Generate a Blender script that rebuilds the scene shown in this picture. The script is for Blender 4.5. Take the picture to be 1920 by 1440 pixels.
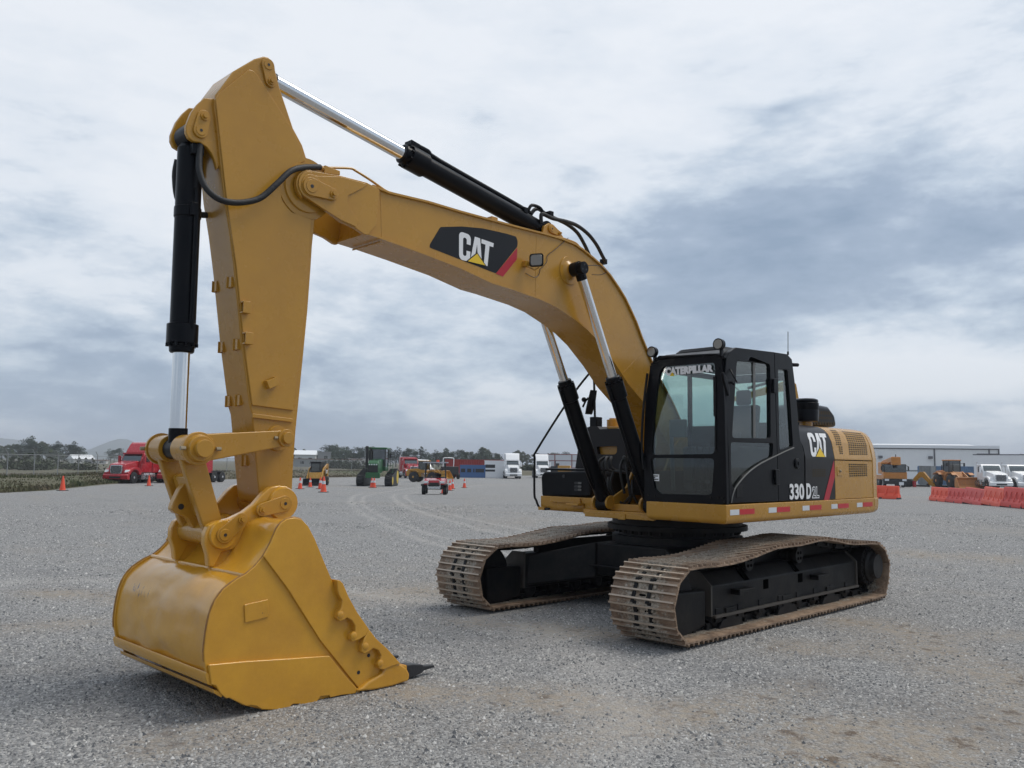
import bpy, bmesh, math, random
from mathutils import Vector, Matrix, noise
random.seed(7)
R = math.radians
for o in list(bpy.data.objects): bpy.data.objects.remove(o)
COL = bpy.context.scene.collection
SC = bpy.context.scene

# ---------------- camera ----------------
CAM = Vector((9.1262, 6.1627, 1.678))
YAW, PITCH, ROLL, FOC = -2.357477, 0.093279, 0.012218, 1603.087
cd = bpy.data.cameras.new('camera'); cam = bpy.data.objects.new('camera', cd); COL.objects.link(cam)
_f = Vector((math.cos(YAW)*math.cos(PITCH), math.sin(YAW)*math.cos(PITCH), math.sin(PITCH)))
_r = Vector((math.sin(YAW), -math.cos(YAW), 0)); _u = _r.cross(_f)
_rr = math.cos(ROLL)*_r + math.sin(ROLL)*_u; _uu = -math.sin(ROLL)*_r + math.cos(ROLL)*_u
_m = Matrix((( _rr.x,_uu.x,-_f.x),(_rr.y,_uu.y,-_f.y),(_rr.z,_uu.z,-_f.z))).to_4x4(); _m.translation = CAM
cam.matrix_world = _m
cd.sensor_width = 36; cd.lens = FOC/1920*36; cd.clip_start = .05; cd.clip_end = 9000
SC.camera = cam

# ---------------- light ----------------
SUN_EL, SUN_AZ = R(60), R(150)      # azimuth of the sun measured from +x towards +y
w = bpy.data.worlds.new('World'); SC.world = w; w.use_nodes = True
nt = w.node_tree; N = nt.nodes; L = nt.links; N.clear()
def nd(t, **k):
    n = N.new(t)
    for a, b in k.items(): setattr(n, a, b)
    return n
def mth(op, a, b=None, c=None, cl=False):
    n = nd('ShaderNodeMath', operation=op, use_clamp=cl)
    for i, v in enumerate((a, b, c)):
        if v is None: continue
        if hasattr(v, 'links'): L.new(v, n.inputs[i])
        else: n.inputs[i].default_value = v
    return n.outputs[0]
def vth(op, a, b=None):
    n = nd('ShaderNodeVectorMath', operation=op)
    for i, v in enumerate((a, b)):
        if v is None: continue
        if hasattr(v, 'links'): L.new(v, n.inputs[i])
        else: n.inputs[i].default_value = v
    return n
bg = nd('ShaderNodeBackground'); out = nd('ShaderNodeOutputWorld'); L.new(bg.outputs[0], out.inputs[0])
bg.inputs[1].default_value = .12
sky = nd('ShaderNodeTexSky', sky_type='NISHITA', sun_disc=False); sky.sun_elevation = SUN_EL; sky.sun_rotation = R(90)-SUN_AZ
tc = nd('ShaderNodeTexCoord'); D = tc.outputs['Generated']
sp = nd('ShaderNodeSeparateXYZ'); L.new(D, sp.inputs[0]); X, Y, Z = sp.outputs
zc = mth('ADD', mth('MAXIMUM', Z, 0.0), .17)
cb = nd('ShaderNodeCombineXYZ'); L.new(mth('DIVIDE', X, zc), cb.inputs[0]); L.new(mth('DIVIDE', Y, zc), cb.inputs[1])
def fbm(scale, detail, rough, off, dist=.3, vec=None):
    a = vth('ADD', vec or cb.outputs[0], off)
    n = nd('ShaderNodeTexNoise'); n.inputs['Scale'].default_value = scale; n.inputs['Detail'].default_value = detail
    n.inputs['Roughness'].default_value = rough; n.inputs['Distortion'].default_value = dist
    L.new(a.outputs[0], n.inputs['Vector']); return n.outputs['Fac']
cb3 = nd('ShaderNodeCombineXYZ'); zp = mth('ADD', mth('MAXIMUM', Z, 0.0), .42)       # puffier, less flattened bank of cloud
L.new(mth('DIVIDE', X, zp), cb3.inputs[0]); L.new(mth('DIVIDE', Y, zp), cb3.inputs[1]); L.new(mth('MULTIPLY', Z, 3.2), cb3.inputs[2])
n1 = fbm(.62, 10, .58, (3.1, 1.7, 0), .2); n2 = fbm(2.6, 12, .62, (8.3, 5.2, 3), .15, cb3.outputs[0]); n3 = fbm(.3, 3, .5, (1.2, 9.4, 7)); n4 = fbm(7.5, 10, .6, (2.3, 7.2, 1), .1, cb3.outputs[0])
# cloud banks: direction (azimuth from view axis in degrees, elevation), size, weight
bias = None
def bank(az, el, sa, se, wt):
    global bias
    a = YAW - R(az); ca = (math.cos(a)*math.cos(R(el)), math.sin(a)*math.cos(R(el)), math.sin(R(el)))
    rt = (math.sin(a), -math.cos(a), 0.0)
    h = vth('DOT_PRODUCT', D, rt).outputs['Value']
    fwd = vth('DOT_PRODUCT', D, ca).outputs['Value']
    e = mth('SUBTRACT', Z, math.sin(R(el)))
    q = mth('ADD', mth('POWER', mth('DIVIDE', h, math.sin(R(sa))), 2), mth('POWER', mth('DIVIDE', e, math.sin(R(se))), 2))
    g = mth('MULTIPLY', mth('EXPONENT', mth('MULTIPLY', q, -1)), wt)
    g = mth('MULTIPLY', g, mth('GREATER_THAN', fwd, 0))
    bias = g if bias is None else mth('ADD', bias, g)
bank(-22, 26, 14, 9, .22)
bank(-10, 15, 14, 5, .20)
bank(2, 26, 12, 7, .20)
bank(22, 28, 14, 5, .26)
bank(14, 13.5, 17, 6, -.34)
bank(-2, 8, 14, 3, -.14)
bank(-7, 4.2, 9, 1.2, .22)
bank(-22, 4, 14, 2.5, -.20)
bank(25, 5.7, 13, 1.9, .62)
bank(27, 3.8, 6, .8, -.25)
bank(19, 7.6, 6, .7, -.15)
bank(24, 2.2, 14, 1.3, -.06)
bank(-16, 9, 14, 1.2, .14)
bank(0, 80, 60, 40, .35)
bank(180, 20, 70, 24, -.45)  # unseen dark bank behind the camera, added to darken the faces turned to it

tex = mth('ADD', mth('MULTIPLY', mth('SUBTRACT', n1, .5), 1.15), mth('MULTIPLY', mth('SUBTRACT', n2, .5), 1.55))
tex = mth('ADD', tex, mth('MULTIPLY', mth('SUBTRACT', n3, .5), .8)); tex = mth('ADD', tex, mth('MULTIPLY', mth('SUBTRACT', n4, .5), .7))
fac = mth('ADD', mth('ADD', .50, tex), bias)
ramp = nd('ShaderNodeValToRGB'); L.new(fac, ramp.inputs[0]); cr = ramp.color_ramp
cr.elements[0].position = .0; cr.elements[0].color = (.225, .295, .395, 1)
cr.elements[1].position = 1.; cr.elements[1].color = (.71, .74, .78, 1)
for p_, c_ in ((.3, (.31, .38, .48)), (.5, (.455, .525, .61)), (.72, (.64, .685, .74)), ):
    e_ = cr.elements.new(p_); e_.color = (*c_, 1)
up = vth('SCALE', ramp.outputs[0]); up.inputs['Scale'].default_value = 10.0
# blue grey air low over the horizon
hz = nd('ShaderNodeMix', data_type='RGBA'); hz.inputs['B'].default_value = (3.2, 4.15, 5.4, 1)
L.new(mth('MULTIPLY', mth('EXPONENT', mth('MULTIPLY', mth('MAXIMUM', Z, 0.0), -22)), .42), hz.inputs['Factor']); L.new(up.outputs[0], hz.inputs['A'])
mx = nd('ShaderNodeMix', data_type='RGBA'); mx.inputs['Factor'].default_value = .08
L.new(hz.outputs['Result'], mx.inputs['A']); L.new(sky.outputs[0], mx.inputs['B'])
L.new(mx.outputs['Result'], bg.inputs[0])
sd = bpy.data.lights.new('sun', 'SUN'); sd.energy = 1.95; sd.angle = R(30); sd.color = (1, .94, .85)
so = bpy.data.objects.new('sun', sd); COL.objects.link(so)
so.rotation_euler = Vector((math.cos(SUN_AZ)*math.cos(SUN_EL), math.sin(SUN_AZ)*math.cos(SUN_EL), math.sin(SUN_EL))).to_track_quat('Z', 'Y').to_euler()
SC.view_settings.view_transform = 'Standard'; SC.view_settings.look = 'None'; SC.view_settings.exposure = .08; SC.view_settings.gamma = 1
SC.render.engine = 'CYCLES'; SC.cycles.use_denoising = True; SC.cycles.max_bounces = 8; SC.cycles.transparent_max_bounces = 12

# ---------------- materials ----------------
MATS = {}
def mat(name, col, rough=.5, metal=0., var=0., vscale=3., bump=0., bscale=60., dirt=None, dirtamt=0., dscale=2.5, spec=.5, coat=0., chips=None):
    """procedural paint / metal / rubber: colour variation, dirt stains and fine bump in object space"""
    if name in MATS: return MATS[name]
    m = bpy.data.materials.new(name); m.use_nodes = True; t = m.node_tree; b = t.nodes['Principled BSDF']
    b.inputs['Roughness'].default_value = rough; b.inputs['Metallic'].default_value = metal
    b.inputs['Specular IOR Level'].default_value = spec; b.inputs['Coat Weight'].default_value = coat; b.inputs['Coat Roughness'].default_value = .15
    tcn = t.nodes.new('ShaderNodeTexCoord'); co = tcn.outputs['Object']
    def noi(s, d=4, r=.6):
        n = t.nodes.new('ShaderNodeTexNoise'); n.inputs['Scale'].default_value = s; n.inputs['Detail'].default_value = d
        n.inputs['Roughness'].default_value = r; t.links.new(co, n.inputs['Vector']); return n.outputs['Fac']
    c = col
    mixn = t.nodes.new('ShaderNodeMix'); mixn.data_type = 'RGBA'
    mixn.inputs['A'].default_value = (*[x*(1-var) for x in c], 1); mixn.inputs['B'].default_value = (*[min(1, x*(1+var)) for x in c], 1)
    t.links.new(noi(vscale, 5), mixn.inputs['Factor']); cur = mixn.outputs['Result']
    if dirt:
        rp = t.nodes.new('ShaderNodeValToRGB'); t.links.new(noi(dscale, 8, .7), rp.inputs[0])
        rp.color_ramp.elements[0].position = .5-.25*dirtamt; rp.color_ramp.elements[1].position = .78-.2*dirtamt
        m2 = t.nodes.new('ShaderNodeMix'); m2.data_type = 'RGBA'; m2.inputs['B'].default_value = (*dirt, 1)
        mm = t.nodes.new('ShaderNodeMath'); mm.operation = 'MULTIPLY'; mm.inputs[1].default_value = min(1, dirtamt)
        t.links.new(rp.outputs[0], mm.inputs[0]); t.links.new(mm.outputs[0], m2.inputs['Factor']); t.links.new(cur, m2.inputs['A']); cur = m2.outputs['Result']
    if chips:                       # small scratches and flakes down to dull steel
        cc, thr, cs = chips; rp = t.nodes.new('ShaderNodeValToRGB'); mpn = t.nodes.new('ShaderNodeMapping'); mpn.inputs['Scale'].default_value = (1, 1, .45); t.links.new(co, mpn.inputs['Vector'])
        n = t.nodes.new('ShaderNodeTexNoise'); n.inputs['Scale'].default_value = cs; n.inputs['Detail'].default_value = 6; n.inputs['Roughness'].default_value = .75; t.links.new(mpn.outputs[0], n.inputs['Vector']); t.links.new(n.outputs['Fac'], rp.inputs[0])
        rp.color_ramp.elements[0].position = thr; rp.color_ramp.elements[1].position = thr+.015
        m2 = t.nodes.new('ShaderNodeMix'); m2.data_type = 'RGBA'; m2.inputs['B'].default_value = (*cc, 1); t.links.new(rp.outputs[0], m2.inputs['Factor']); t.links.new(cur, m2.inputs['A']); cur = m2.outputs['Result']
    t.links.new(cur, b.inputs['Base Color'])
    rm = t.nodes.new('ShaderNodeMapRange'); rm.inputs['To Min'].default_value = max(.02, rough-.07); rm.inputs['To Max'].default_value = min(1, rough+.09)
    t.links.new(noi(vscale*2.7, 4), rm.inputs['Value']); t.links.new(rm.outputs[0], b.inputs['Roughness'])
    if bump:
        bn = t.nodes.new('ShaderNodeBump'); bn.inputs['Strength'].default_value = bump; bn.inputs['Distance'].default_value = .02
        t.links.new(noi(bscale, 3), bn.inputs['Height']); t.links.new(bn.outputs[0], b.inputs['Normal'])
    MATS[name] = m; return m
def glass(name, tint, alpha_mix, rough=.02):
    if name in MATS: return MATS[name]
    m = bpy.data.materials.new(name); m.use_nodes = True; t = m.node_tree; t.nodes.clear()
    o = t.nodes.new('ShaderNodeOutputMaterial'); tr = t.nodes.new('ShaderNodeBsdfTransparent'); gl = t.nodes.new('ShaderNodeBsdfGlossy')
    tr.inputs[0].default_value = (*tint, 1); gl.inputs['Roughness'].default_value = rough; gl.inputs['Color'].default_value = (.9, .95, .95, 1)
    fr = t.nodes.new('ShaderNodeFresnel'); fr.inputs['IOR'].default_value = 1.5; ge = t.nodes.new('ShaderNodeNewGeometry'); bf = t.nodes.new('ShaderNodeMath'); bf.operation = 'SUBTRACT'; bf.inputs[0].default_value = 1; t.links.new(ge.outputs['Backfacing'], bf.inputs[1]); m3 = t.nodes.new('ShaderNodeMath'); m3.operation = 'MULTIPLY'
    mm = t.nodes.new('ShaderNodeMath'); mm.operation = 'MULTIPLY_ADD'; mm.inputs[1].default_value = 1.1; mm.inputs[2].default_value = alpha_mix
    mx = t.nodes.new('ShaderNodeMixShader'); t.links.new(fr.outputs[0], mm.inputs[0]); t.links.new(mm.outputs[0], m3.inputs[0]); t.links.new(bf.outputs[0], m3.inputs[1]); t.links.new(m3.outputs[0], mx.inputs[0])
    t.links.new(tr.outputs[0], mx.inputs[1]); t.links.new(gl.outputs[0], mx.inputs[2]); t.links.new(mx.outputs[0], o.inputs[0])
    MATS[name] = m; return m
YEL = mat('machine_yellow', (.48, .243, .027), .26, var=.09, vscale=1.3, bump=.07, bscale=9, dirt=(.36, .175, .03), dirtamt=.45, dscale=1.7, coat=.2, spec=.45, chips=((.16, .10, .05), .725, 7))
YELD = mat('bucket_yellow', (.64, .322, .028), .2, var=.07, vscale=1.6, bump=.22, bscale=5, dirt=(.42, .19, .025), dirtamt=.5, dscale=2.2, coat=.45, spec=.5, chips=((.12, .075, .04), .69, 6))
BLK = mat('black_paint', (.0045, .005, .007), .3, var=.2, bump=.04, bscale=12, dirt=(.022, .02, .018), dirtamt=.25, spec=.14)
BLKS = mat('satin_black_panel', (.011, .0095, .0105), .38, var=.2, vscale=2, dirt=(.026, .022, .02), dirtamt=.4, spec=.25, dscale=1.4)
BLKF = mat('frame_black', (.007, .0075, .009), .5, var=.3, bump=.1, bscale=20, dirt=(.045, .038, .03), dirtamt=.4, spec=.2, dscale=3)
RUB = mat('rubber', (.011, .011, .012), .6, var=.3, bump=.2, bscale=40)
CHR = mat('chrome', (.78, .78, .78), .1, 1., var=.05)
STEEL = mat('bare_steel', (.30, .25, .17), .55, .4, var=.2)
TRK = mat('worn_track_steel', (.20, .13, .08), .6, .15, var=.5, vscale=7, bump=.9, bscale=28, dirt=(.38, .32, .25), dirtamt=.7, dscale=7)
TRKP = mat('polished_grouser', (.46, .375, .295), .45, .4, var=.3, vscale=9, bump=.3, bscale=30)
TEETH = mat('tooth_black', (.02, .021, .024), .5, bump=.3, bscale=25)
GLS = glass('tinted_glass', (.76, .85, .825), .07)
GLSD = glass('dark_glass', (.58, .67, .65), .05)
WHT = mat('white_vinyl', (.80, .80, .80), .5); LOGY = mat('logo_yellow', (.80, .53, .02), .5); LOGR = mat('logo_red', (.42, .01, .025), .45)
REFR = mat('reflective_red', (.50, .012, .02), .35, var=.1); REFW = mat('reflective_white', (.62, .64, .66), .35, var=.1)
GREYP = mat('grey_plastic', (.13, .13, .125), .6, var=.2); INT = mat('cab_lining', (.028, .03, .03), .8, var=.2)
VOID = mat('opening', (.0015, .0015, .0015), .9, spec=0.)
LENS = mat('lamp_lens', (.24, .22, .19), .1, .3); GRN = mat('decal_grey', (.28, .28, .28), .5)
RAILM = mat('dusty_rail_highlight', (.06, .052, .044), .6, var=.4, vscale=8)  # dusty black, paler than the frame: the rail's highlight line is painted in
EDGE_R = mat('rusty_edge', (.50, .25, .03), .45, var=.2, dirt=(.17, .075, .03), dirtamt=.8, dscale=7)
GRIL = mat('grille_dark', (.05, .033, .012), .8)

def track_mat():
    """rusty shoe plates with dried mud packed along the middle, different on every shoe"""
    m = MATS['worn_track_steel']; t = m.node_tree; b = t.nodes['Principled BSDF']; lk = t.links.new
    def n_(ty, **k):
        n = t.nodes.new(ty)
        for a_, v in k.items(): setattr(n, a_, v)
        return n
    tcn = n_('ShaderNodeTexCoord'); oi = n_('ShaderNodeObjectInfo'); sc_ = n_('ShaderNodeVectorMath', operation='SCALE'); sc_.inputs[0].default_value = (31, 17, 11); lk(oi.outputs['Random'], sc_.inputs['Scale'])
    ad = n_('ShaderNodeVectorMath', operation='ADD'); lk(tcn.outputs['Object'], ad.inputs[0]); lk(sc_.outputs[0], ad.inputs[1])
    def noi(s, d=5, r=.65):
        n = n_('ShaderNodeTexNoise'); n.inputs['Scale'].default_value = s; n.inputs['Detail'].default_value = d; n.inputs['Roughness'].default_value = r; lk(ad.outputs[0], n.inputs['Vector']); return n.outputs['Fac']
    r1 = n_('ShaderNodeValToRGB'); lk(noi(5), r1.inputs[0]); e = r1.color_ramp.elements; e[0].position = .3; e[0].color = (.13, .082, .052, 1); e[1].position = .72; e[1].color = (.40, .28, .19, 1)
    sp_ = n_('ShaderNodeSeparateXYZ'); lk(tcn.outputs['Object'], sp_.inputs[0]); ab = n_('ShaderNodeMath', operation='ABSOLUTE'); lk(sp_.outputs[1], ab.inputs[0])
    mr = n_('ShaderNodeMapRange'); mr.inputs['From Min'].default_value = .12; mr.inputs['From Max'].default_value = .34; mr.inputs['To Min'].default_value = .22; mr.inputs['To Max'].default_value = -.06; lk(ab.outputs[0], mr.inputs['Value'])
    a2 = n_('ShaderNodeMath', operation='ADD'); lk(mr.outputs[0], a2.inputs[0]); lk(noi(13, 7, .7), a2.inputs[1]); r2 = n_('ShaderNodeValToRGB'); lk(a2.outputs[0], r2.inputs[0]); r2.color_ramp.elements[0].position = .56; r2.color_ramp.elements[1].position = .68
    mud = n_('ShaderNodeValToRGB'); lk(noi(40, 3), mud.inputs[0]); e = mud.color_ramp.elements; e[0].position = .35; e[0].color = (.17, .14, .105, 1); e[1].position = .7; e[1].color = (.50, .44, .36, 1)
    mx = n_('ShaderNodeMix', data_type='RGBA'); lk(r2.outputs[0], mx.inputs['Factor']); lk(r1.outputs[0], mx.inputs['A']); lk(mud.outputs[0], mx.inputs['B']); lk(mx.outputs['Result'], b.inputs['Base Color'])
track_mat()
def scuff(m, centre, radii, scale, thr, col):
    """black rub marks inside one region of a painted surface"""
    t = m.node_tree; b = t.nodes['Principled BSDF']; src = b.inputs['Base Color'].links[0].from_socket; lk = t.links.new
    tcn = t.nodes.new('ShaderNodeTexCoord'); mp = t.nodes.new('ShaderNodeMapping'); mp.inputs['Location'].default_value = tuple(-c/r for c, r in zip(centre, radii)); mp.inputs['Scale'].default_value = tuple(1/r for r in radii); lk(tcn.outputs['Object'], mp.inputs['Vector'])
    ln = t.nodes.new('ShaderNodeVectorMath'); ln.operation = 'LENGTH'; lk(mp.outputs[0], ln.inputs[0])
    m2 = t.nodes.new('ShaderNodeMapping'); m2.inputs['Scale'].default_value = (1, 1.6, .55); lk(tcn.outputs['Object'], m2.inputs['Vector'])
    n = t.nodes.new('ShaderNodeTexNoise'); n.inputs['Scale'].default_value = scale; n.inputs['Detail'].default_value = 7; n.inputs['Roughness'].default_value = .75; lk(m2.outputs[0], n.inputs['Vector'])
    a = t.nodes.new('ShaderNodeMath'); a.operation = 'MULTIPLY_ADD'; a.inputs[1].default_value = -.22; lk(ln.outputs['Value'], a.inputs[0]); lk(n.outputs['Fac'], a.inputs[2])
    r = t.nodes.new('ShaderNodeMapRange'); r.inputs['From Min'].default_value = thr; r.inputs['From Max'].default_value = thr+.06; lk(a.outputs[0], r.inputs['Value'])
    mx = t.nodes.new('ShaderNodeMix'); mx.data_type = 'RGBA'; mx.inputs['B'].default_value = (*col, 1); lk(r.outputs[0], mx.inputs['Factor']); lk(src, mx.inputs['A']); lk(mx.outputs['Result'], b.inputs['Base Color'])
scuff(YELD, (6.75, -.50, .70), (.3, .42, .10), 9, .33, (.07, .05, .04)); scuff(YELD, (6.7, -.02, .62), (.25, .06, .11), 11, .36, (.08, .055, .04))

# ---------------- mesh helpers ----------------
class MB:
    def __init__(s): s.b = bmesh.new()
    def poly(s, vs): return s.b.faces.new([s.b.verts.new(v) for v in vs])
    def box(s, x0, x1, y0, y1, z0, z1, M=None):
        P = [Vector((x, y, z)) for x in (x0, x1) for y in (y0, y1) for z in (z0, z1)]
        if M: P = [M @ p for p in P]
        v = [s.b.verts.new(p) for p in P]
        for f in ((0,1,3,2),(4,6,7,5),(0,4,5,1),(2,3,7,6),(0,2,6,4),(1,5,7,3)): s.b.faces.new([v[i] for i in f])
        return s
    def pris(s, A, B):
        """solid between two matching outlines"""
        n = len(A); a = [s.b.verts.new(p) for p in A]; b = [s.b.verts.new(p) for p in B]
        s.b.faces.new(a); s.b.faces.new(b[::-1])
        for i in range(n): s.b.faces.new((a[i], b[i], b[(i+1) % n], a[(i+1) % n]))
        return s
    def py(s, xz, y0, y1):           # outline in x,z extruded along y
        return s.pris([Vector((x, y0, z)) for x, z in xz], [Vector((x, y1, z)) for x, z in xz])
    def px(s, yz, x0, x1): return s.pris([Vector((x0, y, z)) for y, z in yz], [Vector((x1, y, z)) for y, z in yz])
    def pz(s, xy, z0, z1): return s.pris([Vector((x, y, z0)) for x, y in xy], [Vector((x, y, z1)) for x, y in xy])
    def cyl(s, p0, p1, r0, r1=None, n=24, cap=True):
        return s.lathe(p0, p1, [(0, r0), (1, r0 if r1 is None else r1)], n, cap)
    def lathe(s, p0, p1, prof, n=24, cap=True, absolute=False):
        p0 = Vector(p0); p1 = Vector(p1); d = p1-p0; ln = d.length; d.normalize()
        a = d.orthogonal().normalized(); b = d.cross(a); rings = []
        for t, r in prof:
            c = p0 + d*(t if absolute else t*ln)
            rings.append([s.b.verts.new(c + (a*math.cos(2*math.pi*k/n)+b*math.sin(2*math.pi*k/n))*r) for k in range(n)])
        for u, v in zip(rings, rings[1:]):
            for k in range(n): s.b.faces.new((u[k], u[(k+1) % n], v[(k+1) % n], v[k]))
        if cap: s.b.faces.new(rings[0][::-1]); s.b.faces.new(rings[-1])
        return s
    def tube(s, pts, r, n=10, sub=1):
        pts = [Vector(p) for p in pts]
        if sub > 1:
            q = []; P = [pts[0]]+pts+[pts[-1]]
            for i in range(1, len(P)-2):
                for k in range(sub):
                    t = k/sub; a, b, c, d = P[i-1], P[i], P[i+1], P[i+2]
                    q.append(.5*((2*b)+(c-a)*t+(2*a-5*b+4*c-d)*t*t+(3*b-a-3*c+d)*t**3))
            q.append(pts[-1]); pts = q
        up = None; rings = []
        for i, p in enumerate(pts):
            d = (pts[min(i+1, len(pts)-1)]-pts[max(i-1, 0)]).normalized()
            if up is None: up = d.orthogonal().normalized()
            up = (up - d*up.dot(d)).normalized(); b = d.cross(up)
            rings.append([s.b.verts.new(p+(up*math.cos(2*math.pi*k/n)+b*math.sin(2*math.pi*k/n))*(r if not callable(r) else r(i))) for k in range(n)])
        for u, v in zip(rings, rings[1:]):
            for k in range(n): s.b.faces.new((u[k], u[(k+1) % n], v[(k+1) % n], v[k]))
        s.b.faces.new(rings[0][::-1]); s.b.faces.new(rings[-1]); return s
    def sph(s, c, r, sc=(1, 1, 1), n=16):
        bmesh.ops.create_uvsphere(s.b, u_segments=n, v_segments=n//2, radius=r, matrix=Matrix.Translation(c) @ Matrix.Diagonal((*sc, 1))); return s
    def build(s, name, m, parent=None, bevel=0., smooth=True, seg=2, ang=35, loc=None, rz=0.):
        bmesh.ops.recalc_face_normals(s.b, faces=s.b.faces)
        me = bpy.data.meshes.new(name); s.b.to_mesh(me); s.b.free()
        me.materials.append(m)
        if smooth:
            for p in me.polygons: p.use_smooth = True
            me.set_sharp_from_angle(angle=R(ang))
        o = bpy.data.objects.new(name, me); COL.objects.link(o)
        if parent: o.parent = parent
        if loc is not None: o.location = loc
        if rz: o.rotation_euler = (0, 0, rz)
        if bevel:
            bv = o.modifiers.new('bevel', 'BEVEL'); bv.width = bevel; bv.segments = seg; bv.limit_method = 'ANGLE'; bv.angle_limit = R(30); bv.harden_normals = smooth
        return o
def empty(name, loc=(0, 0, 0), rz=0.):
    o = bpy.data.objects.new(name, None); COL.objects.link(o); o.location = loc; o.rotation_euler = (0, 0, rz); o.empty_display_size = .3; return o
def tag(o, label=None, cat=None, group=None, kind=None):
    for k, v in (('label', label), ('category', cat), ('group', group), ('kind', kind)):
        if v: o[k] = v
    return o
def copy_tree(o, parent=None):
    c = o.copy(); COL.objects.link(c); c.parent = parent
    for ch in list(o.children): copy_tree(ch, c)
    return c
def rrect(x0, x1, z0, z1, r, n=4):
    P = []
    for cx, cz, a0 in ((x1-r, z1-r, 0), (x0+r, z1-r, 90), (x0+r, z0+r, 180), (x1-r, z0+r, 270)):
        for k in range(n+1):
            a = R(a0+90*k/n); P.append((cx+r*math.cos(a), cz+r*math.sin(a)))
    return P
def disc(x, z, r, n=20): return [(x+r*math.cos(2*math.pi*k/n), z+r*math.sin(2*math.pi*k/n)) for k in range(n)]
def hull2(x0, z0, r0, x1, z1, r1, n=12):
    """outline of a link: two round ends joined by straight sides"""
    a = math.atan2(z1-z0, x1-x0); d = math.hypot(x1-x0, z1-z0); b = math.acos((r0-r1)/d); P = []
    for k in range(n+1):
        t = a+b+(2*math.pi-2*b)*k/n; P.append((x0+r0*math.cos(t), z0+r0*math.sin(t)))
    for k in range(n+1):
        t = a-b+2*b*k/n; P.append((x1+r1*math.cos(t), z1+r1*math.sin(t)))
    return P
# flat lettering ---------------------------------------------------------------
def text_polys(s, bold=.0):
    cu = bpy.data.curves.new('t', 'FONT'); cu.body = s; cu.offset = bold; cu.resolution_u = 4
    o = bpy.data.objects.new('t', cu); COL.objects.link(o); bpy.context.view_layer.update()
    me = bpy.data.meshes.new_from_object(o.evaluated_get(bpy.context.evaluated_depsgraph_get()))
    V = [v.co.copy() for v in me.vertices]; F = [tuple(p.vertices) for p in me.polygons]
    bpy.data.objects.remove(o); bpy.data.curves.remove(cu); bpy.data.meshes.remove(me)
    x0, x1 = min(v.x for v in V), max(v.x for v in V); y0, y1 = min(v.y for v in V), max(v.y for v in V)
    return [((v.x-x0)/(x1-x0), (v.y-y0)/(y1-y0)) for v in V], F
def contour_polys(cs):
    """fill a set of closed outlines (holes by even-odd)"""
    cu = bpy.data.curves.new('t', 'CURVE'); cu.dimensions = '2D'; cu.fill_mode = 'BOTH'
    for c in cs:
        s = cu.splines.new('POLY'); s.points.add(len(c)-1); s.use_cyclic_u = True
        for i, (x, y) in enumerate(c): s.points[i].co = (x, y, 0, 1)
    o = bpy.data.objects.new('t', cu); COL.objects.link(o); bpy.context.view_layer.update()
    me = bpy.data.meshes.new_from_object(o.evaluated_get(bpy.context.evaluated_depsgraph_get()))
    V = [(v.co.x, v.co.y) for v in me.vertices]; F = [tuple(p.vertices) for p in me.polygons]
    bpy.data.objects.remove(o); bpy.data.curves.remove(cu); bpy.data.meshes.remove(me)
    return V, F
def lay(VF, quad, off, name, m, parent):
    """put unit-square artwork on a surface quad (bottom left, bottom right, top right, top left), raised by off"""
    V, F = VF; q = [Vector(p) for p in quad]; n = (q[1]-q[0]).cross(q[3]-q[0]).normalized()
    me = bpy.data.meshes.new(name)
    P = [((q[0]*(1-a)+q[1]*a)*(1-b)+(q[3]*(1-a)+q[2]*a)*b)+n*off for a, b in V]
    me.from_pydata(P, [], F); me.materials.append(m); o = bpy.data.objects.new(name, me); COL.objects.link(o)
    if parent: o.parent = parent
    return o
def lay_curved(VF, quad, off, name, m_, parent, yf):
    """artwork that follows a side panel whose y depends on z"""
    V, F = VF; q = [Vector(p) for p in quad]; b_ = bmesh.new()
    vs = [b_.verts.new((q[0]*(1-a)+q[1]*a)*(1-b)+(q[3]*(1-a)+q[2]*a)*b) for a, b in V]
    for f in F:
        try: b_.faces.new([vs[i] for i in f])
        except ValueError: pass
    for v in b_.verts: v.co.y = 0
    z0, z1 = min(v.co.z for v in b_.verts), max(v.co.z for v in b_.verts); k = z0+.012
    while k < z1:
        bmesh.ops.bisect_plane(b_, geom=b_.verts[:]+b_.edges[:]+b_.faces[:], plane_co=(0, 0, k), plane_no=(0, 0, 1)); k += .012
    for v in b_.verts: v.co.y = yf(v.co.z)+off
    bmesh.ops.recalc_face_normals(b_, faces=b_.faces)
    me = bpy.data.meshes.new(name); b_.to_mesh(me); b_.free(); me.materials.append(m_); o = bpy.data.objects.new(name, me); COL.objects.link(o); o.parent = parent
    return o
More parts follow.
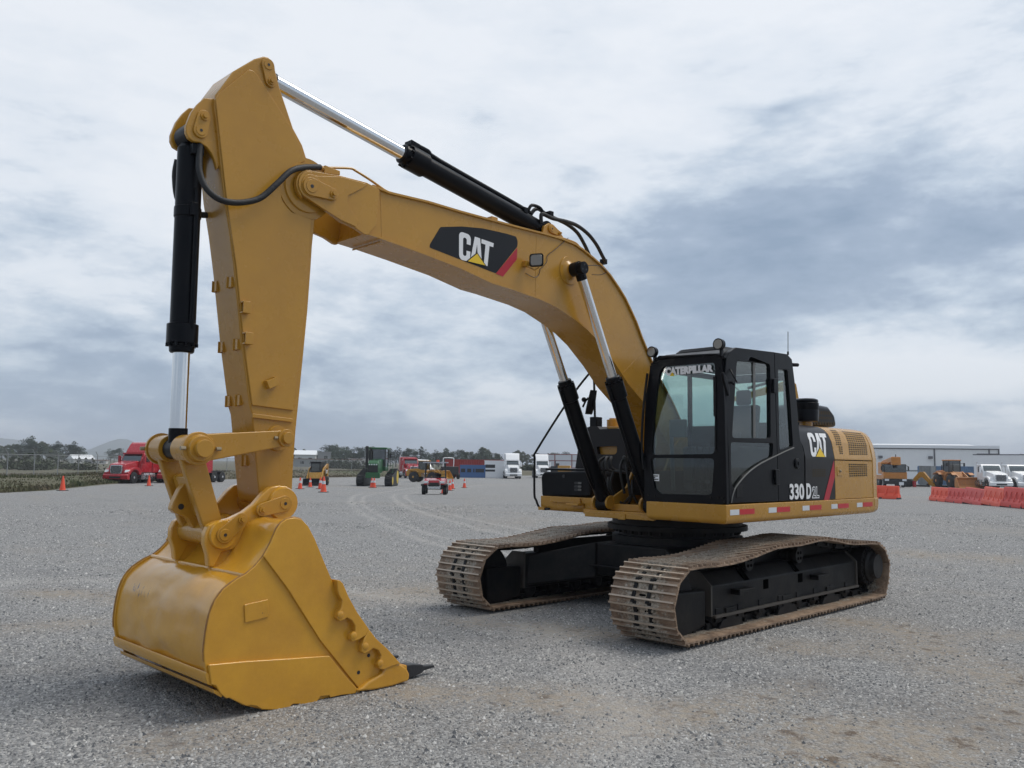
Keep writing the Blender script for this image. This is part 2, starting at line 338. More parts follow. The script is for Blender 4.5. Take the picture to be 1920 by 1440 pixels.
def logo(parent, quad, off, yf=None):
    """three heavy letters with a yellow triangle at the foot of the middle one"""
    def cc(x0, x1, w, r):
        o = []
        def arc(cx, cy, rr, a0, a1, n=6): return [(cx+rr*.62*math.cos(R(a0+(a1-a0)*k/n)), cy+rr*math.sin(R(a0+(a1-a0)*k/n))) for k in range(n+1)]
        o += [(x1, .62)] + arc(x1-r*.62, 1-r, r, 0, 90) + arc(x0+r*.62, 1-r, r, 90, 180) + arc(x0+r*.62, r, r, 180, 270) + arc(x1-r*.62, r, r, 270, 360) + [(x1, .38), (x1-w, .38)]
        ri = r*.45
        o += arc(x1-w-ri*.62, .17+ri, ri, 0, -90)[::1] + arc(x0+w+ri*.62, .17+ri, ri, -90, -180) + arc(x0+w+ri*.62, .83-ri, ri, 180, 90) + arc(x1-w-ri*.62, .83-ri, ri, 90, 0) + [(x1-w, .62)]
        return o
    C = contour_polys([cc(0, .335, .115, .17)])
    A = contour_polys([[(.335, 0), (.445, 1), (.60, 1), (.71, 0), (.585, 0), (.57, .2), (.475, .2), (.46, 0)], [(.49, .37), (.555, .37), (.5225, .74)]])
    T = contour_polys([[(.64, 1), (.64, .83), (.765, .83), (.765, 0), (.885, 0), (.885, .83), (1, .83), (1, 1)]])
    V, F = [], []
    for v, f in (C, A, T):
        k = len(V); V += v; F += [tuple(i+k for i in x) for x in f]
    put = (lambda a, b, c, d, e, f: lay_curved(a, b, c, d, e, f, yf)) if yf else lay
    put((V, F), quad, off, 'logo_letters', WHT, parent)
    put(([(.20, -.03), (.86, -.03), (.53, .43)], [(0, 1, 2)]), quad, off+.0025, 'logo_outline', BLKS, parent)
    put(([(.255, 0), (.805, 0), (.53, .375)], [(0, 1, 2)]), quad, off+.005, 'logo_triangle', LOGY, parent)
# =====================================================================
# EXCAVATOR  (machine frame = world frame: +x forward, +y its left side, z up; the boom lies in y = 0)
# =====================================================================
EX = empty('excavator')
tag(EX, 'large yellow and black tracked excavator in the foreground with its bucket resting on the gravel', 'excavator')
def V3(xz, y): return [Vector((x, y, z)) for x, z in xz]
def pinplate(mb, xz, y0, y1): mb.py(xz, y0, y1)
# ---------------- tracks ----------------
def resample(P, step_n):
    n = len(P); seg = [(P[(i+1) % n]-P[i]).length for i in range(n)]; tot = sum(seg); out = []
    for k in range(step_n):
        d = tot*k/step_n; i = 0
        while d > seg[i]: d -= seg[i]; i += 1
        a, b = P[i], P[(i+1) % n]; out.append(a+(b-a)*(d/seg[i]))
    return out, tot
TOPP = [(2.2477,0.7623),(2.0073,0.7595),(1.6848,0.7438),(1.3678,0.7552),(0.936,0.7988),(0.5763,0.8574),(0.1231,0.8461),(-0.1981,0.8608),(-0.4068,0.8768),(-0.7533,0.8713),(-1.0171,0.8232),(-1.3461,0.7767),(-1.7409,0.7649),(-2.1062,0.7552),(-2.3074,0.6723),(-2.4387,0.5404),(-2.4933,0.4124),(-2.4322,0.2109),(-2.3116,0.004)]
FRNT = [(2.2992,-0.0442),(2.4074,0.0597),(2.4743,0.1582),(2.5233,0.31),(2.5344,0.37),(2.5216,0.4865),(2.4793,0.5861),(2.3745,0.6966)]
SHOE_N = 45
def chaikin(P, n=2):
    for _ in range(n):
        Q = []
        for i in range(len(P)):
            a, b = P[i], P[(i+1) % len(P)]; Q += [a*.75+b*.25, a*.25+b*.75]
        P = Q
    return P
prof = [Vector(p) for p in FRNT + TOPP]
prof = [Vector((x, max(z, .012))) for x, z in prof]
prof[0] = Vector((prof[0].x-.03, .012)); prof.append(Vector((prof[-1].x+.06, .012)))
prof = chaikin(prof, 1)
cen = Vector((0, .4))
PATH, PERIM = resample(prof, SHOE_N)
PITCH_S = PERIM/SHOE_N
# one shoe, lying along local x (travel) and y (width), grousers pointing to +z; origin on the chain side
def shoe_mesh():
    m = MB(); L_ = PITCH_S*.5; hw = .37; G_ = PITCH_S/3
    prof_ = [(-L_+.004, 0), (-L_+.004, .012), (-G_-.014, .016), (-G_-.008, .043), (-G_+.008, .043), (-G_+.014, .016), (-.014, .016), (-.008, .041), (.008, .041), (.014, .016), (G_-.014, .016), (G_-.008, .043), (G_+.008, .043), (G_+.014, .016), (L_+.012, .010), (L_+.012, 0)]
    m.py(prof_, -hw, hw)
    # bolt heads in two pairs
    for y in (-.13, .13):
        for x in (-.042, .042): m.cyl((x, y, .012), (x, y, .030), .015, n=6)
    return m
sm_ = shoe_mesh(); bmesh.ops.recalc_face_normals(sm_.b, faces=sm_.b.faces)
SHOE = bpy.data.meshes.new('track_shoe'); sm_.b.to_mesh(SHOE); sm_.b.free(); SHOE.materials.append(TRK); SHOE.materials.append(TRKP)
for p in SHOE.polygons:                      # worn bright tips of the grousers
    if p.normal.z > .9 and p.center.z > .035: p.material_index = 1
def with_holes(pair):
    """the shoe with its bolt windows: a pair on every other shoe, one mud hole in the middle"""
    b_ = bmesh.new(); b_.from_mesh(SHOE); n0 = len(b_.faces); MP = MB()
    if pair:
        for y in (-.065, .065): MP.pz([(x-.030, y+v) for x, v in ((-.010, -.028), (.008, -.028), (.008, -.016), (-.002, -.014), (-.002, .014), (.008, .016), (.008, .028), (-.010, .028))], .014, .0185)
    else: MP.pz([(x+.042, v) for x, v in ((-.010, -.03), (.0, -.04), (.010, -.03), (.010, .03), (.0, .04), (-.010, .03))], .014, .0185)
    bmesh.ops.recalc_face_normals(MP.b, faces=MP.b.faces); tmp = bpy.data.meshes.new('t'); MP.b.to_mesh(tmp); MP.b.free(); b_.from_mesh(tmp); bpy.data.meshes.remove(tmp); b_.faces.ensure_lookup_table()
    for f in b_.faces[n0:]: f.material_index = 2
    me = bpy.data.meshes.new('track_shoe'); b_.to_mesh(me); b_.free()
    for k in (TRK, TRKP, VOID): me.materials.append(k)
    return me
SHOES = (with_holes(False), with_holes(True))
# chain link pair under a shoe
def chain_mesh():
    m = MB()
    n = len(PATH)
    for i in range(n):
        p = PATH[i]; q = PATH[(i+1) % n]; d = (q-p).normalized(); nn = Vector((d.y, -d.x))
        if (p-cen).dot(nn) < 0: nn = -nn
        for s in (-.085, .085):
            a = p-nn*.015; b = q-nn*.015; c = q-nn*.10; e = p-nn*.10
            sh = .012 if i % 2 else -.012
            m.pris([Vector((v.x, s-.02+sh, v.y)) for v in (a, b, c, e)], [Vector((v.x, s+.02+sh, v.y)) for v in (a, b, c, e)])
        cpt = p-nn*.06
        m.cyl((cpt.x, -.14, cpt.y), (cpt.x, .14, cpt.y), .026, n=10)
    return m
def make_track(side):
    yc = 1.29*side
    tr = chain_mesh().build('track', BLKF, EX, smooth=False); tr.location = (0, yc, 0)
    if side > 0: tr['label'] = 'left track beside the cab, nearest the camera'
    n = len(PATH)
    for i in range(n):
        p = PATH[i]; q = PATH[(i+1) % n]; c = (p+q)/2; d = (q-p).normalized(); nn = Vector((d.y, -d.x))
        if (c-cen).dot(nn) < 0: nn = -nn
        o = bpy.data.objects.new('track_shoe', SHOES[i % 2]); COL.objects.link(o); o.parent = tr
        c = c - nn*.040 + (Vector((0, 0)))
        jit = random.uniform(-.004, .004)
        M = Matrix(((d.x, 0, nn.x, c.x), (0, 1, 0, jit), (d.y, 0, nn.y, c.y), (0, 0, 0, 1)))
        if M.to_3x3().determinant() < 0: M = Matrix(((-d.x, 0, nn.x, c.x), (0, 1, 0, jit), (-d.y, 0, nn.y, c.y), (0, 0, 0, 1)))
        o.matrix_local = M
    return tr
for s_ in (1, -1): make_track(s_)
# track frames (same outline for both sides; s mirrors y)
FRM = [(1.5574,0.4794),(-1.8486,0.4833),(-1.8422,0.1868),(1.5477,0.1893)]
GRD = [(2.1955,0.481),(1.6213,0.4571),(1.6272,0.1054),(2.147,0.0211)]
ROOF = [(1.5963,0.6392),(-1.5246,0.6243)]
for s in (1, -1):
    fr = MB()
    (xa, za), (xb, zb), (xc, zc_), (xd, zd) = FRM
    yo, yi = 1.45*s, 1.12*s
    zt = .60
    A = [Vector((xd, yo, zd)), Vector((xa, yo, za)), Vector((xa, 1.33*s, zt)), Vector((xa, yi, zt)), Vector((xa, yi, zd))]
    B = [Vector((xc, yo, zc_)), Vector((xb, yo, zb)), Vector((xb, 1.33*s, zt)), Vector((xb, yi, zt)), Vector((xb, yi, zc_))]
    fr.pris(A, B)
    f = fr.build('track_frame', BLKF, EX, bevel=.012)
    # outer flanges, lower rail lip, windows, steps
    m = MB()
    m.box(xc, xd, min(yo, yo+.05*s), max(yo, yo+.05*s), zd-.016, zd+.010)
    for xx in (xa+.012, xb-.012):
        m.pris([Vector((xx-.014, yo+.02*s, zd)), Vector((xx-.014, yo+.02*s, za+.012)), Vector((xx-.014, 1.33*s, zt+.02)), Vector((xx-.014, yi, zt+.02)), Vector((xx-.014, yi, zd))],
               [Vector((xx+.014, yo+.02*s, zd)), Vector((xx+.014, yo+.02*s, za+.012)), Vector((xx+.014, 1.33*s, zt+.02)), Vector((xx+.014, yi, zt+.02)), Vector((xx+.014, yi, zd))])
    m.build('rail', RAILM, f, bevel=.004)
    g = MB(); g.pris([Vector((x, yo-.01*s, z)) for x, z in GRD], [Vector((x, 1.12*s, z)) for x, z in GRD])
    g.build('track_guard', BLKF, f, bevel=.03)
    for xs in (1.02, -.75):
        m = MB(); m.py([(xs-.16, .395), (xs+.16, .395), (xs+.16, .425), (xs-.16, .425)], yo, yo+.10*s); m.py([(xs+.08, .37), (xs+.16, .37), (xs+.16, .43), (xs+.08, .43)], yo, yo+.11*s)
        m.build('step', BLKF, f, bevel=.006)
    for xs in (.45, -.35):
        MB().box(xs-.055, xs+.055, min(yo, yo+.003*s)-.0, max(yo, yo+.003*s), .36, .46).build('frame_slot', VOID, f)
    for xs in (.83, -.30):
        sl = MB(); a = Vector((xs, 1.445*s, za-.005)); b = Vector((xs-.0, 1.345*s, zt-.02)); o3 = Vector((0, .006*s, .012))
        pts = [a+o3+Vector((.07, 0, 0)), a+o3-Vector((.03, 0, 0)), b+o3-Vector((.03, 0, 0)), b+o3+Vector((.07, 0, 0))]
        sl.pris(pts, [p+Vector((0, .003*s, .005)) for p in pts]); sl.build('frame_slot', VOID, f)
    m = MB(); y0_, y1_ = sorted((1.10*s, 1.19*s)); m.box(-1.75, 1.35, y0_, y1_, .56, .735); m.build('carrier_beam', BLKF, f, bevel=.01)
    # idler at the front, sprocket and final drive at the rear, rollers between
    m = MB(); m.lathe((2.05, 1.20*s, .40), (2.05, 1.38*s, .40), [(0, .27), (.2, .27), (.25, .31), (.75, .31), (.8, .27), (1, .27)], 32); m.build('idler', BLKF, f)
    m = MB(); m.lathe((-2.16, 1.02*s, .42), (-2.16, 1.62*s, .42), [(0, .2), (.42, .2), (.46, .245), (.80, .245), (.81, .20), (.86, .20), (.90, .165), (1, .15)], 36)
    fd = m.build('final_drive', BLKF, f, ang=25)
    m = MB()
    for k in range(22):
        a = 2*math.pi*k/22; m.cyl((-2.16+.222*math.cos(a), 1.50*s, .42+.222*math.sin(a)), (-2.16+.222*math.cos(a), 1.515*s, .42+.222*math.sin(a)), .015, n=6)
    m.build('bolt_ring', BLKF, fd)
    m = MB(); sp_ = []
    for k in range(42):
        a = 2*math.pi*k/42; rr = .30 if k % 2 else .26; sp_.append((-2.16+rr*math.cos(a), .42+rr*math.sin(a)))
    m.py(sp_, 1.25*s, 1.33*s); m.build('sprocket', BLKF, f)
    for xs in (.72, -.42):
        m = MB(); m.lathe((xs, 1.19*s, .655), (xs, 1.41*s, .655), [(0, .05), (.1, .085), (.45, .085), (.5, .07), (.8, .07), (.82, .095), (1, .088)], 24)
        m.box(xs-.05, xs+.05, min(1.13*s, 1.2*s), max(1.13*s, 1.2*s), .55, .68); cr_ = m.build('carrier_roller', BLKF, f)
        m = MB()
        for k in range(4):
            a = R(45+90*k); m.cyl((xs+.045*math.cos(a), 1.41*s, .655+.045*math.sin(a)), (xs+.045*math.cos(a), 1.415*s, .655+.045*math.sin(a)), .018, n=10)
        m.build('hub_pocket', VOID, cr_)
    for k in range(8):
        xs = 1.42-.43*k
        m = MB(); m.lathe((xs, 1.14*s, .155), (xs, 1.44*s, .155), [(0, .06), (.06, .09), (.2, .105), (.3, .09), (.7, .09), (.8, .105), (.94, .09), (1, .05)], 20)
        m.box(xs-.06, xs+.06, min(1.40*s, 1.46*s), max(1.40*s, 1.46*s), .12, .26); m.build('track_roller', BLKF, f, bevel=.006)
    for xs in (1.2, .0, -1.1):
        m = MB(); m.py([(xs-.24, .05), (xs+.24, .05), (xs+.17, .14), (xs+.10, .14), (xs+.10, .25), (xs-.10, .25), (xs-.10, .14), (xs-.17, .14)], 1.42*s, 1.47*s); m.build('track_guide', BLKF, f, bevel=.006)
# car body between the tracks
cb_ = MB()
cb_.pz([(.95, .55), (.95, -.55), (-.95, -.55), (-.95, .55)], .36, .745)
for sx in (1, -1):
    for s in (1, -1):
        a = [Vector((.98*sx, .50*s, .33)), Vector((.98*sx, .50*s, .75)), Vector((.30*sx, .55*s, .75)), Vector((.30*sx, .55*s, .33))]
        b = [Vector((1.55*sx, 1.14*s, .22)), Vector((1.5*sx, 1.14*s, .58)), Vector((.85*sx, 1.14*s, .58)), Vector((.85*sx, 1.14*s, .22))]
        cb_.pris(a, b)
cb = cb_.build('undercarriage', BLKF, EX, bevel=.02)
m = MB(); m.pris([Vector((.96, -1.12, .46)), Vector((.96, -1.12, .48)), Vector((1.03, -1.12, .48)), Vector((1.03, -1.12, .46))], [Vector((.96, 1.12, .46)), Vector((.96, 1.12, .48)), Vector((1.03, 1.12, .48)), Vector((1.03, 1.12, .46))])
m.build('flange', BLKF, cb)
m = MB(); m.lathe((0, 0, .74), (0, 0, 1.10), [(0, .80), (.25, .80), (.26, .72), (.45, .72), (.46, .86), (.62, .86), (.63, .80), (1, .80)], 56)
for k in range(36):
    a = 2*math.pi*k/36; m.cyl((.76*math.cos(a), .76*math.sin(a), .86), (.76*math.cos(a), .76*math.sin(a), .905), .02, n=6)
m.build('swing_bearing', BLKF, EX)

# ---------------- upper deck ----------------
def skirt(name, plan, z0, z1, parent, rad=.06):
    """yellow skirt: plan outline, rounded under-edge"""
    c = Vector((sum(p[0] for p in plan)/len(plan), sum(p[1] for p in plan)/len(plan)))
    m = MB(); rings = []
    for k in range(6):
        a = R(90*k/5); ins = rad*(1-math.sin(a)); z = z0+rad*(1-math.cos(a))
        rings.append([m.b.verts.new((p[0]+(c.x-p[0])/max(.01, abs(c.x-p[0]))*min(ins, abs(c.x-p[0])*.8), p[1]+(c.y-p[1])/max(.01, abs(c.y-p[1]))*min(ins, abs(c.y-p[1])*.8), z)) for p in plan])
    rings.append([m.b.verts.new((p[0], p[1], z1)) for p in plan]); n = len(plan)
    for u, v in zip(rings, rings[1:]):
        for k in range(n): m.b.faces.new((u[k], u[(k+1) % n], v[(k+1) % n], v[k]))
    m.b.faces.new(rings[0][::-1]); m.b.faces.new(rings[-1])
    return m.build(name, YEL, parent, bevel=.008)
ZD0, ZD1 = 1.085, 1.287
DECK = empty('deck', (0, 0, 0)); bpy.data.objects.remove(DECK)
deck = skirt('deck', [(1.315, 1.49), (1.315, .49), (.2, .49), (-2.415, .49), (-2.415, 1.49)], ZD0, ZD1, EX)
rd = skirt('side_platform', [(.90, -1.49), (.90, -.60), (-2.415, -.60), (-2.415, -1.49)], ZD0, ZD1-.015, EX)
m = MB(); m.box(.90, .925, -1.30, -.80, 1.20, 1.262); m.build('tread_panel', YEL, rd, bevel=.004)
m = MB(); m.box(.90, 1.04, -.93, -.74, 1.175, 1.20); m.box(.90, .93, -.93, -.74, 1.14, 1.2); m.build('step', YEL, rd, bevel=.006)
# centre frame, boom foot brackets and cylinder lugs
m = MB(); m.box(-1.6, 1.10, -.60, .49, 1.09, 1.14); m.box(-1.6, .97, -.59, .48, 1.14, 1.22); m.box(1.085, 1.12, -.56, .46, 1.06, 1.12); m.box(1.12, 1.135, -.05, .06, 1.05, 1.12)
cf = m.build('centre_frame', YEL, EX, bevel=.008)
for y0 in (-.25, .22):
    m = MB(); m.py([(-.45, 1.14), (.95, 1.14), (1.0, 1.30), (.72, 1.42), (.45, 1.88), (.30, 2.0), (.10, 1.98), (-.05, 1.8), (-.35, 1.45)], y0, y0+.03); m.build('boom_bracket', YEL, cf, bevel=.006)
for s in (1, -1):
    for dy in (-.12, .09):
        m = MB(); y0 = .35*s+dy; m.py([(.80, 1.10)]+[(1.0+.11*math.cos(R(a)), 1.235+.085*math.sin(R(a))) for a in range(-60, 181, 20)]+[(.86, 1.2)], y0, y0+.03); m.build('cylinder_lug', YEL, cf, bevel=.005)
# reflective strips on the left skirt
RS = [[(1.241,1.2157),(1.0611,1.159)], [(1.0478,1.2198),(0.7428,1.1542)], [(0.4381,1.2144),(0.2612,1.1601)], [(0.2459,1.2159),(-0.0533,1.1606)], [(-0.361,1.208),(-0.5323,1.1548)], [(-0.55,1.2146),(-0.8469,1.152)], [(-1.118,1.2103),(-1.287,1.1576)], [(-1.3081,1.2113),(-1.614,1.1527)], [(-1.8588,1.2012),(-2.0284,1.1482)], [(-2.0519,1.2039),(-2.3491,1.1468)]]
for i, ((xa, za), (xb, zb)) in enumerate(RS):
    zm = 1.207; MB().box(xb, xa, 1.4895, 1.4925, zm-.028, zm+.028).build('reflector', REFR if i % 2 else REFW, deck)
# ---------------- body panels, left ----------------
YS = 1.475
CT = [(-0.6006,2.1733),(-1.2366,2.1919)]
ZSEAM = 1.80
seam = [(-.46, 1.29), (-.484, 1.69), (-.478, 1.91), (-.40, 2.05), (-.36, 2.3)]
bnd = [(-1.272, 1.29), (-1.272, 2.3)]
cwx = [(-2.418, 1.29), (-2.418, 2.3)]
def cowl_y(z):                       # side slopes in above the seam, then rolls over
    P = ((1.8, 1.475), (2.0, 1.44), (2.1, 1.395), (2.15, 1.35), (2.18, 1.30), (2.2, 1.25))
    if z <= P[0][0]: return YS
    for (a, b), (c, d) in zip(P, P[1:]):
        if z <= c: return b+(d-b)*(z-a)/(c-a)
    return P[-1][1]
def cowl(name, xl, xr, zb, zt, mt, parent, th=.03):
    """panel between two boundary curves x(z); follows the cowl section"""
    def xi(c, z):
        c = sorted(c, key=lambda p: p[1])
        if z <= c[0][1]: return c[0][0]
        for a, b in zip(c, c[1:]):
            if z <= b[1]: return a[0]+(b[0]-a[0])*(z-a[1])/max(1e-6, b[1]-a[1])
        return c[-1][0]
    m = MB(); n = 30; rows = []
    for k in range(n+1):
        z = zb+(zt-zb)*k/n; rows.append([(xi(xl, z), cowl_y(z), z), (xi(xr, z), cowl_y(z), z)])
    if zt > 1.9:                    # top roll
        z = zt
        for ins, dz in ((.06, .012), (.16, .022), (.4, .03), (.7, .032)): rows.append([(xi(xl, z), cowl_y(z)-ins, z+dz), (xi(xr, z), cowl_y(z)-ins, z+dz)])
    vo = [[m.b.verts.new(p) for p in r] for r in rows]; vi = [[m.b.verts.new((p[0], p[1]-th, p[2]-(th if j > n else 0))) for p in r] for j, r in enumerate(rows)]
    for a in range(len(rows)-1):
        m.b.faces.new((vo[a][0], vo[a][1], vo[a+1][1], vo[a+1][0])); m.b.faces.new((vi[a][0], vi[a+1][0], vi[a+1][1], vi[a][1]))
        for c in (0, 1): m.b.faces.new((vo[a][c], vo[a+1][c], vi[a+1][c], vi[a][c]))
    for a in (0, -1): m.b.faces.new((vo[a][0], vi[a][0], vi[a][1], vo[a][1]))
    return m.build(name, mt, parent, bevel=.004), xi
gap = .006
ZT = 2.19
body_blk, xi = cowl('black_side_panel', [(x-gap, z) for x, z in seam], bnd, 1.292, ZT, BLKS, EX)
door_u, _ = cowl('upper_side_door', [(x-gap, z) for x, z in bnd], [(x+gap, z) for x, z in cwx], 1.782, ZT, YEL, EX)
door_l, _ = cowl('lower_side_door', [(x-gap, z) for x, z in bnd], [(x+gap, z) for x, z in cwx], 1.292, 1.770, YEL, EX)
MB().box(-2.4, -.5, 1.43, 1.442, 1.29, 1.80).build('inner_frame', GRIL, EX)
MB().px([(1.42, 1.29), (1.42, 1.8), (1.38, 2.0), (1.25, 2.14), (-1.25, 2.14), (-1.4, 1.9), (-1.4, 1.29)], -2.42, -.45).build('engine_bay', BLKS, EX)
# grilles: dark openings between thin bars, laid on the panel surface
def onc(u, v): pass
def grille(parent, quad, rows, cols, name='grille'):
    """quad = (x,z) of bottom left, bottom right, top right, top left; slots through a mesh sheet"""
    m = MB(); q = [Vector(p) for p in quad]
    for r in range(rows):
        for c in range(cols):
            P = []
            for (a, b) in ((c+.14, r+.2), (c+.86, r+.2), (c+.86, r+.8), (c+.14, r+.8)):
                a /= cols; b /= rows; p = (q[0]*(1-a)+q[1]*a)*(1-b)+(q[3]*(1-a)+q[2]*a)*b; P.append((p.x, cowl_y(p.y)+.0025, p.y))
            m.poly(P)
    return m.build(name, GRIL, parent, smooth=False)
grille(door_u, [(-1.7145,1.8441),(-2.2997,1.8534),(-2.3696,2.1534),(-1.7878,2.1658)], 11, 9)
grille(door_u, [(-1.3763,1.961),(-1.5435,1.9616),(-1.6347,2.1672),(-1.4488,2.1671)], 8, 3)
grille(door_u, [(-1.4352,1.8517),(-1.5433,1.8501),(-1.5673,1.9554),(-1.4432,1.9558)], 4, 2)
grille(door_l, [(-1.6806,1.5643),(-2.2504,1.5736),(-2.2439,1.7385),(-1.6668,1.7402)], 6, 9)
grille(body_blk, [(-0.6486,1.5665),(-1.011,1.5689),(-1.0158,1.6661),(-0.653,1.6644)], 4, 6)
LQ = [(-1.3316,1.5816),(-1.4929,1.5814),(-1.4685,1.7016),(-1.3303,1.7007)]
m = MB(); m.py(rrect(min(p[0] for p in LQ), max(p[0] for p in LQ), LQ[0][1], LQ[2][1], .02), YS-.002, YS+.006); lt = m.build('latch_plate', YEL, door_l, bevel=.003)
MB().sph((sum(p[0] for p in LQ)/4, YS+.008, (LQ[0][1]+LQ[2][1])/2), .018).build('keyhole', STEEL, lt)
# lettering on the panels
lq = [(-0.6423,1.8099),(-1.0853,1.8099),(-1.1972,2.1031),(-0.6765,2.0984)]
def onto(q, dy=.004): return [Vector((x, cowl_y(z)+dy, z)) for x, z in q]
logo(body_blk, [Vector((x, cowl_y(z), z)) for x, z in lq], .003, cowl_y)
t3 = [(-0.0754,1.3108),(-0.4354,1.3096),(-0.4297,1.4925),(-0.0759,1.4921)]
lay(text_polys('330', .035), V3(t3, YS+.003), .001, 'model_number', WHT, body_blk)
t4 = [(-0.4894,1.3116),(-0.6123,1.3123),(-0.6135,1.4943),(-0.4905,1.4933)]
lay(text_polys('D', .045), V3(t4, YS+.003), .001, 'model_letter', WHT, body_blk)
t5 = [(-0.6331,1.315),(-0.822,1.3145),(-0.8217,1.4577),(-0.6395,1.4563)]
lay(text_polys('2L', .06), V3(t5, YS+.003), .001, 'model_suffix', WHT, body_blk)
_q = [Vector(p) for p in t5]; _c = sum(_q, Vector((0, 0)))/4; t6 = [tuple(_c+(p-_c)*.84) for p in _q]
lay(text_polys('2L', -.004), V3(t6, YS+.003), .003, 'suffix_inlay', BLKS, body_blk)
st = [(-0.9409,1.2897),(-1.0877,1.2867),(-1.2662,1.5751),(-1.2468,1.7793)]
lay(([(0,0),(1,0),(1,1),(0,1)], [(0,1,2,3)]), V3(st, YS+.002), .001, 'red_stripe', LOGR, body_blk)
# counterweight: wraps the rear corner
m = MB(); xcw = -2.424
plan = [(xcw, 1.478), (xcw-.14, 1.468), (xcw-.26, 1.41), (xcw-.42, 1.22), (xcw-.6, .9), (xcw-.72, .45), (xcw-.76, 0), (xcw-.72, -.45), (xcw-.6, -.9), (xcw-.42, -1.22), (xcw-.26, -1.41), (xcw-.14, -1.468), (xcw, -1.478)]
rings = []
for z, s_, dx in ((1.10, .97, 0), (1.16, 1., 0), (1.30, 1., 0), (1.80, 1., 0), (1.90, .99, 0), (2.0, .975, 0), (2.1, .945, 0), (2.15, .915, 0), (2.18, .88, 0), (2.2, .82, 0)):
    rings.append([m.b.verts.new((xcw+(x-xcw)*s_**2.2, y*s_ , z)) for x, y in plan])
n_ = len(plan)
for u, v in zip(rings, rings[1:]):
    for k in range(n_): m.b.faces.new((u[k], u[(k+1) % n_], v[(k+1) % n_], v[k]))
m.b.faces.new(rings[0][::-1]); m.b.faces.new(rings[-1])
m.build('counterweight', YEL, EX, bevel=.006)
cwf = [(-2.5267,1.2769),(-2.7054,1.282),(-2.7167,1.1855),(-2.6573,1.1061)]
m = MB(); rings = []
for z, s_ in ((1.09, .97), (1.13, 1.), (1.20, 1.008), (1.287, 1.008)):
    rings.append([m.b.verts.new((xcw+(x-xcw)*s_*1.05+.002, y*s_, z)) for x, y in plan])
for u, v in zip(rings, rings[1:]):
    for k in range(n_): m.b.faces.new((u[k], u[(k+1) % n_], v[(k+1) % n_], v[k]))
m.b.faces.new(rings[0][::-1]); m.b.faces.new(rings[-1])
m.build('rear_skirt', YEL, EX, bevel=.01)
# hood: dark domed cover with slots, precleaner on a yellow stub
m = MB(); m.box(-2.4, -.5, -1.25, 1.0, 2.14, 2.2); m.build('hood_deck', BLKS, EX, bevel=.01)
HQ = [(-1.7146,2.2209),(-2.6764,2.2512),(-2.5999,2.4284),(-2.419,2.5311),(-1.9631,2.5453),(-1.696,2.5047)]
m = MB(); m.py(HQ, .35, .90); hd = m.build('engine_hood', BLK, EX, bevel=.06, seg=4)
for r_ in range(3):
    q = ([(-1.8448,2.2474),(-2.5974,2.2668),(-2.5834,2.3262),(-1.8005,2.3028)], [(-1.8483,2.3264),(-2.5164,2.3456),(-2.485,2.3927),(-1.8191,2.3716)], [(-1.8826,2.3927),(-2.4522,2.4097),(-2.4214,2.464),(-1.901,2.4513)])[r_]
    m = MB(); q = [Vector(p) for p in q]
    for c in range(9):
        P = []
        for a, b in ((c+.2, .1), (c+.8, .1), (c+.8, .9), (c+.2, .9)):
            a /= 9; p = (q[0]*(1-a)+q[1]*a)*(1-b)+(q[3]*(1-a)+q[2]*a)*b; P.append((p.x, .9025, p.y))
        m.poly(P)
    m.build('hood_slots', GRIL, hd, smooth=False)
PC = [(-1.3933,2.267),(-1.4034,2.5028),(-1.4064,2.5724),(-1.3912,2.2186)]
m = MB(); x_, zb_ = PC[0]; zt_ = PC[2][1]
m.lathe((x_, 1.05, zb_), (x_, 1.05, zt_), [(0, .10), (.02, .155), (.45, .165), (.5, .16), (.55, .165), (.78, .165), (.82, .15), (.84, .16), (.93, .155), (.98, .12), (1, .05)], 28)
pc = m.build('precleaner', BLK, EX)
MB().cyl((x_, 1.05, PC[3][1]-.05), (x_, 1.05, zb_), .08).build('intake_stub', YEL, pc)
# ---------------- cab ----------------
XF = 1.30; YL_ = 1.47; YR_ = .50
SIDE = [(1.2136,1.3017),(1.2234,1.8156),(1.255,2.3024),(1.2688,2.6477),(1.2443,2.8071),(1.1789,2.8814),(1.0479,2.9434),(0.2345,2.9775),(-0.0942,2.986),(-0.2097,2.9347),(-0.266,2.6884),(-0.3194,2.3659),(-0.3722,2.0241),(-0.4724,1.845),(-0.4626,1.2964)]
# roof, floor and posts leave real openings: every panel below is a frame with a hole and a pane in it
def frame_panel(name, outer, holes, y0, y1, m_, parent, bevel=.008):
    """flat panel in the x,z plane with holes, given a thickness along y"""
    Vv, F = contour_polys([outer]+holes)
    m = MB(); a = [m.b.verts.new((x, y0, z)) for x, z in Vv]
    for f in F: m.b.faces.new([a[i] for i in f])
    bmesh.ops.dissolve_limit(m.b, angle_limit=.01, verts=m.b.verts, edges=m.b.edges)
    g = bmesh.ops.extrude_face_region(m.b, geom=list(m.b.faces))
    for e in g['geom']:
        if isinstance(e, bmesh.types.BMVert): e.co.y = y1
    return m.build(name, m_, parent, bevel=bevel)
def roundq(q, r=.05, n=4):
    """round the corners of an outline"""
    q = [Vector(p) for p in q]; o = []
    for i, p in enumerate(q):
        a = (q[i-1]-p); b = (q[(i+1) % len(q)]-p); k = min(r, a.length*.45, b.length*.45); a = p+a.normalized()*k; b = p+b.normalized()*k
        for t in range(n+1):
            t /= n; v = a*(1-t)**2+p*2*t*(1-t)+b*t*t; o.append((v.x, v.y))
    return o
W_UP = roundq([(1.1456,1.9801),(0.3278,1.9971),(0.3128,2.8328),(1.0292,2.8078)], .05)
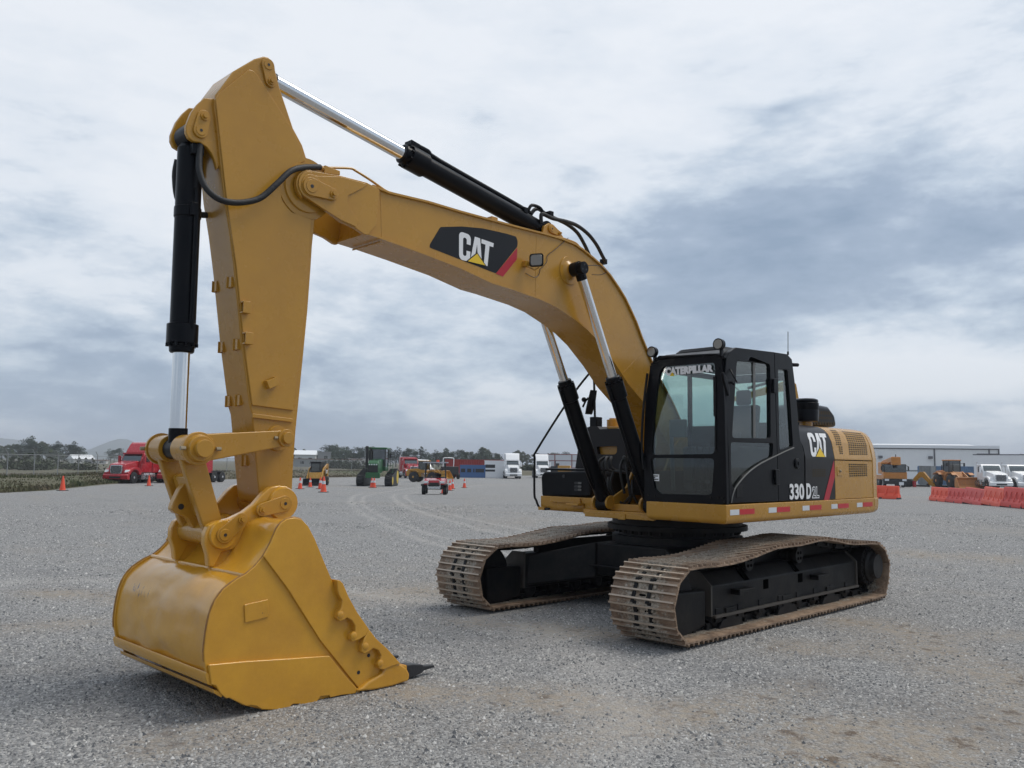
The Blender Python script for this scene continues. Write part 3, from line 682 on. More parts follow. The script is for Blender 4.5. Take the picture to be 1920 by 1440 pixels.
W_LO = roundq([(1.1733,1.9331),(0.2689,1.9452),(0.292,1.7962),(0.5618,1.7225),(0.9498,1.5783),(1.1154,1.4346),(1.1721,1.5124)], .04)
W_RR = roundq([(0.1237,1.8708),(-0.1965,1.9202),(-0.1497,2.3938),(-0.0939,2.8023),(0.129,2.7921)], .04)
cab = MB()
# roof shell (slightly domed) + floor + rear wall as one body
roof = [(1.24, .56), (1.24, 1.40), (-.26, 1.40), (-.26, .56)]
zr = max(p[1] for p in SIDE)
cab.pris([Vector((1.26, .56, 2.80)), Vector((1.28, .56, 2.86)), Vector((1.12, .60, 2.925)), Vector((-.18, .60, 2.965)), Vector((-.27, .56, 2.92)), Vector((-.27, .56, 2.80))], [Vector((1.26, 1.42, 2.80)), Vector((1.28, 1.42, 2.86)), Vector((1.12, 1.40, 2.925)), Vector((-.18, 1.40, 2.965)), Vector((-.27, 1.42, 2.92)), Vector((-.27, 1.42, 2.80))])
cab.box(-.34, 1.28, .53, 1.44, 1.29, 1.36)
cabo = cab.build('cab', BLK, EX, bevel=.03, seg=3)
DSEAM = [(0.2101,2.9678),(0.1931,2.3742),(0.1642,1.7741),(0.1691,1.2801)]
front_of = lambda pts, xs: pts
# left side: door (front part) and rear quarter panel, split at the seam
def clip(poly, fn):
    o = []
    for i in range(len(poly)):
        a, b = poly[i], poly[(i+1) % len(poly)]; fa, fb = fn(a), fn(b)
        if fa >= 0: o.append(a)
        if fa*fb < 0:
            t = fa/(fa-fb); o.append((a[0]+(b[0]-a[0])*t, a[1]+(b[1]-a[1])*t))
    return o
def sx(z):
    c = sorted(DSEAM, key=lambda p: p[1])
    for a, b in zip(c, c[1:]):
        if z <= b[1]: return a[0]+(b[0]-a[0])*(z-a[1])/(b[1]-a[1])
    return c[-1][0]
SIDEd = []
for i in range(len(SIDE)):
    a, b = SIDE[i], SIDE[(i+1) % len(SIDE)]; k = 5
    SIDEd += [(a[0]+(b[0]-a[0])*t/k, a[1]+(b[1]-a[1])*t/k) for t in range(k)]
door_out = clip(SIDEd, lambda p: p[0]-sx(p[1])-.004); rear_out = clip(SIDEd, lambda p: sx(p[1])-.004-p[0])
rear_out = [(x+.008 if z < 1.9 and x < -.55 else x, z) for x, z in rear_out]
dr = frame_panel('door', door_out, [W_UP, W_LO], 1.42, 1.47, BLK, cabo, .012)
rp = frame_panel('rear_quarter_panel', rear_out, [W_RR], 1.42, 1.47, BLK, cabo, .012)
def pane(name, outline, y, m_, parent, th=.006):
    m = MB(); m.py(outline, y, y+th); return m.build(name, m_, parent, smooth=False)
pane('door_window', W_UP, 1.440, GLS, dr); pane('door_lower_window', W_LO, 1.440, GLSD, dr); pane('rear_side_window', W_RR, 1.440, GLS, rp)
dv = [(0.6679,2.823),(0.6215,2.8273),(0.6392,1.9939),(0.6852,1.9925)]; MB().py(dv, 1.448, 1.458).build('window_divider', GREYP, dr)
bar = [(0.2439,2.8792),(0.2192,2.8816),(0.2369,1.9879),(0.2614,1.9872)]
# trim: door lines, arc ridge, hinges, latch, fuel cap
arc = [(-0.2089,1.9051),(-0.0399,1.8679),(0.1627,1.8184),(0.5619,1.7167),(0.8044,1.6292),(0.9648,1.5469),(1.0934,1.462),(1.1593,1.3746),(1.1841,1.3037)]
MB().tube([(x, 1.473, z) for x, z in arc], .008, 8, 3).build('door_rib', GREYP, dr)  # black rib coloured grey, its glossy highlight put into the colour
for q in ([(0.2815,2.6701),(0.189,2.6774),(0.1945,2.5132),(0.2869,2.507)], [(0.2786,1.6541),(0.1869,1.6545),(0.1805,1.482),(0.2721,1.4827)]):
    m = MB(); m.py(roundq(q, .02), 1.47, 1.50); m.build('hinge', BLK, dr, bevel=.008)
hq = [(1.0716,1.4784),(0.952,1.4885),(0.9662,1.36),(1.0853,1.3512)]
m = MB(); m.py(roundq(hq, .015), 1.468, 1.476); hl = m.build('door_latch', BLKF, dr, bevel=.004)
fc = [(-0.2804,1.7243),(-0.3666,1.7251)]
m = MB(); m.lathe((fc[0][0], 1.465, fc[0][1]), (fc[0][0], 1.49, fc[0][1]), [(0, .062), (.6, .062), (1, .05)], 28); m.box(fc[0][0]-.008, fc[0][0]+.008, 1.489, 1.498, fc[0][1]-.02, fc[0][1]+.02); m.build('filler_cap', BLK, rp)
# front frame: built in y,z and given depth along x
def frame_front(name, outer, holes, x0, x1, m_, parent, bevel=.008):
    Vv, F = contour_polys([outer]+holes); m = MB(); a = [m.b.verts.new((x1, y, z)) for y, z in Vv]
    for f in F: m.b.faces.new([a[i] for i in f])
    bmesh.ops.dissolve_limit(m.b, angle_limit=.01, verts=m.b.verts, edges=m.b.edges)
    g = bmesh.ops.extrude_face_region(m.b, geom=list(m.b.faces))
    for e in g['geom']:
        if isinstance(e, bmesh.types.BMVert): e.co.x = x0
    return m.build(name, m_, parent, bevel=bevel)
FO = [(0.4534,1.2769),(0.4457,1.9216),(0.4713,2.4412),(0.5307,2.7562),(0.5745,2.8492),(0.6538,2.8969),(1.4347,2.8505),(1.4512,2.6472),(1.4721,2.3004),(1.4874,1.2906)]
FW = roundq([(0.5489,1.7992),(0.5718,2.169),(0.6163,2.5236),(0.6744,2.7343),(0.7243,2.7724),(1.3636,2.7715),(1.3463,1.8067)], .05)
FL = roundq([(0.5308,1.7644),(1.3458,1.7607),(1.3099,1.3989),(1.265,1.3809),(0.6608,1.372),(0.5903,1.4163)], .05)
ff = frame_front('front_frame', FO, [FW, FL], 1.25, 1.295, BLK, cabo, .012)
MB().px(FW, 1.270, 1.276).build('windshield', GLS, ff, smooth=False)
MB().px(FL, 1.270, 1.276).build('lower_windshield', GLSD, ff, smooth=False)
# right side wall of the cab: posts with glass between
m = MB()
rs = lambda x0, x1, z0, z1: m.box(x0, x1, .50, .535, z0, z1)
rs(1.2, 1.25, 1.36, 2.8); rs(-.27, -.20, 1.36, 2.8); rs(.45, .50, 1.36, 2.8); rs(-.27, 1.25, 1.36, 1.62); rs(-.27, 1.25, 2.74, 2.8)
m.build('right_wall', BLK, cabo); MB().box(-.2, 1.2, .515, .52, 1.62, 2.74).build('right_window', GLS, cabo, smooth=False)
m = MB(); m.box(-.34, -.29, .535, 1.42, 1.36, 2.0); m.box(-.30, -.26, .535, .62, 2.0, 2.8); m.box(-.30, -.26, 1.33, 1.42, 2.0, 2.8); m.box(-.30, -.26, .62, 1.33, 2.70, 2.8); m.build('rear_wall', BLK, cabo)
MB().box(-.285, -.28, .62, 1.33, 2.0, 2.70).build('rear_window', GLS, cabo, smooth=False)
# writing on the windshield header, sticker
hb = [(0.7447,2.6636),(1.343,2.6704),(1.3439,2.7495),(0.7382,2.7586)]
m = MB(); m.px([(0.6902,2.6999),(1.3455,2.6905),(1.3465,2.7754),(0.6906,2.7773)], 1.262, 1.266); m.build('sun_visor_strip', TEETH, ff)
lay(text_polys('CATERPILLAR', .075), [Vector((1.2985, y, z)) for y, z in hb], .0005, 'windshield_lettering', WHT, ff)
tq = [(0.8007,2.6571),(0.8632,2.6589),(0.8323,2.702),(0.8309,2.7021)]
lay(([(0,0),(1,0),(.5,1)], [(0,1,2)]), [Vector((1.2985, y, z)) for y, z in tq], .003, 'lettering_triangle', LOGY, ff)
sq = [(0.5356,1.5114),(0.6389,1.5108),(0.6392,1.5837),(0.5359,1.5849)]
lb = MB(); lb.px(sq, 1.277, 1.279); lbo = lb.build('window_sticker', WHT, ff, smooth=False)
m = MB()
for k, (a, b) in enumerate(((.1, .85), (.1, .5), (.15, .9))):
    zz = sq[0][1]+(sq[2][1]-sq[0][1])*(.75-.25*k); y0 = sq[0][0]+(sq[1][0]-sq[0][0])*a; y1 = sq[0][0]+(sq[1][0]-sq[0][0])*b; m.box(1.279, 1.2795, min(y0, y1), max(y0, y1), zz-.006, zz+.006)
m.build('sticker_print', TEETH, lbo)
# bolts round the frame
m = MB()
for u, v in [(0.4877,1.8382),(1.3751,1.8365),(0.5078,1.3553),(0.5935,1.3466),(1.2998,1.3545),(1.3884,1.3577),(1.4384,1.3541),(1.4566,1.3166),(0.6357,2.8679),(1.2184,2.8449),(1.4042,2.7061)]: m.cyl((1.294, u, v), (1.305, u, v), .011, n=8)
m.build('frame_bolts', BLKF, ff)
# roof hatch and gutters
m = MB(); m.pris([Vector((x, y, 2.935+.035*(1.1-x)/1.3)) for x, y in rrect(.25, 1.05, .66, 1.30, .08)], [Vector((x, y, 2.985+.03*(1.1-x)/1.3)) for x, y in rrect(.28, 1.0, .70, 1.26, .08)]); m.build('roof_hatch', BLK, cabo, bevel=.015)
m = MB(); m.tube([(1.28, .60, 2.84), (1.30, .75, 2.865), (1.30, 1.30, 2.855), (1.27, 1.42, 2.84)], .014, 8, 3); m.build('front_gutter', BLK, cabo)
# work lights on the roof edge
def worklight(y, z, x=1.33):
    m = MB(); m.lathe((x-.05, y, z), (x+.02, y, z), [(0, .03), (.2, .058), (1, .062)], 24); o = m.build('work_light', BLK, cabo)
    m = MB(); m.lathe((x+.018, y, z), (x+.026, y, z), [(0, .052), (1, .048)], 24); m.build('lens', LENS, o)
    m = MB(); m.box(x-.07, x-.03, y-.012, y+.012, z-.13, z-.02); m.box(x-.09, x-.03, y-.04, y+.04, z-.14, z-.12); m.build('lamp_bracket', BLK, o)
wl = [(1.4348,2.9505),(0.589,2.9401)]
worklight(*wl[0]); worklight(*wl[1])
# mirror on the front left pillar, bracket arms
mp = [(1.4747,2.6306),(1.4556,2.561),(1.3962,2.4503),(1.3662,2.3974),(1.3349,2.4049),(1.3436,2.4815),(1.3934,2.5824),(1.4438,2.6387)]
m = MB(); m.py(mp, 1.535, 1.565); mr = m.build('side_mirror', BLK, cabo, bevel=.01)
ma = [(1.2795,2.5277),(1.1406,2.5606),(1.1931,2.6071),(1.1804,2.6981),(1.2863,2.7001)]
m = MB(); m.tube([(ma[0][0], 1.57, ma[0][1]), (ma[1][0], 1.475, ma[1][1])], .012, 8); m.tube([(ma[3][0], 1.475, ma[3][1]), (ma[2][0], 1.53, ma[2][1]), (ma[1][0], 1.53, ma[1][1])], .008, 8, 3); m.build('mirror_arm', BLK, mr)
# pillar hand rail and left wiper
hr = [(0.4691,1.6367),(0.4407,1.9029),(0.471,2.3489),(0.523,2.7053)]
m = MB(); m.tube([(1.33, y, z) for y, z in hr], .014, 8, 3); m.build('grab_handle', BLKF, ff)
wp = [(1.346,1.8197),(1.3541,2.5394)]
m = MB(); m.tube([(1.302, wp[0][0]+.02, wp[0][1]), (1.305, wp[1][0]+.02, wp[1][1])], .007, 6); m.box(1.298, 1.306, wp[0][0]-.0, wp[0][0]+.03, 2.2, 2.62); m.build('wiper', BLKF, ff)
# antenna, small rear lamp
an = [(-0.2516,3.0075),(-0.2616,3.2756)]; m = MB(); m.cyl((an[0][0], 1.40, an[0][1]-.01), (an[1][0], 1.40, an[1][1]), .004, n=6); m.cyl((an[0][0], 1.40, an[0][1]-.01), (an[0][0], 1.40, an[0][1]+.03), .012, n=8); m.build('antenna', BLK, cabo)
rl = [(-0.4136,2.8956),(-0.4679,2.9005)]; m = MB(); m.cyl((rl[0][0]+.02, 1.38, rl[0][1]), (rl[1][0]-.02, 1.40, rl[1][1]), .022); m.build('rear_lamp', BLK, cabo)
# interior: seat, consoles, joysticks, levers, monitor, floor
m = MB(); m.box(.12, .62, .78, 1.20, 1.70, 1.83); seat = m.build('seat', INT, cabo, bevel=.05, seg=3)
m = MB(); m.pris([Vector((.12, .78, 1.8)), Vector((.24, .78, 1.8)), Vector((.08, .80, 2.40)), Vector((-.02, .80, 2.40))], [Vector((.12, 1.20, 1.8)), Vector((.24, 1.20, 1.8)), Vector((.08, 1.18, 2.40)), Vector((-.02, 1.18, 2.40))]); m.build('backrest', INT, seat, bevel=.04, seg=3)
m = MB(); m.box(.02, .10, .90, 1.08, 2.40, 2.58); m.build('headrest', INT, seat, bevel=.03)
for y0 in (.62, 1.24):
    m = MB(); m.box(.15, .80, y0, y0+.13, 1.40, 1.90); c_ = m.build('console', INT, cabo, bevel=.03)
    m = MB(); m.tube([(.70, y0+.065, 1.88), (.73, y0+.065, 1.98), (.71, y0+.065, 2.05)], .022, 8, 3); m.build('joystick', RUB, c_)
m = MB()
for y0 in (.92, 1.0, 1.08, 1.16): m.tube([(.98, y0, 1.38), (1.02, y0, 1.62), (.95, y0, 1.92)], .012, 6, 3); m.box(1.0, 1.14, y0-.03, y0+.03, 1.50, 1.53)
m.build('travel_levers', BLKF, cabo)
m = MB(); m.box(.96, 1.0, .58, .80, 2.0, 2.2); m.tube([(.98, .62, 1.4), (.98, .60, 2.0)], .025, 8); m.build('monitor', GREYP, cabo, bevel=.015)
# ---------------- right hand side boxes and tank ----------------
TB = [(-1.4963,1.2598),(-1.5139,1.5294),(-1.4622,1.5823),(-0.6954,1.6037),(-0.6609,1.5713),(-0.6681,1.2823)]
m = MB(); m.px(roundq(TB, .04), .02, .88); tbx = m.build('tool_box', BLK, EX, bevel=.03, seg=3)
tl = [(-1.4709,1.5997),(-1.4712,1.631),(-0.7287,1.6265),(-0.7286,1.5967)]
m = MB(); m.px(tl, .0, .84); m.build('lid', BLK, tbx, bevel=.01)
SL = [(-0.9298,1.4532),(-0.807,1.4561),(-0.9295,1.4098),(-0.8067,1.413),(-0.9292,1.3697),(-0.8065,1.3733)]
for k in range(3):
    y0, z0 = SL[2*k]; y1, _ = SL[2*k+1]; m = MB(); m.px(rrect(min(y0, y1), max(y0, y1), z0-.018, z0+.012, .012), .8805, .884); s__ = m.build('vent_slot', TEETH, tbx)
    m = MB(); m.px(rrect((y0+y1)/2, max(y0, y1)-.004, z0-.015, z0+.009, .01), .884, .886); m.build('vent_back', GREYP, s__)
m = MB(); c0 = [(-1.1095,1.53)][0]; m.cyl((.88, c0[0], c0[1]), (.886, c0[0], c0[1]), .022); m.build('lock', TEETH, tbx)
TK = [(-1.4204,1.6022),(-1.3612,1.9324),(-1.2548,2.1675),(-1.1438,2.1937),(-1.0251,2.1875),(-0.9978,2.1481),(-0.6966,2.156),(-0.6101,2.1198),(-0.5844,1.948),(-0.5419,1.6279)]
TKW = [(-1.0468,1.9198),(-0.7051,1.9283),(-0.7093,1.8456),(-0.7398,1.8181),(-1.0237,1.8179)]
tk = frame_front('fuel_tank', roundq(TK, .03), [roundq(TKW, .02)], -.45, .30, BLKS, EX, .015)
m = MB(); m.px([(-1.109,1.8046),(-0.7429,1.8052),(-0.743,1.9369),(-1.1095,1.9393)], .18, .24); m.build('tank_step', YEL, tk, bevel=.01)
p_ = [(-1.1785,2.1591),(-0.8342,2.1452),(-0.8342,2.1876),(-1.1787,2.1952)]
m = MB(); m.px(p_, -.5, .1); m.build('top_walkway', YEL, tk, bevel=.006)
cp = [(-1.2519,2.2047),(-1.0851,2.201),(-1.0852,2.3028),(-1.2522,2.3075)]
yc_ = (cp[0][0]+cp[1][0])/2; m = MB(); m.cyl((-.2, yc_, cp[0][1]), (-.2, yc_, cp[2][1]), abs(cp[0][0]-cp[1][0])/2); m.cyl((-.2, yc_, cp[2][1]), (-.2, yc_, cp[2][1]+.02), .05); m.build('tank_cap', YEL, tk, bevel=.004)
ex = [(-1.266,2.1918),(-1.2665,2.3303)]; m = MB(); m.box(-.02, .11, ex[0][0]-.06, ex[0][0]+.06, ex[0][1], ex[1][1]); m.build('mirror_base', BLK, tk, bevel=.01)
po = [(-1.2805,2.3088),(-1.2966,2.8005),(-1.3164,3.0084)]; m = MB(); m.tube([(.05, y, z) for y, z in po], .016, 8); m.build('handrail_post', BLKF, tk)
mi = [(-1.3691,2.3666),(-1.3413,2.4899),(-1.2762,2.6916),(-1.2669,2.6985),(-1.2943,2.5245),(-1.3502,2.3733)]
m = MB(); m.px(mi, .02, .16); mio = m.build('right_mirror', BLK, tk, bevel=.006)
ar = [(-1.4386,2.4706),(-1.3913,2.5494),(-1.3441,2.5912)]; m = MB(); m.tube([(.12, y, z) for y, z in ar], .014, 8); m.sph((.14, ar[1][0]-.01, ar[1][1]+.02), .035); m.build('mirror_arm', BLK, mio)
HR = [(-0.7558,2.9045),(-0.7732,2.8788),(-1.0919,2.4885),(-1.543,1.8559),(-1.5752,1.7512),(-1.574,1.2995),(-1.5442,1.2176),(-1.4859,1.1236),(-1.4103,1.103),(-1.3078,1.111)]
m = MB(); m.tube([(.93 if i > 2 else .93-.3*(3-i)/3, y, z) for i, (y, z) in enumerate(HR)], .015, 8, 4); m.build('access_handrail', BLKF, EX)
m = MB(); q = [(-1.486,1.1305),(-1.3825,1.1349),(-1.3821,1.0941),(-1.4855,1.0893)]; m.px(q, .88, .95); m.build('handrail_clamp', YEL, rd)
# hydraulic hoses in the middle
hp = [[(-0.5795,1.4606),(-0.6057,1.6914),(-0.5889,1.7644),(-0.5466,1.7778),(-0.5128,1.7449),(-0.4707,1.627),(-0.4124,1.5951)], [(-0.552,1.461),(-0.5779,1.6788),(-0.5612,1.7585),(-0.519,1.7786),(-0.4769,1.7457),(-0.4517,1.6537),(-0.3853,1.589)],
 [(-0.164,1.3441),(-0.188,1.5983),(-0.2202,1.7067),(-0.1961,1.771),(-0.1559,1.7775),(-0.124,1.7457),(-0.0923,1.6314),(-0.0136,1.5504)], [(-0.1066,1.2818),(-0.1222,1.5675),(-0.1781,1.6818),(-0.162,1.7589),(-0.13,1.7719),(-0.0902,1.7465),(-0.0508,1.6322),(-0.0038,1.5695),(0.0663,1.5519)],
 [(-0.3681,1.531),(-0.3269,1.4036),(-0.278,1.2775),(-0.1895,1.2238),(-0.0863,1.2532),(-0.0078,1.3187)], [(-0.3731,1.5956),(-0.3729,1.4335),(-0.3073,1.2552),(-0.2103,1.2079),(-0.0987,1.2631),(-0.0511,1.4103)],
 [(-0.0826,1.5046),(-0.0512,1.3787),(-0.0357,1.2529),(0.0267,1.2052)], [(-0.0037,1.5822),(0.0118,1.5193),(0.0739,1.4954),(0.1433,1.522)], [(-0.4516,1.6011),(-0.3277,1.603),(-0.2218,1.5916)]]
for q, xx in zip(hp, (.75, .7, .85, .8, .9, .8, .8, .8, .7)):
    m = MB(); m.tube([(xx+.05*math.sin(i*1.7), y, z) for i, (y, z) in enumerate(q)], .017, 8, 4); m.build('hydraulic_hose', RUB, EX)
m = MB(); m.box(.30, .62, -.22, .20, 1.32, 1.55); m.box(.5, .75, .26, .48, 1.22, 1.40); m.build('swivel_block', BLKF, EX, bevel=.01)
# ---------------- boom ----------------
WB = .21
BT = [(5.5035,3.997),(5.2138,4.0682),(5.1874,4.0703),(4.9539,4.0728),(4.9033,4.0617),(4.7258,4.0426),(4.2916,4.0613),(3.9011,4.0584),(3.5184,4.0635),(3.1324,4.0697),(2.7121,4.0808),(2.4611,4.0824),(2.229,4.0655),(2.083,4.0265),(1.9273,3.9733),(1.7709,3.9106),(1.6149,3.8256),(1.4485,3.6983),(1.3389,3.6031),(1.2481,3.4993),(1.1255,3.3505),(1.0116,3.1749),(0.8145,2.9095),(0.6212,2.6888),(0.3729,2.427),(0.1721,2.1618)]
BB = [(5.5106,3.7974),(5.3494,3.7413),(5.1943,3.6765),(5.06,3.6525),(4.966,3.6162),(4.7806,3.6017),(4.4089,3.5649),(3.8878,3.5032),(3.4696,3.4252),(3.2496,3.4119),(2.784,3.3671),(2.5374,3.3236),(2.237,3.2263),(2.0365,3.1462),(1.83,3.0341),(1.5451,2.8229),(1.2992,2.6058),(0.9411,2.369),(0.643,2.0796)]
foot = [(.36, 1.80), (.28, 1.66), (.10, 1.60), (-.06, 1.70), (-.08, 1.88)]
BP = BT + foot[::-1] + BB[::-1]
def inset(P, d):
    P = [Vector(p) for p in P]; n = len(P); o = []
    ar = sum(P[i].x*P[(i+1) % n].y-P[(i+1) % n].x*P[i].y for i in range(n)); sg = 1 if ar > 0 else -1
    for i in range(n):
        a = (P[i]-P[i-1]).normalized(); b = (P[(i+1) % n]-P[i]).normalized()
        na = Vector((-a.y, a.x))*sg; nb = Vector((-b.y, b.x))*sg; m_ = (na+nb)
        if m_.length < .2: m_ = na
        m_.normalize(); k = d/max(.5, m_.dot(na)); o.append(tuple(P[i]+m_*k))
    return o
head_cut = 6
m = MB(); body = inset(BT[4:] + foot[::-1] + BB[4:][::-1], .012)
m.py(body, -WB+.0, WB)
boom = m.build('boom', YEL, EX, bevel=.004)
def strip(pts, y0, y1, th, up=1):
    """plate following a curve in x,z, with thickness th"""
    m = MB(); P = [Vector(p) for p in pts]; N_ = []
    for i in range(len(P)):
        d = (P[min(i+1, len(P)-1)]-P[max(i-1, 0)]).normalized(); N_.append(Vector((d.y, -d.x))*up)
    A = P + [p+n*th for p, n in zip(P, N_)][::-1]
    for i in range(len(P)-1):
        a, b = P[i], P[i+1]; c, d = P[i+1]+N_[i+1]*th, P[i]+N_[i]*th
        vs = [m.b.verts.new((v.x, y, v.y)) for y in (y0, y1) for v in (a, b, c, d)]
        for f in ((0,1,2,3),(7,6,5,4),(0,4,5,1),(3,2,6,7)): m.b.faces.new([vs[k] for k in f])
        if i == 0: m.b.faces.new([vs[k] for k in (0,3,7,4)])
        if i == len(P)-2: m.b.faces.new([vs[k] for k in (1,5,6,2)])
    bmesh.ops.remove_doubles(m.b, verts=m.b.verts, dist=1e-4)
    return m
strip(BT[4:], -WB-.022, WB+.022, .018, -1).build('top_flange', YEL, boom)
strip(BB[4:-1], -WB-.022, WB+.022, .018, 1).build('bottom_flange', YEL, boom)
# nose fork: two plates that straddle the stick
NC = [(5.5243,3.8894)][0]
NP = [(5.24,4.0499),(4.9819,4.0567),(4.9316,4.0457),(4.8466,4.0239),(4.8704,3.7171),(4.9555,3.6017),(4.994,3.6032),(5.0873,3.6392),(5.2207,3.6631),(5.3747,3.7275),(5.5349,3.7832),(5.6091,3.8053)]
top_arc = [(NC[0]+.135*math.cos(R(a)), NC[1]+.135*math.sin(R(a))) for a in range(-60, 101, 16)]
for s in (1, -1):
    m = MB(); P = NP + top_arc if s > 0 else NP + top_arc
    m.py(P, WB*s+(.0 if s > 0 else -.04), WB*s+(.04 if s > 0 else .0)); fk = m.build('nose_plate', YEL, boom, bevel=.006)
    RP = [(5.5369,3.9734),(5.2496,4.0371),(4.981,4.0395),(5.0235,3.9965),(5.1708,3.8967),(5.1797,3.849),(5.1345,3.7725),(5.0675,3.6956),(5.0872,3.6456),(5.2311,3.6697),(5.4179,3.7316),(5.5688,3.7852)]
    if s > 0:
        m = MB(); m.py(RP + [(NC[0]+.12*math.cos(R(a)), NC[1]+.12*math.sin(R(a))) for a in range(-50, 91, 20)], .25, .262); m.build('doubler_plate', YEL, fk, bevel=.004)
def keeper(parent, q, rad, y, r2=None, bolt=True, pin=True, name='pin_keeper'):
    """pin end with its retaining plate: q = pin centre and bolt centre (x,z)"""
    (x0, z0), (x1, z1) = q; r2 = r2 or rad*.7
    m = MB(); m.py(hull2(x0, z0, rad, x1, z1, r2), y, y+.018); k_ = m.build(name, YEL, parent, bevel=.004)
    m = MB(); m.cyl((x1, y+.017, z1), (x1, y+.03, z1), r2*.62, n=20); m.cyl((x1, y+.03, z1), (x1, y+.048, z1), r2*.36, n=6); m.build('bolt', YEL, k_)
    m = MB(); m.lathe((x0, y+.017, z0), (x0, y+.024, z0), [(0, rad*.72), (1, rad*.66)], 24); m.cyl((x0, y+.0175, z0), (x0, y+.0178, z0), rad*.1, n=8); m.build('pin_end', YEL, k_)
    m = MB(); m.cyl((x0, y+.024, z0), (x0, y+.0262, z0), rad*.2, n=12); m.build('grease_hole', TEETH, k_)
    return k_
m = MB(); m.cyl((NC[0], WB+.04, NC[1]), (NC[0], WB+.058, NC[1]), .095, n=36); m.cyl((NC[0], -WB-.06, NC[1]), (NC[0], -WB-.03, NC[1]), .095, n=36); m.build('nose_boss', YEL, boom, bevel=.005)
keeper(boom, [(5.5364,3.8797),(5.3347,3.8637)], .075, WB+.056, .05)
# weld seams
for q in ([(4.8069,4.0133),(4.7823,3.6057)], [(2.8276,4.0429),(2.8342,3.3706)], [(0.9094,3.0655),(1.3714,2.7224)]):
    (xa, za), (xb, zb) = q; m = MB(); m.tube([(xa, WB-.001, za), (xb, WB-.001, zb)], .004, 8); m.build('weld_seam', YEL, boom)
q = [(4.7921,3.6041)][0]; m = MB(); m.tube([(q[0], WB, q[1]-.02), (q[0], -WB, q[1]-.02)], .008, 6); m.build('weld_seam', YEL, boom)
# dark logo decal with red end
LD = roundq([(4.1237,3.8539),(3.8608,3.9139),(3.5913,3.9517),(3.2635,3.9654),(3.127,3.9628),(3.1032,3.9208),(3.1062,3.8653),(3.4033,3.5388),(4.2455,3.6369),(4.2432,3.6672)], .018)
LR = [(3.107,3.8513),(3.1127,3.7324),(3.3048,3.5231),(3.4042,3.5359)]
dc = MB(); dc.py(LD, WB+.0006, WB+.002); dco = dc.build('logo_decal', mat('decal_black', (.012, .013, .016), .45, var=.08, spec=.25), boom, smooth=False)
m = MB(); m.py(LR, WB+.0006, WB+.0028); m.build('decal_red_end', LOGR, dco, smooth=False)
lg = [(3.8877,3.5924),(3.4705,3.5909),(3.4391,3.8334),(3.8942,3.863)]
logo(dco, [Vector((x, WB+.002, z)) for x, z in lg], .0012)
# pivot boss for the boom cylinders
PB = [(2.3374,3.7511)][0]; PB = ((PB[0]+[(2.2937,3.7518)][0][0])/2, (PB[1]+[(2.2937,3.7518)][0][1])/2)
CYT = [(2.3378,3.7372)][0]
m = MB(); m.lathe((PB[0], WB-.002, PB[1]), (PB[0], WB+.012, PB[1]), [(0, .155), (1, .15)], 40); m.lathe((PB[0], WB, PB[1]), (PB[0], WB+.12, PB[1]), [(0, .14), (.05, .115), (.3, .07), (1, .066)], 32)
m.build('cylinder_boss', YEL, boom); m = MB(); m.lathe((PB[0], -WB, PB[1]), (PB[0], -WB-.12, PB[1]), [(0, .14), (.05, .115), (.3, .07), (1, .066)], 32); m.build('cylinder_boss', YEL, boom)
# work light on the boom
wlc = [(2.9459,3.7235)][0]
m = MB(); m.py(rrect(wlc[0]-.06, wlc[0]+.06, wlc[1]-.06, wlc[1]+.06, .028), -.02, .0)
Mw = Matrix.Translation((wlc[0], .34, wlc[1])) @ Matrix.Rotation(R(28), 4, 'Z')
m = MB(); m.pris([Mw @ Vector((.045, y, z)) for y, z in rrect(-.075, .075, -.07, .07, .03)], [Mw @ Vector((-.03, y*.75, z*.75)) for y, z in rrect(-.075, .075, -.07, .07, .03)]); wlo = m.build('boom_light', BLK, boom, bevel=.006)
m = MB(); m.pris([Mw @ Vector((.046, y, z)) for y, z in rrect(-.06, .06, -.055, .055, .025)], [Mw @ Vector((.05, y*.95, z*.95)) for y, z in rrect(-.06, .06, -.055, .055, .025)]); m.build('lens', LENS, wlo)
m = MB(); m.box(wlc[0]+.03, wlc[0]+.09, WB, WB+.05, wlc[1]-.05, wlc[1]+.0); m.tube([(wlc[0]+.06, WB+.04, wlc[1]-.05), (wlc[0]+.03, .33, wlc[1]-.095), (wlc[0], .36, wlc[1]-.07)], .008, 6); m.build('lamp_bracket', YEL, wlo)
wr = [(2.3348,4.1058),(2.5553,3.9355),(2.6625,3.8527),(2.6863,3.7747),(2.7827,3.679)]; m = MB(); m.tube([(x, WB+.006+.01*(i % 2), z) for i, (x, z) in enumerate(wr)], .0035, 5, 4)
wr = [(2.9882,3.6106),(2.8776,3.5849),(2.7981,3.6204),(2.7827,3.679)]; m.tube([(x, WB+.006+.01*(i % 2), z) for i, (x, z) in enumerate(wr)], .0035, 5, 4); m.build('lamp_cable', TEETH, boom)
# stick-cylinder foot bracket on top of the boom
SF = [(2.5202,4.1821)][0]
sfq = [(2.6481,4.096),(2.6244,4.1932),(2.5497,4.2437),(2.4819,4.2406),(2.3871,4.1958),(2.3082,4.1291),(2.2552,4.0863)]
for s in (1, -1):
    m = MB(); m.py(sfq+[(sfq[-1][0], sfq[-1][1]-.1), (sfq[0][0], sfq[0][1]-.1)], .10*s, .13*s); m.build('cylinder_bracket', YEL, boom, bevel=.006)
keeper(boom, [(2.5202,4.1821),(2.4004,4.1541)], .045, .13, .03)
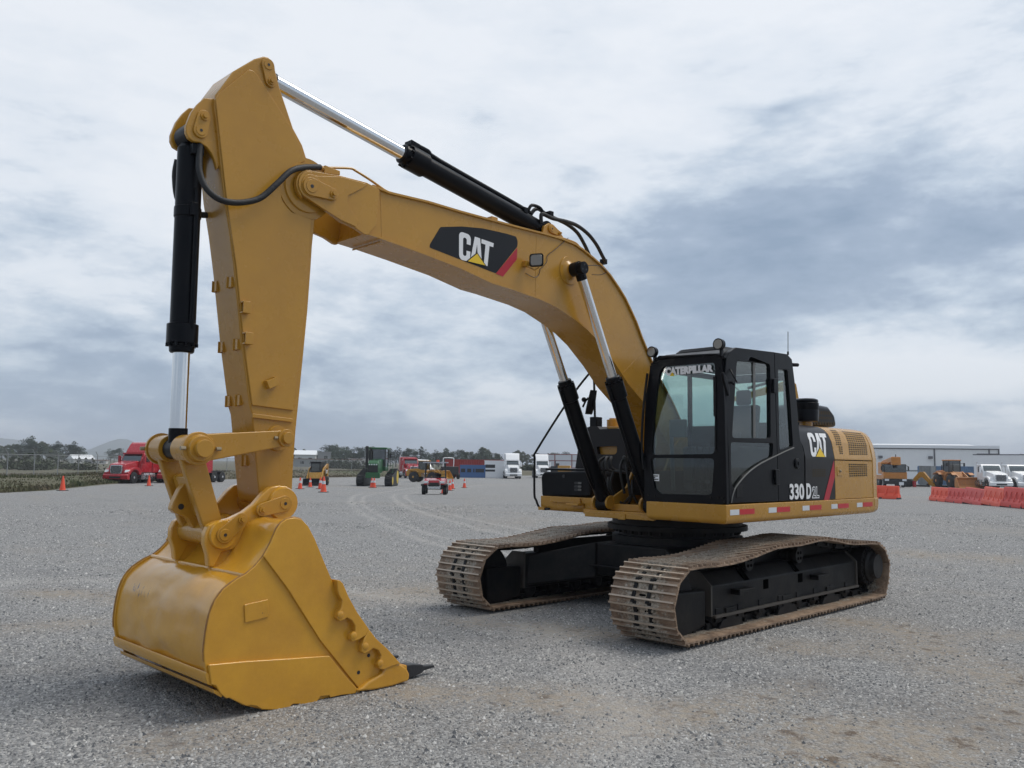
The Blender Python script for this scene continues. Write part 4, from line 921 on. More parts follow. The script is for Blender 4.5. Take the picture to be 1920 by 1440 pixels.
# pipes and clips on the boom
pq = [(5.4117,4.0953),(5.3354,4.1129),(5.1101,4.1669),(5.039,4.1595),(4.8875,4.1174),(4.7313,4.0646),(4.6552,4.0586)]; m = MB(); m.tube([(x, .17, z) for x, z in pq], .011, 8, 4); bp = m.build('steel_pipe', YEL, boom)
pq2 = [(5.3742,4.0506),(5.2189,4.0717),(5.2202,4.1083),(5.3666,4.1207)]; m = MB(); m.py(pq2, .14, .20); m.build('pipe_clamp', YEL, bp, bevel=.004)
for y_ in (-.08, .0, .08): m = MB(); x0, z0 = [(4.4858,4.1262)][0]; m.tube([(x, y_, z+.035) for x, z in BT[5:11]], .012, 8, 2); m.build('steel_pipe', YEL, boom)
q = [(3.4,4.0999),(3.3187,4.101)]; m = MB(); m.box(q[1][0], q[0][0], .06, .14, q[0][1]-.02, q[0][1]+.03); m.build('pipe_bracket', YEL, boom)
pq3 = [(2.5126,4.0834),(2.3411,4.0883),(2.1648,4.0755),(2.0927,4.0297)]; m = MB(); m.tube([(x, .18, z+.01) for x, z in pq3], .012, 8, 3); m.build('steel_pipe', YEL, boom)
# ---------------- cylinders ----------------
def hyd(name, p_base, p_rod, rb, rr, split, foot=True, gland=.16, mb=BLK):
    """barrel from p_base, chromed rod to p_rod; split = fraction covered by the barrel"""
    a, b = Vector(p_base), Vector(p_rod); d = (b-a); L_ = d.length; dn = d.normalized()
    Lb = L_*split; m = MB()
    m.lathe(a, a+dn*Lb, [(rb*.4, rb*.6), (rb*1.1, rb), (Lb-gland-.1, rb), (Lb-gland-.09, rb*1.22), (Lb-.07, rb*1.22), (Lb-.065, rb*1.0), (Lb-.01, rb*.96), (Lb, rb*.86)], 36, absolute=True)
    for k in range(10):
        ang = 2*math.pi*k/10; u = dn.orthogonal().normalized(); w_ = dn.cross(u); c = a+dn*(Lb-.07)+(u*math.cos(ang)+w_*math.sin(ang))*rb*1.1
        m.cyl(c, c+dn*.025, .013, n=6)
    m.cyl(a-Vector((0, rb*.9, 0)), a+Vector((0, rb*.9, 0)), rb*1.02, n=28)
    o = m.build(name, mb, EX, ang=25)
    m = MB(); m.cyl(a+dn*(Lb-.02), a+dn*(L_-rr*1.6), rr, n=36); m.build('rod', CHR, o)
    m = MB(); m.cyl(b-Vector((0, rb*.85, 0)), b+Vector((0, rb*.85, 0)), rr*1.25, n=28); m.cyl(a+dn*(L_-rr*2.4), b, rr*1.08, n=24); m.build('rod_eye', mb, o)
    return o, a, dn, L_
CT0 = [(2.3319,3.739)][0]
B0 = (1.0, 1.215)
for s in (1, -1):
    o, a, dn, L_ = hyd('boom_cylinder', (B0[0], .35*s, B0[1]), (PB[0]+.0, .35*s, PB[1]), .083, .052, .565)
    m = MB(); m.lathe((PB[0], .27*s, PB[1]), (PB[0], .43*s, PB[1]), [(0, .075), (.6, .08), (.62, .068), (1, .066)], 32); pe = m.build('rod_end_cap', BLK, o)
    m = MB()
    for k in range(3):
        aa = R(90+120*k); m = MB(); m.cyl((PB[0]+.033*math.cos(aa), .43*s, PB[1]+.033*math.sin(aa)), (PB[0]+.033*math.cos(aa), .431*s, PB[1]+.033*math.sin(aa)), .011, n=12); m.build('cap_hole', TEETH, o)
    side = Vector((-dn.z, 0, dn.x))
    m = MB(); m.tube([a+dn*.25+side*-.09, a+dn*.5+side*-.12, a+dn*(L_*.50)+side*-.12, a+dn*(L_*.53)+side*-.09], .018, 8, 3); m.build('oil_pipe', BLK, o)
# stick cylinder
ST = [(5.9093,4.7936)][0]
o, a, dn, L_ = hyd('stick_cylinder', (SF[0], 0, SF[1]), (ST[0], 0, ST[1]), .095, .066, .565, gland=.18)
upv = Vector((-dn.z, 0, dn.x)); upv = upv if upv.z > 0 else -upv
m = MB(); m.tube([a+dn*.2+upv*.10, a+dn*.35+upv*.125, a+dn*(L_*.44)+upv*.125, a+dn*(L_*.48)+upv*.15, a+dn*(L_*.54)+upv*.14], .028, 10, 4); m.box(-.05, .05, -.05, .05, -.025, .025, Matrix.Translation(a+dn*(L_*.535)+upv*.125) @ dn.to_track_quat('X', 'Z').to_matrix().to_4x4()); m.build('oil_pipe', BLK, o)
m = MB(); m.tube([a+dn*.30+upv*.10+Vector((0, .06, 0)), a+dn*.26+upv*.18+Vector((0, .06, 0)), a+dn*.13+upv*.2+Vector((0, .06, 0)), a+dn*.06+upv*.14+Vector((0, .06, 0))], .018, 8, 4); m.build('oil_pipe', BLK, o)
# bucket cylinder
BC = [(6.463,4.0774),(6.3953,1.7962)]
BCT = [(6.419,4.1128)][0]; P1 = [(6.4069,1.7595)][0]
o, a, dn, L_ = hyd('bucket_cylinder', (BCT[0]-.0, 0, BCT[1]), (P1[0], 0, P1[1]), .092, .062, .70, gland=.12)
for s in (1,):
    off = Vector((-.02, .085, 0))
    m = MB(); m.tube([a+dn*.42+off, a+dn*.6+off+Vector((0, .02, 0)), a+dn*(L_*.58)+off+Vector((0, .02, 0)), a+dn*(L_*.635)+off], .018, 8, 3)
    m.build('oil_pipe', BLK, o)
m = MB(); c = a+dn*.58; m.lathe(c-dn*.03, c+dn*.05, [(0, .098), (1, .098)], 32); c2 = a+dn*.13; m.box(-.03, .03, .07, .12, -.05, .05, Matrix.Translation(c)); m.build('pipe_clamp', BLK, o, bevel=.006); m = MB(); m.box(-.05, .04, .04, .13, -.04, .04, Matrix.Translation(c2)); m.build('port_block', BLK, o, bevel=.006)
# ---------------- stick ----------------
WS = .175
SP = [(5.941,4.862),(5.9041,4.8686),(5.8705,4.8488),(5.8425,4.7977),(5.7912,4.6492),(5.659,4.3576),(5.5684,4.2386),(5.5345,4.1584),(5.4729,4.0287),(5.3918,3.8912),(5.3958,3.7328),(5.428,3.6496),(5.4447,3.4326),(5.4502,3.2547),(5.4657,2.8927),(5.4921,2.5083),(5.5171,2.1641),(5.5356,1.9091),(5.5475,1.6152),(5.5494,1.4278),(5.5807,1.2755),(5.6958,1.2669),(5.8175,1.3715),(5.8331,1.4242),(5.8777,1.735),(5.9197,2.0376),(5.9422,2.0973),(6.0313,2.578),(6.1165,3.1386),(6.1666,3.4168),(6.2211,3.6724),(6.2629,3.9303),(6.2994,4.1686),(6.3279,4.3259),(6.3238,4.4188),(6.1904,4.6509),(6.0192,4.8121)]
m = MB(); m.py(SP, -WS, WS); stick = m.build('stick', YEL, EX, bevel=.012)
OV = [(6.0734,4.7005),(6.0331,4.7058),(5.9956,4.6797),(5.8503,4.5271),(5.6605,4.3224),(5.5714,4.1761),(5.5489,4.1063),(5.6586,4.0374),(5.7317,3.9484),(5.7652,3.8443),(5.7415,3.7284),(5.6577,3.6603),(5.471,3.6438),(5.4791,3.4693),(5.4916,3.159),(5.512,2.8077),(5.5448,2.4174),(5.574,2.076),(5.9273,2.098),(6.0188,2.5789),(6.1048,3.1398),(6.2107,3.6697),(6.3288,4.3824),(6.3096,4.426)]
m = MB(); m.py(OV, WS-.002, WS+.016); m.build('side_plate', YEL, stick, bevel=.006)
RF = [(5.9256,2.0368),(5.5774,2.0123),(5.5762,1.983),(5.9241,2.0045)]
m = MB(); m.py(RF, WS, WS+.018); m.build('reinforcing_bar', YEL, stick, bevel=.004)
# pivot boss on the stick
m = MB(); m.lathe((NC[0], WS-.01, NC[1]), (NC[0], WS+.026, NC[1]), [(0, .255), (.5, .25), (.55, .205), (1, .20)], 44); m.build('pivot_boss', YEL, stick)
keeper(stick, [(5.9093,4.7936),(5.8807,4.6696)], .055, WS, .045)
# bucket cylinder brackets at the stick top
BR = [(6.3946,4.3818),(6.4453,4.3181),(6.4905,4.2385),(6.5255,4.1262),(6.5232,4.0783),(6.5012,4.0402),(6.464,4.0264),(6.4151,4.0321),(6.3603,4.0106),(6.3253,3.9791),(6.2979,3.933),(6.2786,3.8803),(6.2732,3.8569),(6.2262,3.9439),(6.2692,4.4117)]
for s in (1, -1):
    m = MB(); m.py(BR, .11*s, .15*s); b_ = m.build('cylinder_bracket', YEL, stick, bevel=.008)
keeper(stick, [(6.4192,4.1169),(6.3977,4.2301)], .055, .15, .05)
tp = [(6.2423,4.5073),(6.3214,4.4476),(6.3976,4.3558),(6.4481,4.1939)]
# small clips along the stick
def clip_at(y, pts, th=.012, tilt=0):
    for (x, z) in pts:
        m = MB(); Mx = Matrix.Translation((x, y, z)) @ Matrix.Rotation(tilt, 4, 'Y')
        m.box(-.03, .0, 0, .045, -.045, .045, Mx); m.box(-.03, .035, .04, .05, -.045, .045, Mx)
        for a_ in (-.04, .04): m.box(-.028, .038, .0, .046, a_-.006, a_+.006, Mx)
        m.build('hose_clip', YEL, stick, bevel=.003)
clip_at(WS+.012, [(6.0232,2.8338),(5.9953,2.6)]); clip_at(WS+.012, [(5.7846,2.2746)], tilt=R(-65))
fx = lambda z: sorted([(abs(p[1]-z), p[0]) for p in SP[24:33]])[0][1]
def front_x(z):
    c = sorted(SP[23:34], key=lambda p: p[1])
    for a_, b_ in zip(c, c[1:]):
        if z <= b_[1]: return a_[0]+(b_[0]-a_[0])*(z-a_[1])/max(1e-6, b_[1]-a_[1])
    return c[-1][0]
for y_, z_ in ((.11, 3.03), (-.13, 3.03), (.11, 2.56), (-.13, 2.56), (.03, 2.14), (-.13, 2.14), (.02, 1.68)):
    x_ = front_x(z_); m = MB(); m.box(x_-.01, x_+.015, y_-.025, y_+.025, z_-.04, z_+.04); m.box(x_-.01, x_+.026, y_-.032, y_-.025, z_-.045, z_+.045); m.build('hose_clip', YEL, stick, bevel=.004)
# hose from the boom pipe across to the bucket cylinder
hz_ = [(2,)]
HP = [[(5.4091,4.0934)][0], [(5.5877,4.0326)][0], [(5.7233,3.9597)][0], [(5.8408,3.8289)][0], [(5.9658,3.6911)][0], [(6.0954,3.6236)][0], [(6.218,3.5975)][0], [(6.3139,3.6161)][0], [(6.3807,3.6898)][0], [(6.4128,3.8127)][0], [(6.4061,3.9647)][0], [(6.3926,4.0408)][0]]
m = MB(); m.tube([(p[0], y_, p[1]) for p, y_ in zip(HP, (.19, .24, .27, .28, .27, .27, .26, .24, .20, .16, .13, .12))], .024, 12, 6); hh = m.build('bucket_hose', RUB, EX)
m = MB(); p = HP[0]; m.cyl((p[0]+.03, .19, p[1]), (p[0]-.05, .175, p[1]), .022, n=8); m.build('hose_fitting', YEL, hh)
HP2 = [(6.444,3.9652),(6.446,3.8387),(6.408,3.6595),(6.3033,3.5865),(6.1738,3.5895),(6.0085,3.6779)]; m = MB(); m.tube([(x, -.16-.03*math.sin(i), z) for i, (x, z) in enumerate(HP2)], .024, 10, 5); m.build('bucket_hose', RUB, EX)
# hoses at the stick cylinder foot over the boom top
for k, q in enumerate(([(2.7181,4.3201),(2.653,4.3869),(2.5781,4.4095),(2.4677,4.381),(2.2945,4.3651),(2.1076,4.3447),(1.9338,4.2893),(1.812,4.1904),(1.7168,4.0847),(1.6784,4.0358)], [(2.6366,4.2292),(2.646,4.3082),(2.6129,4.3271),(2.4692,4.3116),(2.2523,4.3226),(2.0734,4.3123),(1.8893,4.2529),(1.7478,4.1579),(1.6518,4.0523),(1.5936,3.9884)])):
    m = MB(); m.tube([(x, (.02, .10)[k]+.01*i*(1 if k else -1)*.4, z) for i, (x, z) in enumerate(q)], .021, 10, 5); m.build('stick_hose', RUB, EX)
for q in ([(2.855,4.3241),(2.4576,4.3712),(1.5315,4.0137)]): m = MB(); m.box(q[0]-.03, q[0]+.03, .02, .09, q[1]-.03, q[1]+.03); m.build('hose_clamp', BLK, boom, bevel=.006)
q = [(2.2843,3.7766),(2.0706,3.8199),(1.9331,3.8145),(1.8492,3.7994),(1.9051,3.7603),(2.0248,3.746)]; m = MB(); m.tube([(x, .44-.03*i, z) for i, (x, z) in enumerate(q)], .004, 6, 4); m.build('grease_line', TEETH, EX)
# ---------------- linkage ----------------
P2 = [(6.1871,1.1485)][0]; PK = [(5.7147,1.3594)][0]; PI = [(5.7011,1.8542)][0]
ILK = [(6.3952,1.7598),(5.7128,1.8536)]
for s in (1, -1):
    a_, b_ = ILK; m = MB(); m.py(hull2(a_[0], a_[1], .115, b_[0], b_[1], .075)[:0] + [
        (a_[0]+.118*math.cos(R(t)), a_[1]+.118*math.sin(R(t))) for t in range(-75-180+45, 75-180+180-20, 0+15)][:0] + hull2(a_[0], a_[1], .10, b_[0], b_[1], .06), .285*s, .325*s)
    lk = m.build('side_link', YEL, EX, bevel=.008)
    ang = math.atan2(b_[1]-a_[1], b_[0]-a_[0])
    m = MB(); m.lathe((b_[0], .21*s, b_[1]), (b_[0], .345*s, b_[1]), [(0, .055), (.5, .055), (.55, .07), (1, .068)], 28); m.cyl((b_[0], .34*s, b_[1]), (b_[0], .375*s, b_[1]), .045, n=28); m.build('link_boss', YEL, lk, bevel=.004)
    m = MB(); m.cyl((b_[0]+.1, .335*s, b_[1]), (b_[0]+.075, .335*s, b_[1]), .012, n=6); m.build('retaining_bolt', STEEL, lk)
    m = MB(); m.lathe((a_[0], .30*s, a_[1]), (a_[0], .375*s, a_[1]), [(0, .12), (.4, .118), (.41, .095), (1, .09)], 36); b2 = m.build('link_boss', YEL, lk, bevel=.004)
    m = MB(); m.cyl((a_[0], .37*s, a_[1]), (a_[0], .425*s, a_[1]), .062, n=32); m.build('pin', YEL, b2, bevel=.004)
    for dx in (-.135, .125): m = MB(); m.cyl((a_[0]+dx-.018, .345*s, a_[1]), (a_[0]+dx+.018, .345*s, a_[1]), .015, n=6); m.build('retaining_bolt', STEEL, lk)
# stick boss ring for the link pin
m = MB(); m.lathe((PI[0], -WS-.03, PI[1]), (PI[0], WS+.03, PI[1]), [(0, .095), (.05, .1), (.95, .1), (1, .095)], 32); m.build('link_pin_boss', YEL, stick)
# power link: two side plates joined by tubes
PLk = [(6.3525,1.6656),(6.294,1.697),(6.1215,1.2434),(6.2015,1.1965),(6.3148,1.2127)]
pl = MB()
p1, p2 = Vector(P1), Vector(P2); dd = (p2-p1); dL = dd.length; dd.normalize(); nn = Vector((-dd.y, dd.x))
for s in (1, -1):
    y0, y1 = sorted((.15*s, .215*s))
    A_ = [p1+nn*.085, p1+nn*.085+dd*dL*.2, p2+nn*.075-dd*.1, p2+nn*.06, p2-nn*.06, p2-nn*.075-dd*.1, p1-nn*.085+dd*dL*.2, p1-nn*.085]
    pl.py([(v.x, v.y) for v in A_], y0, y1)
plo = pl.build('power_link', YEL, EX, bevel=.012)
for q0, q1, pp, r_ in ((-.285, -.10, p1, .10), (.10, .285, p1, .10), (-.26, .26, p2, .085)): m = MB(); m.cyl((pp.x, q0, pp.y), (pp.x, q1, pp.y), r_, n=36); m.build('cross_tube', YEL, plo, bevel=.005)
c1 = p1+dd*dL*.55
m = MB(); m.box(-.04, .04, -.15, .15, -.16, .16, Matrix.Translation((c1.x, 0, c1.y)) @ Matrix.Rotation(math.atan2(dd.x, dd.y), 4, 'Y')); m.build('web', YEL, plo, bevel=.02)
LL = [(6.3549,1.513),(6.3922,1.4631),(6.4382,1.3604),(6.4442,1.3223),(6.4154,1.2948),(6.3632,1.2777),(6.3181,1.2531),(6.2744,1.1817),(6.2346,1.1994),(6.2675,1.3757)]
m = MB(); m.py(LL, -.035, .035); le = m.build('lifting_eye', YEL, plo, bevel=.008)
le_c = [(6.3747,1.34)][0]; m = MB(); m.cyl((le_c[0], -.0355, le_c[1]), (le_c[0], .0365, le_c[1]), .022, n=16); m.build('eye_hole', TEETH, le)
# ---------------- bucket ----------------
WK = .775
BO = [(6.4867,0.3098),(6.5047,0.3863),(6.5098,0.4542),(6.5023,0.561),(6.4826,0.6805),(6.4466,0.7687),(6.3904,0.8355),(6.2987,0.8934),(6.2344,0.9198),(6.1737,0.9648),(6.1128,1.0285),(6.06,1.1157),(6.0189,1.2084),(5.9875,1.2475),(5.9427,1.2753),(5.8838,1.2825),(5.8232,1.2672),(5.7691,1.2161),(5.7129,1.1266),(5.6407,0.9819),(5.4692,0.6502),(5.4197,0.568),(5.221,0.33),(5.0274,0.1644),(4.9013,0.057),(4.9867,-0.001),(5.1606,-0.0188),(5.3522,-0.0163),(5.4451,-0.0114),(5.5449,-0.0124),(5.6679,-0.0345),(5.7967,-0.0362),(5.9427,-0.0231),(6.0846,0.0071),(6.223,0.0606),(6.3396,0.1364),(6.4165,0.204),(6.4547,0.2441)]
BO = [(x, max(z, -.015)) for x, z in BO]
TH = .03
bk = MB()
# back shell: lower drum and upper torque tube as a continuous curved wall (slightly inside the side outline)
BX = BO
i0 = 0
shell = BO[0:17] + [BO[17]]
def shellwall(pts, y0, y1, th, m_, name, parent, dent=0.):
    P = [Vector(p) for p in pts]; Q = []
    for i in range(len(P)-1):
        for k in range(4): Q.append(P[i]+(P[i+1]-P[i])*k/4)
    Q.append(P[-1]); 
    for _ in range(6): Q = [Q[0]]+[(Q[i-1]+Q[i]*2+Q[i+1])/4 for i in range(1, len(Q)-1)]+[Q[-1]]
    c = Vector((sum(p.x for p in P)/len(P), sum(p.y for p in P)/len(P))); m = MB(); ny = 26; rows = []; rin = []
    for i, q in enumerate(Q):
        d = (Q[min(i+1, len(Q)-1)]-Q[max(i-1, 0)]).normalized(); nn = Vector((-d.y, d.x)); nn = nn if nn.dot(c-q) > 0 else -nn
        r, r2 = [], []
        for k in range(ny+1):
            y = y0+(y1-y0)*k/ny; dv = dent*(noise.noise(Vector((q.x*3.1, y*2.7, q.y*3.3)))+.5*noise.noise(Vector((q.x*8, y*7, q.y*8+5)))) if 0 < k < ny else 0
            a = q+nn*(.012+dv); b = q+nn*(th+.012); r.append(m.b.verts.new((a.x, y, a.y))); r2.append(m.b.verts.new((b.x, y, b.y)))
        rows.append(r); rin.append(r2)
    for i in range(len(Q)-1):
        for k in range(ny):
            m.b.faces.new((rows[i][k], rows[i][k+1], rows[i+1][k+1], rows[i+1][k])); m.b.faces.new((rin[i][k], rin[i+1][k], rin[i+1][k+1], rin[i][k+1]))
    return m.build(name, m_, parent, ang=50)
bucket = shellwall(BO[23:]+BO[0:19], -WK+TH-.004, WK-TH+.004, .025, YELD, 'bucket', EX, .017)
bucket['label'] = 'ochre digging bucket resting on the gravel'
for s in (1, -1): y0, y1 = sorted((WK*s, (WK-TH)*s)); bk = MB(); bk.py(BO, y0, y1); bk.build('side_plate', YELD, bucket, bevel=.006)
for s in (1, -1): m = MB(); m.tube([(x, (WK-.012)*s, z) for x, z in BO[1:17]], .0075, 8, 2); m.build('side_edge_weld', EDGE_R, bucket)
# ledge where drum and tube meet
q = [(6.2415,0.9052),(6.2409,0.8921),(6.1734,0.9576),(6.2053,0.9671)]
sx0, sz0 = [(6.2417,0.9098)][0]
m = MB(); m.tube([(sx0-.004, -WK+.02, sz0+.0), (sx0-.004, WK-.02, sz0+.0)], .016, 8); m.build('shell_seam', YELD, bucket)
# wear strips across the heel
for q in ([(6.4801,0.3221),(6.4843,0.296),(6.4692,0.2432),(6.4358,0.2275),(6.4466,0.3034)], [(6.4275,0.2059),(6.4189,0.1774),(6.3658,0.1411),(6.3599,0.1739)]):
    c = Vector((5.9, .5)); P = []
    m = MB(); m.py([(x+.012, z-.004) for x, z in q], -WK-.012, WK+.012); m.build('wear_strip', YELD, bucket, bevel=.006)
# side wear plate, cheek plate, patch
SW = [(6.4858,0.3659),(6.2246,0.3485),(5.9038,0.3184),(5.5705,0.2897),(5.4231,0.1201),(5.2871,-0.0172),(5.3625,-0.0154),(5.4554,-0.0066),(5.5549,-0.0077),(5.5644,0.0089),(5.6355,0.0141),(5.6688,-0.0313),(5.7635,-0.0321),(5.807,-0.006),(5.8577,0.0034),(5.8897,-0.0265),(6.0128,-0.0069),(6.0931,0.0117),(6.1336,0.0401),(6.1808,0.0558),(6.2038,0.0532),(6.2896,0.1031),(6.3358,0.1319),(6.3505,0.1277),(6.3966,0.1697),(6.4283,0.2223),(6.4617,0.238)]
CK = [(6.1212,1.0303),(6.0686,1.1172),(6.0276,1.2097),(5.9962,1.2487),(5.9516,1.2764),(5.8929,1.2836),(5.8324,1.2683),(5.7785,1.2174),(5.7224,1.1281),(5.6504,0.9839),(5.4793,0.6531),(5.4301,0.5711),(5.2319,0.3338),(5.0388,0.1686),(4.9237,0.0712),(4.9982,0.0037),(5.1716,-0.014),(5.2825,-0.0122),(5.6507,0.4092),(5.9232,0.7902)]
PT = [(6.2442,0.7178),(6.0697,0.7352),(6.0606,0.6162),(6.2331,0.5976)]
for s in (1, -1):
    y0 = (WK-.001)*s
    def pl_(q, t, nm, bv=.006):
        a_, b_ = sorted((y0, y0+t*s)); m = MB(); m.py([(x, max(z, -.02)) for x, z in q], a_, b_); return m.build(nm, YELD, bucket, bevel=bv)
    pl_(SW, .026, 'side_wear_plate', .008); pl_(CK, .020, 'cheek_plate'); pl_(PT, .010, 'weld_patch', .004)
# side cutter guards with hooks
G1 = [(5.5565,0.8294),(5.529,0.8233),(5.5005,0.7979),(5.4508,0.7012),(5.3717,0.5813),(5.2571,0.4399),(5.2894,0.4012),(5.3457,0.3777),(5.4064,0.3704),(5.4261,0.3998),(5.4177,0.4254),(5.3855,0.4405),(5.387,0.4829),(5.4166,0.5248),(5.4592,0.5489),(5.4818,0.5363),(5.5182,0.5292),(5.5464,0.5552),(5.5387,0.5922),(5.5126,0.6273),(5.5053,0.676),(5.5342,0.717),(5.5493,0.7565)]
G2 = [(5.2571,0.4399),(5.1915,0.3651),(5.09,0.2805),(4.9542,0.1456),(5.0454,0.1396),(5.1098,0.126),(5.1545,0.1369),(5.1753,0.1713),(5.1565,0.1958),(5.143,0.233),(5.1689,0.2759),(5.2185,0.2984),(5.247,0.283),(5.2944,0.2665),(5.3237,0.29),(5.3205,0.3358),(5.2986,0.3908)]
for s in (1, -1):
    for g_ in (G1, G2):
        a_, b_ = sorted((WK*s-.05*s, WK*s+.066*s)); m = MB(); m.py(g_, a_, b_); go = m.build('side_guard', YELD, bucket, bevel=.008)
for s in (1, -1):
    for q in ([(5.5184,0.578),(5.3972,0.415),(5.2902,0.3239),(5.1497,0.1794)]):
        m = MB(); m.lathe((q[0], (WK+.06)*s, q[1]), (q[0], (WK+.074)*s, q[1]), [(0, .028), (.7, .026), (1, .018)], 16); m.build('guard_boss', YELD, bucket)
for q in ([(5.2262,0.2412),(5.3134,0.1309)]):
    m = MB(); m.cyl((q[0], WK+.019, q[1]), (q[0], WK+.0215, q[1]), .014, n=14); m.build('plate_hole', TEETH, bucket)
LS = [(5.3465,0.0027),(5.244,0.0579),(5.1188,0.0996),(5.0906,0.1461),(5.0361,0.1653),(4.9595,0.1498),(4.8859,0.1025),(4.853,0.0492),(4.862,-0.0016),(4.9343,-0.0055),(5.0204,-0.0147),(5.1934,-0.0124)]
for s in (1, -1):
    a_, b_ = sorted((WK*s, WK*s+.055*s)); m = MB(); m.py(LS, a_, b_); m.build('lip_shroud', YELD, bucket, bevel=.02)
# lip, tooth adapters and teeth
TT = [(4.4979,-0.0296),(4.7743,0.0598),(4.7874,-0.0362)]
lipx = [(4.9372,0.0507)][0]
m = MB(); m.py([(lipx[0]+.30, .0), (lipx[0]-.02, .03), (lipx[0]-.02, .065), (lipx[0]+.30, .06)], -WK, WK); m.build('cutting_edge', YELD, bucket, bevel=.006)
x0 = lipx[0]
for k in range(4):
    y_ = -.70+1.4*k/3
    m = MB(); m.pris([Vector((x0+.38, y_-.03, .02)), Vector((x0+.38, y_+.03, .02)), Vector((x0+.38, y_+.03, .09)), Vector((x0+.38, y_-.03, .09))], [Vector((x0-.02, y_-.06, .0)), Vector((x0-.02, y_+.06, .0)), Vector((x0-.02, y_+.06, .13)), Vector((x0-.02, y_-.06, .13))])
    m.pris([Vector((x0-.02, y_-.06, .0)), Vector((x0-.02, y_+.06, .0)), Vector((x0-.02, y_+.06, .13)), Vector((x0-.02, y_-.06, .13))], [Vector((x0-.13, y_-.045, .01)), Vector((x0-.13, y_+.045, .01)), Vector((x0-.13, y_+.045, .095)), Vector((x0-.13, y_-.045, .095))])
    ad = m.build('tooth_adapter', YELD, bucket, bevel=.012)
    m = MB(); secs = [(x0-.11, .05, -.008, .104), (x0-.17, .05, -.004, .098), (x0-.28, .040, .012, .076), (x0-.30, .028, .022, .062), (x0-.42, .022, .030, .052)]
    rr_ = [[m.b.verts.new((x, y_+sy*h, z)) for sy, z in ((-1, z0), (1, z0), (1, z1), (-1, z1))] for x, h, z0, z1 in secs]
    for u, v in zip(rr_, rr_[1:]):
        for j in range(4): m.b.faces.new((u[j], u[(j+1) % 4], v[(j+1) % 4], v[j]))
    m.b.faces.new(rr_[0][::-1]); m.b.faces.new(rr_[-1]); m.build('tooth', TEETH, ad, bevel=.01)
# bucket ears that carry the pins
ER = [(5.6295,1.4535),(5.6038,1.392),(5.6014,1.3309),(5.6266,1.2708),(5.6985,1.2411),(5.8324,1.238),(5.9266,1.2024),(5.9925,1.147),(6.0485,1.0805),(6.0964,1.0374),(6.1817,1.0237),(6.2298,0.933),(6.2451,0.9192),(6.2773,0.9291),(6.2891,1.0118),(6.3164,1.088),(6.316,1.1626),(6.291,1.2176),(6.2403,1.2419),(6.1313,1.2606),(6.0291,1.3034),(5.9464,1.3596),(5.876,1.4369),(5.8206,1.4799),(5.7453,1.4952),(5.6722,1.4864)]
for s in (1, -1):
    a_, b_ = sorted((.245*s, .315*s)); m = MB(); m.py(ER, a_, b_); er = m.build('ear', YELD, bucket, bevel=.012)
    for (px_, pz_), r_ in ((PK, .125), (P2, .105)):
        m = MB(); m.lathe((px_, .30*s, pz_), (px_, .34*s, pz_), [(0, r_), (.6, r_), (1, r_*.93)], 36); m.build('pin_boss', YELD, er)
    if s > 0:
        keeper(er, (PK, [(5.8985,1.3174)][0]), .06, .338, .048); keeper(er, (P2, [(6.0615,1.2531)][0]), .06, .338, .048)
ep = [(6.0591,1.147),(5.9555,1.2007),(5.9526,0.8459),(6.1066,0.824)]
for s in (1, -1):
    a_, b_ = sorted((.25*s, .29*s)); m = MB(); m.py([(P2[0]-.02, P2[1]), (PK[0]+.05, PK[1]-.12), (PK[0]+.05, PK[1]-.30), (P2[0]-.05, .78), (P2[0]+.05, .80), (P2[0]+.09, 1.0)], a_, b_); m.build('ear_web', YELD, bucket, bevel=.01)
m = MB(); m.cyl((PK[0], -.245, PK[1]), (PK[0], .245, PK[1]), .08, n=28); m.build('bucket_pin', YEL, bucket)
EX.location = (0, 0, 0)
RGT = (-math.sin(YAW), math.cos(YAW))
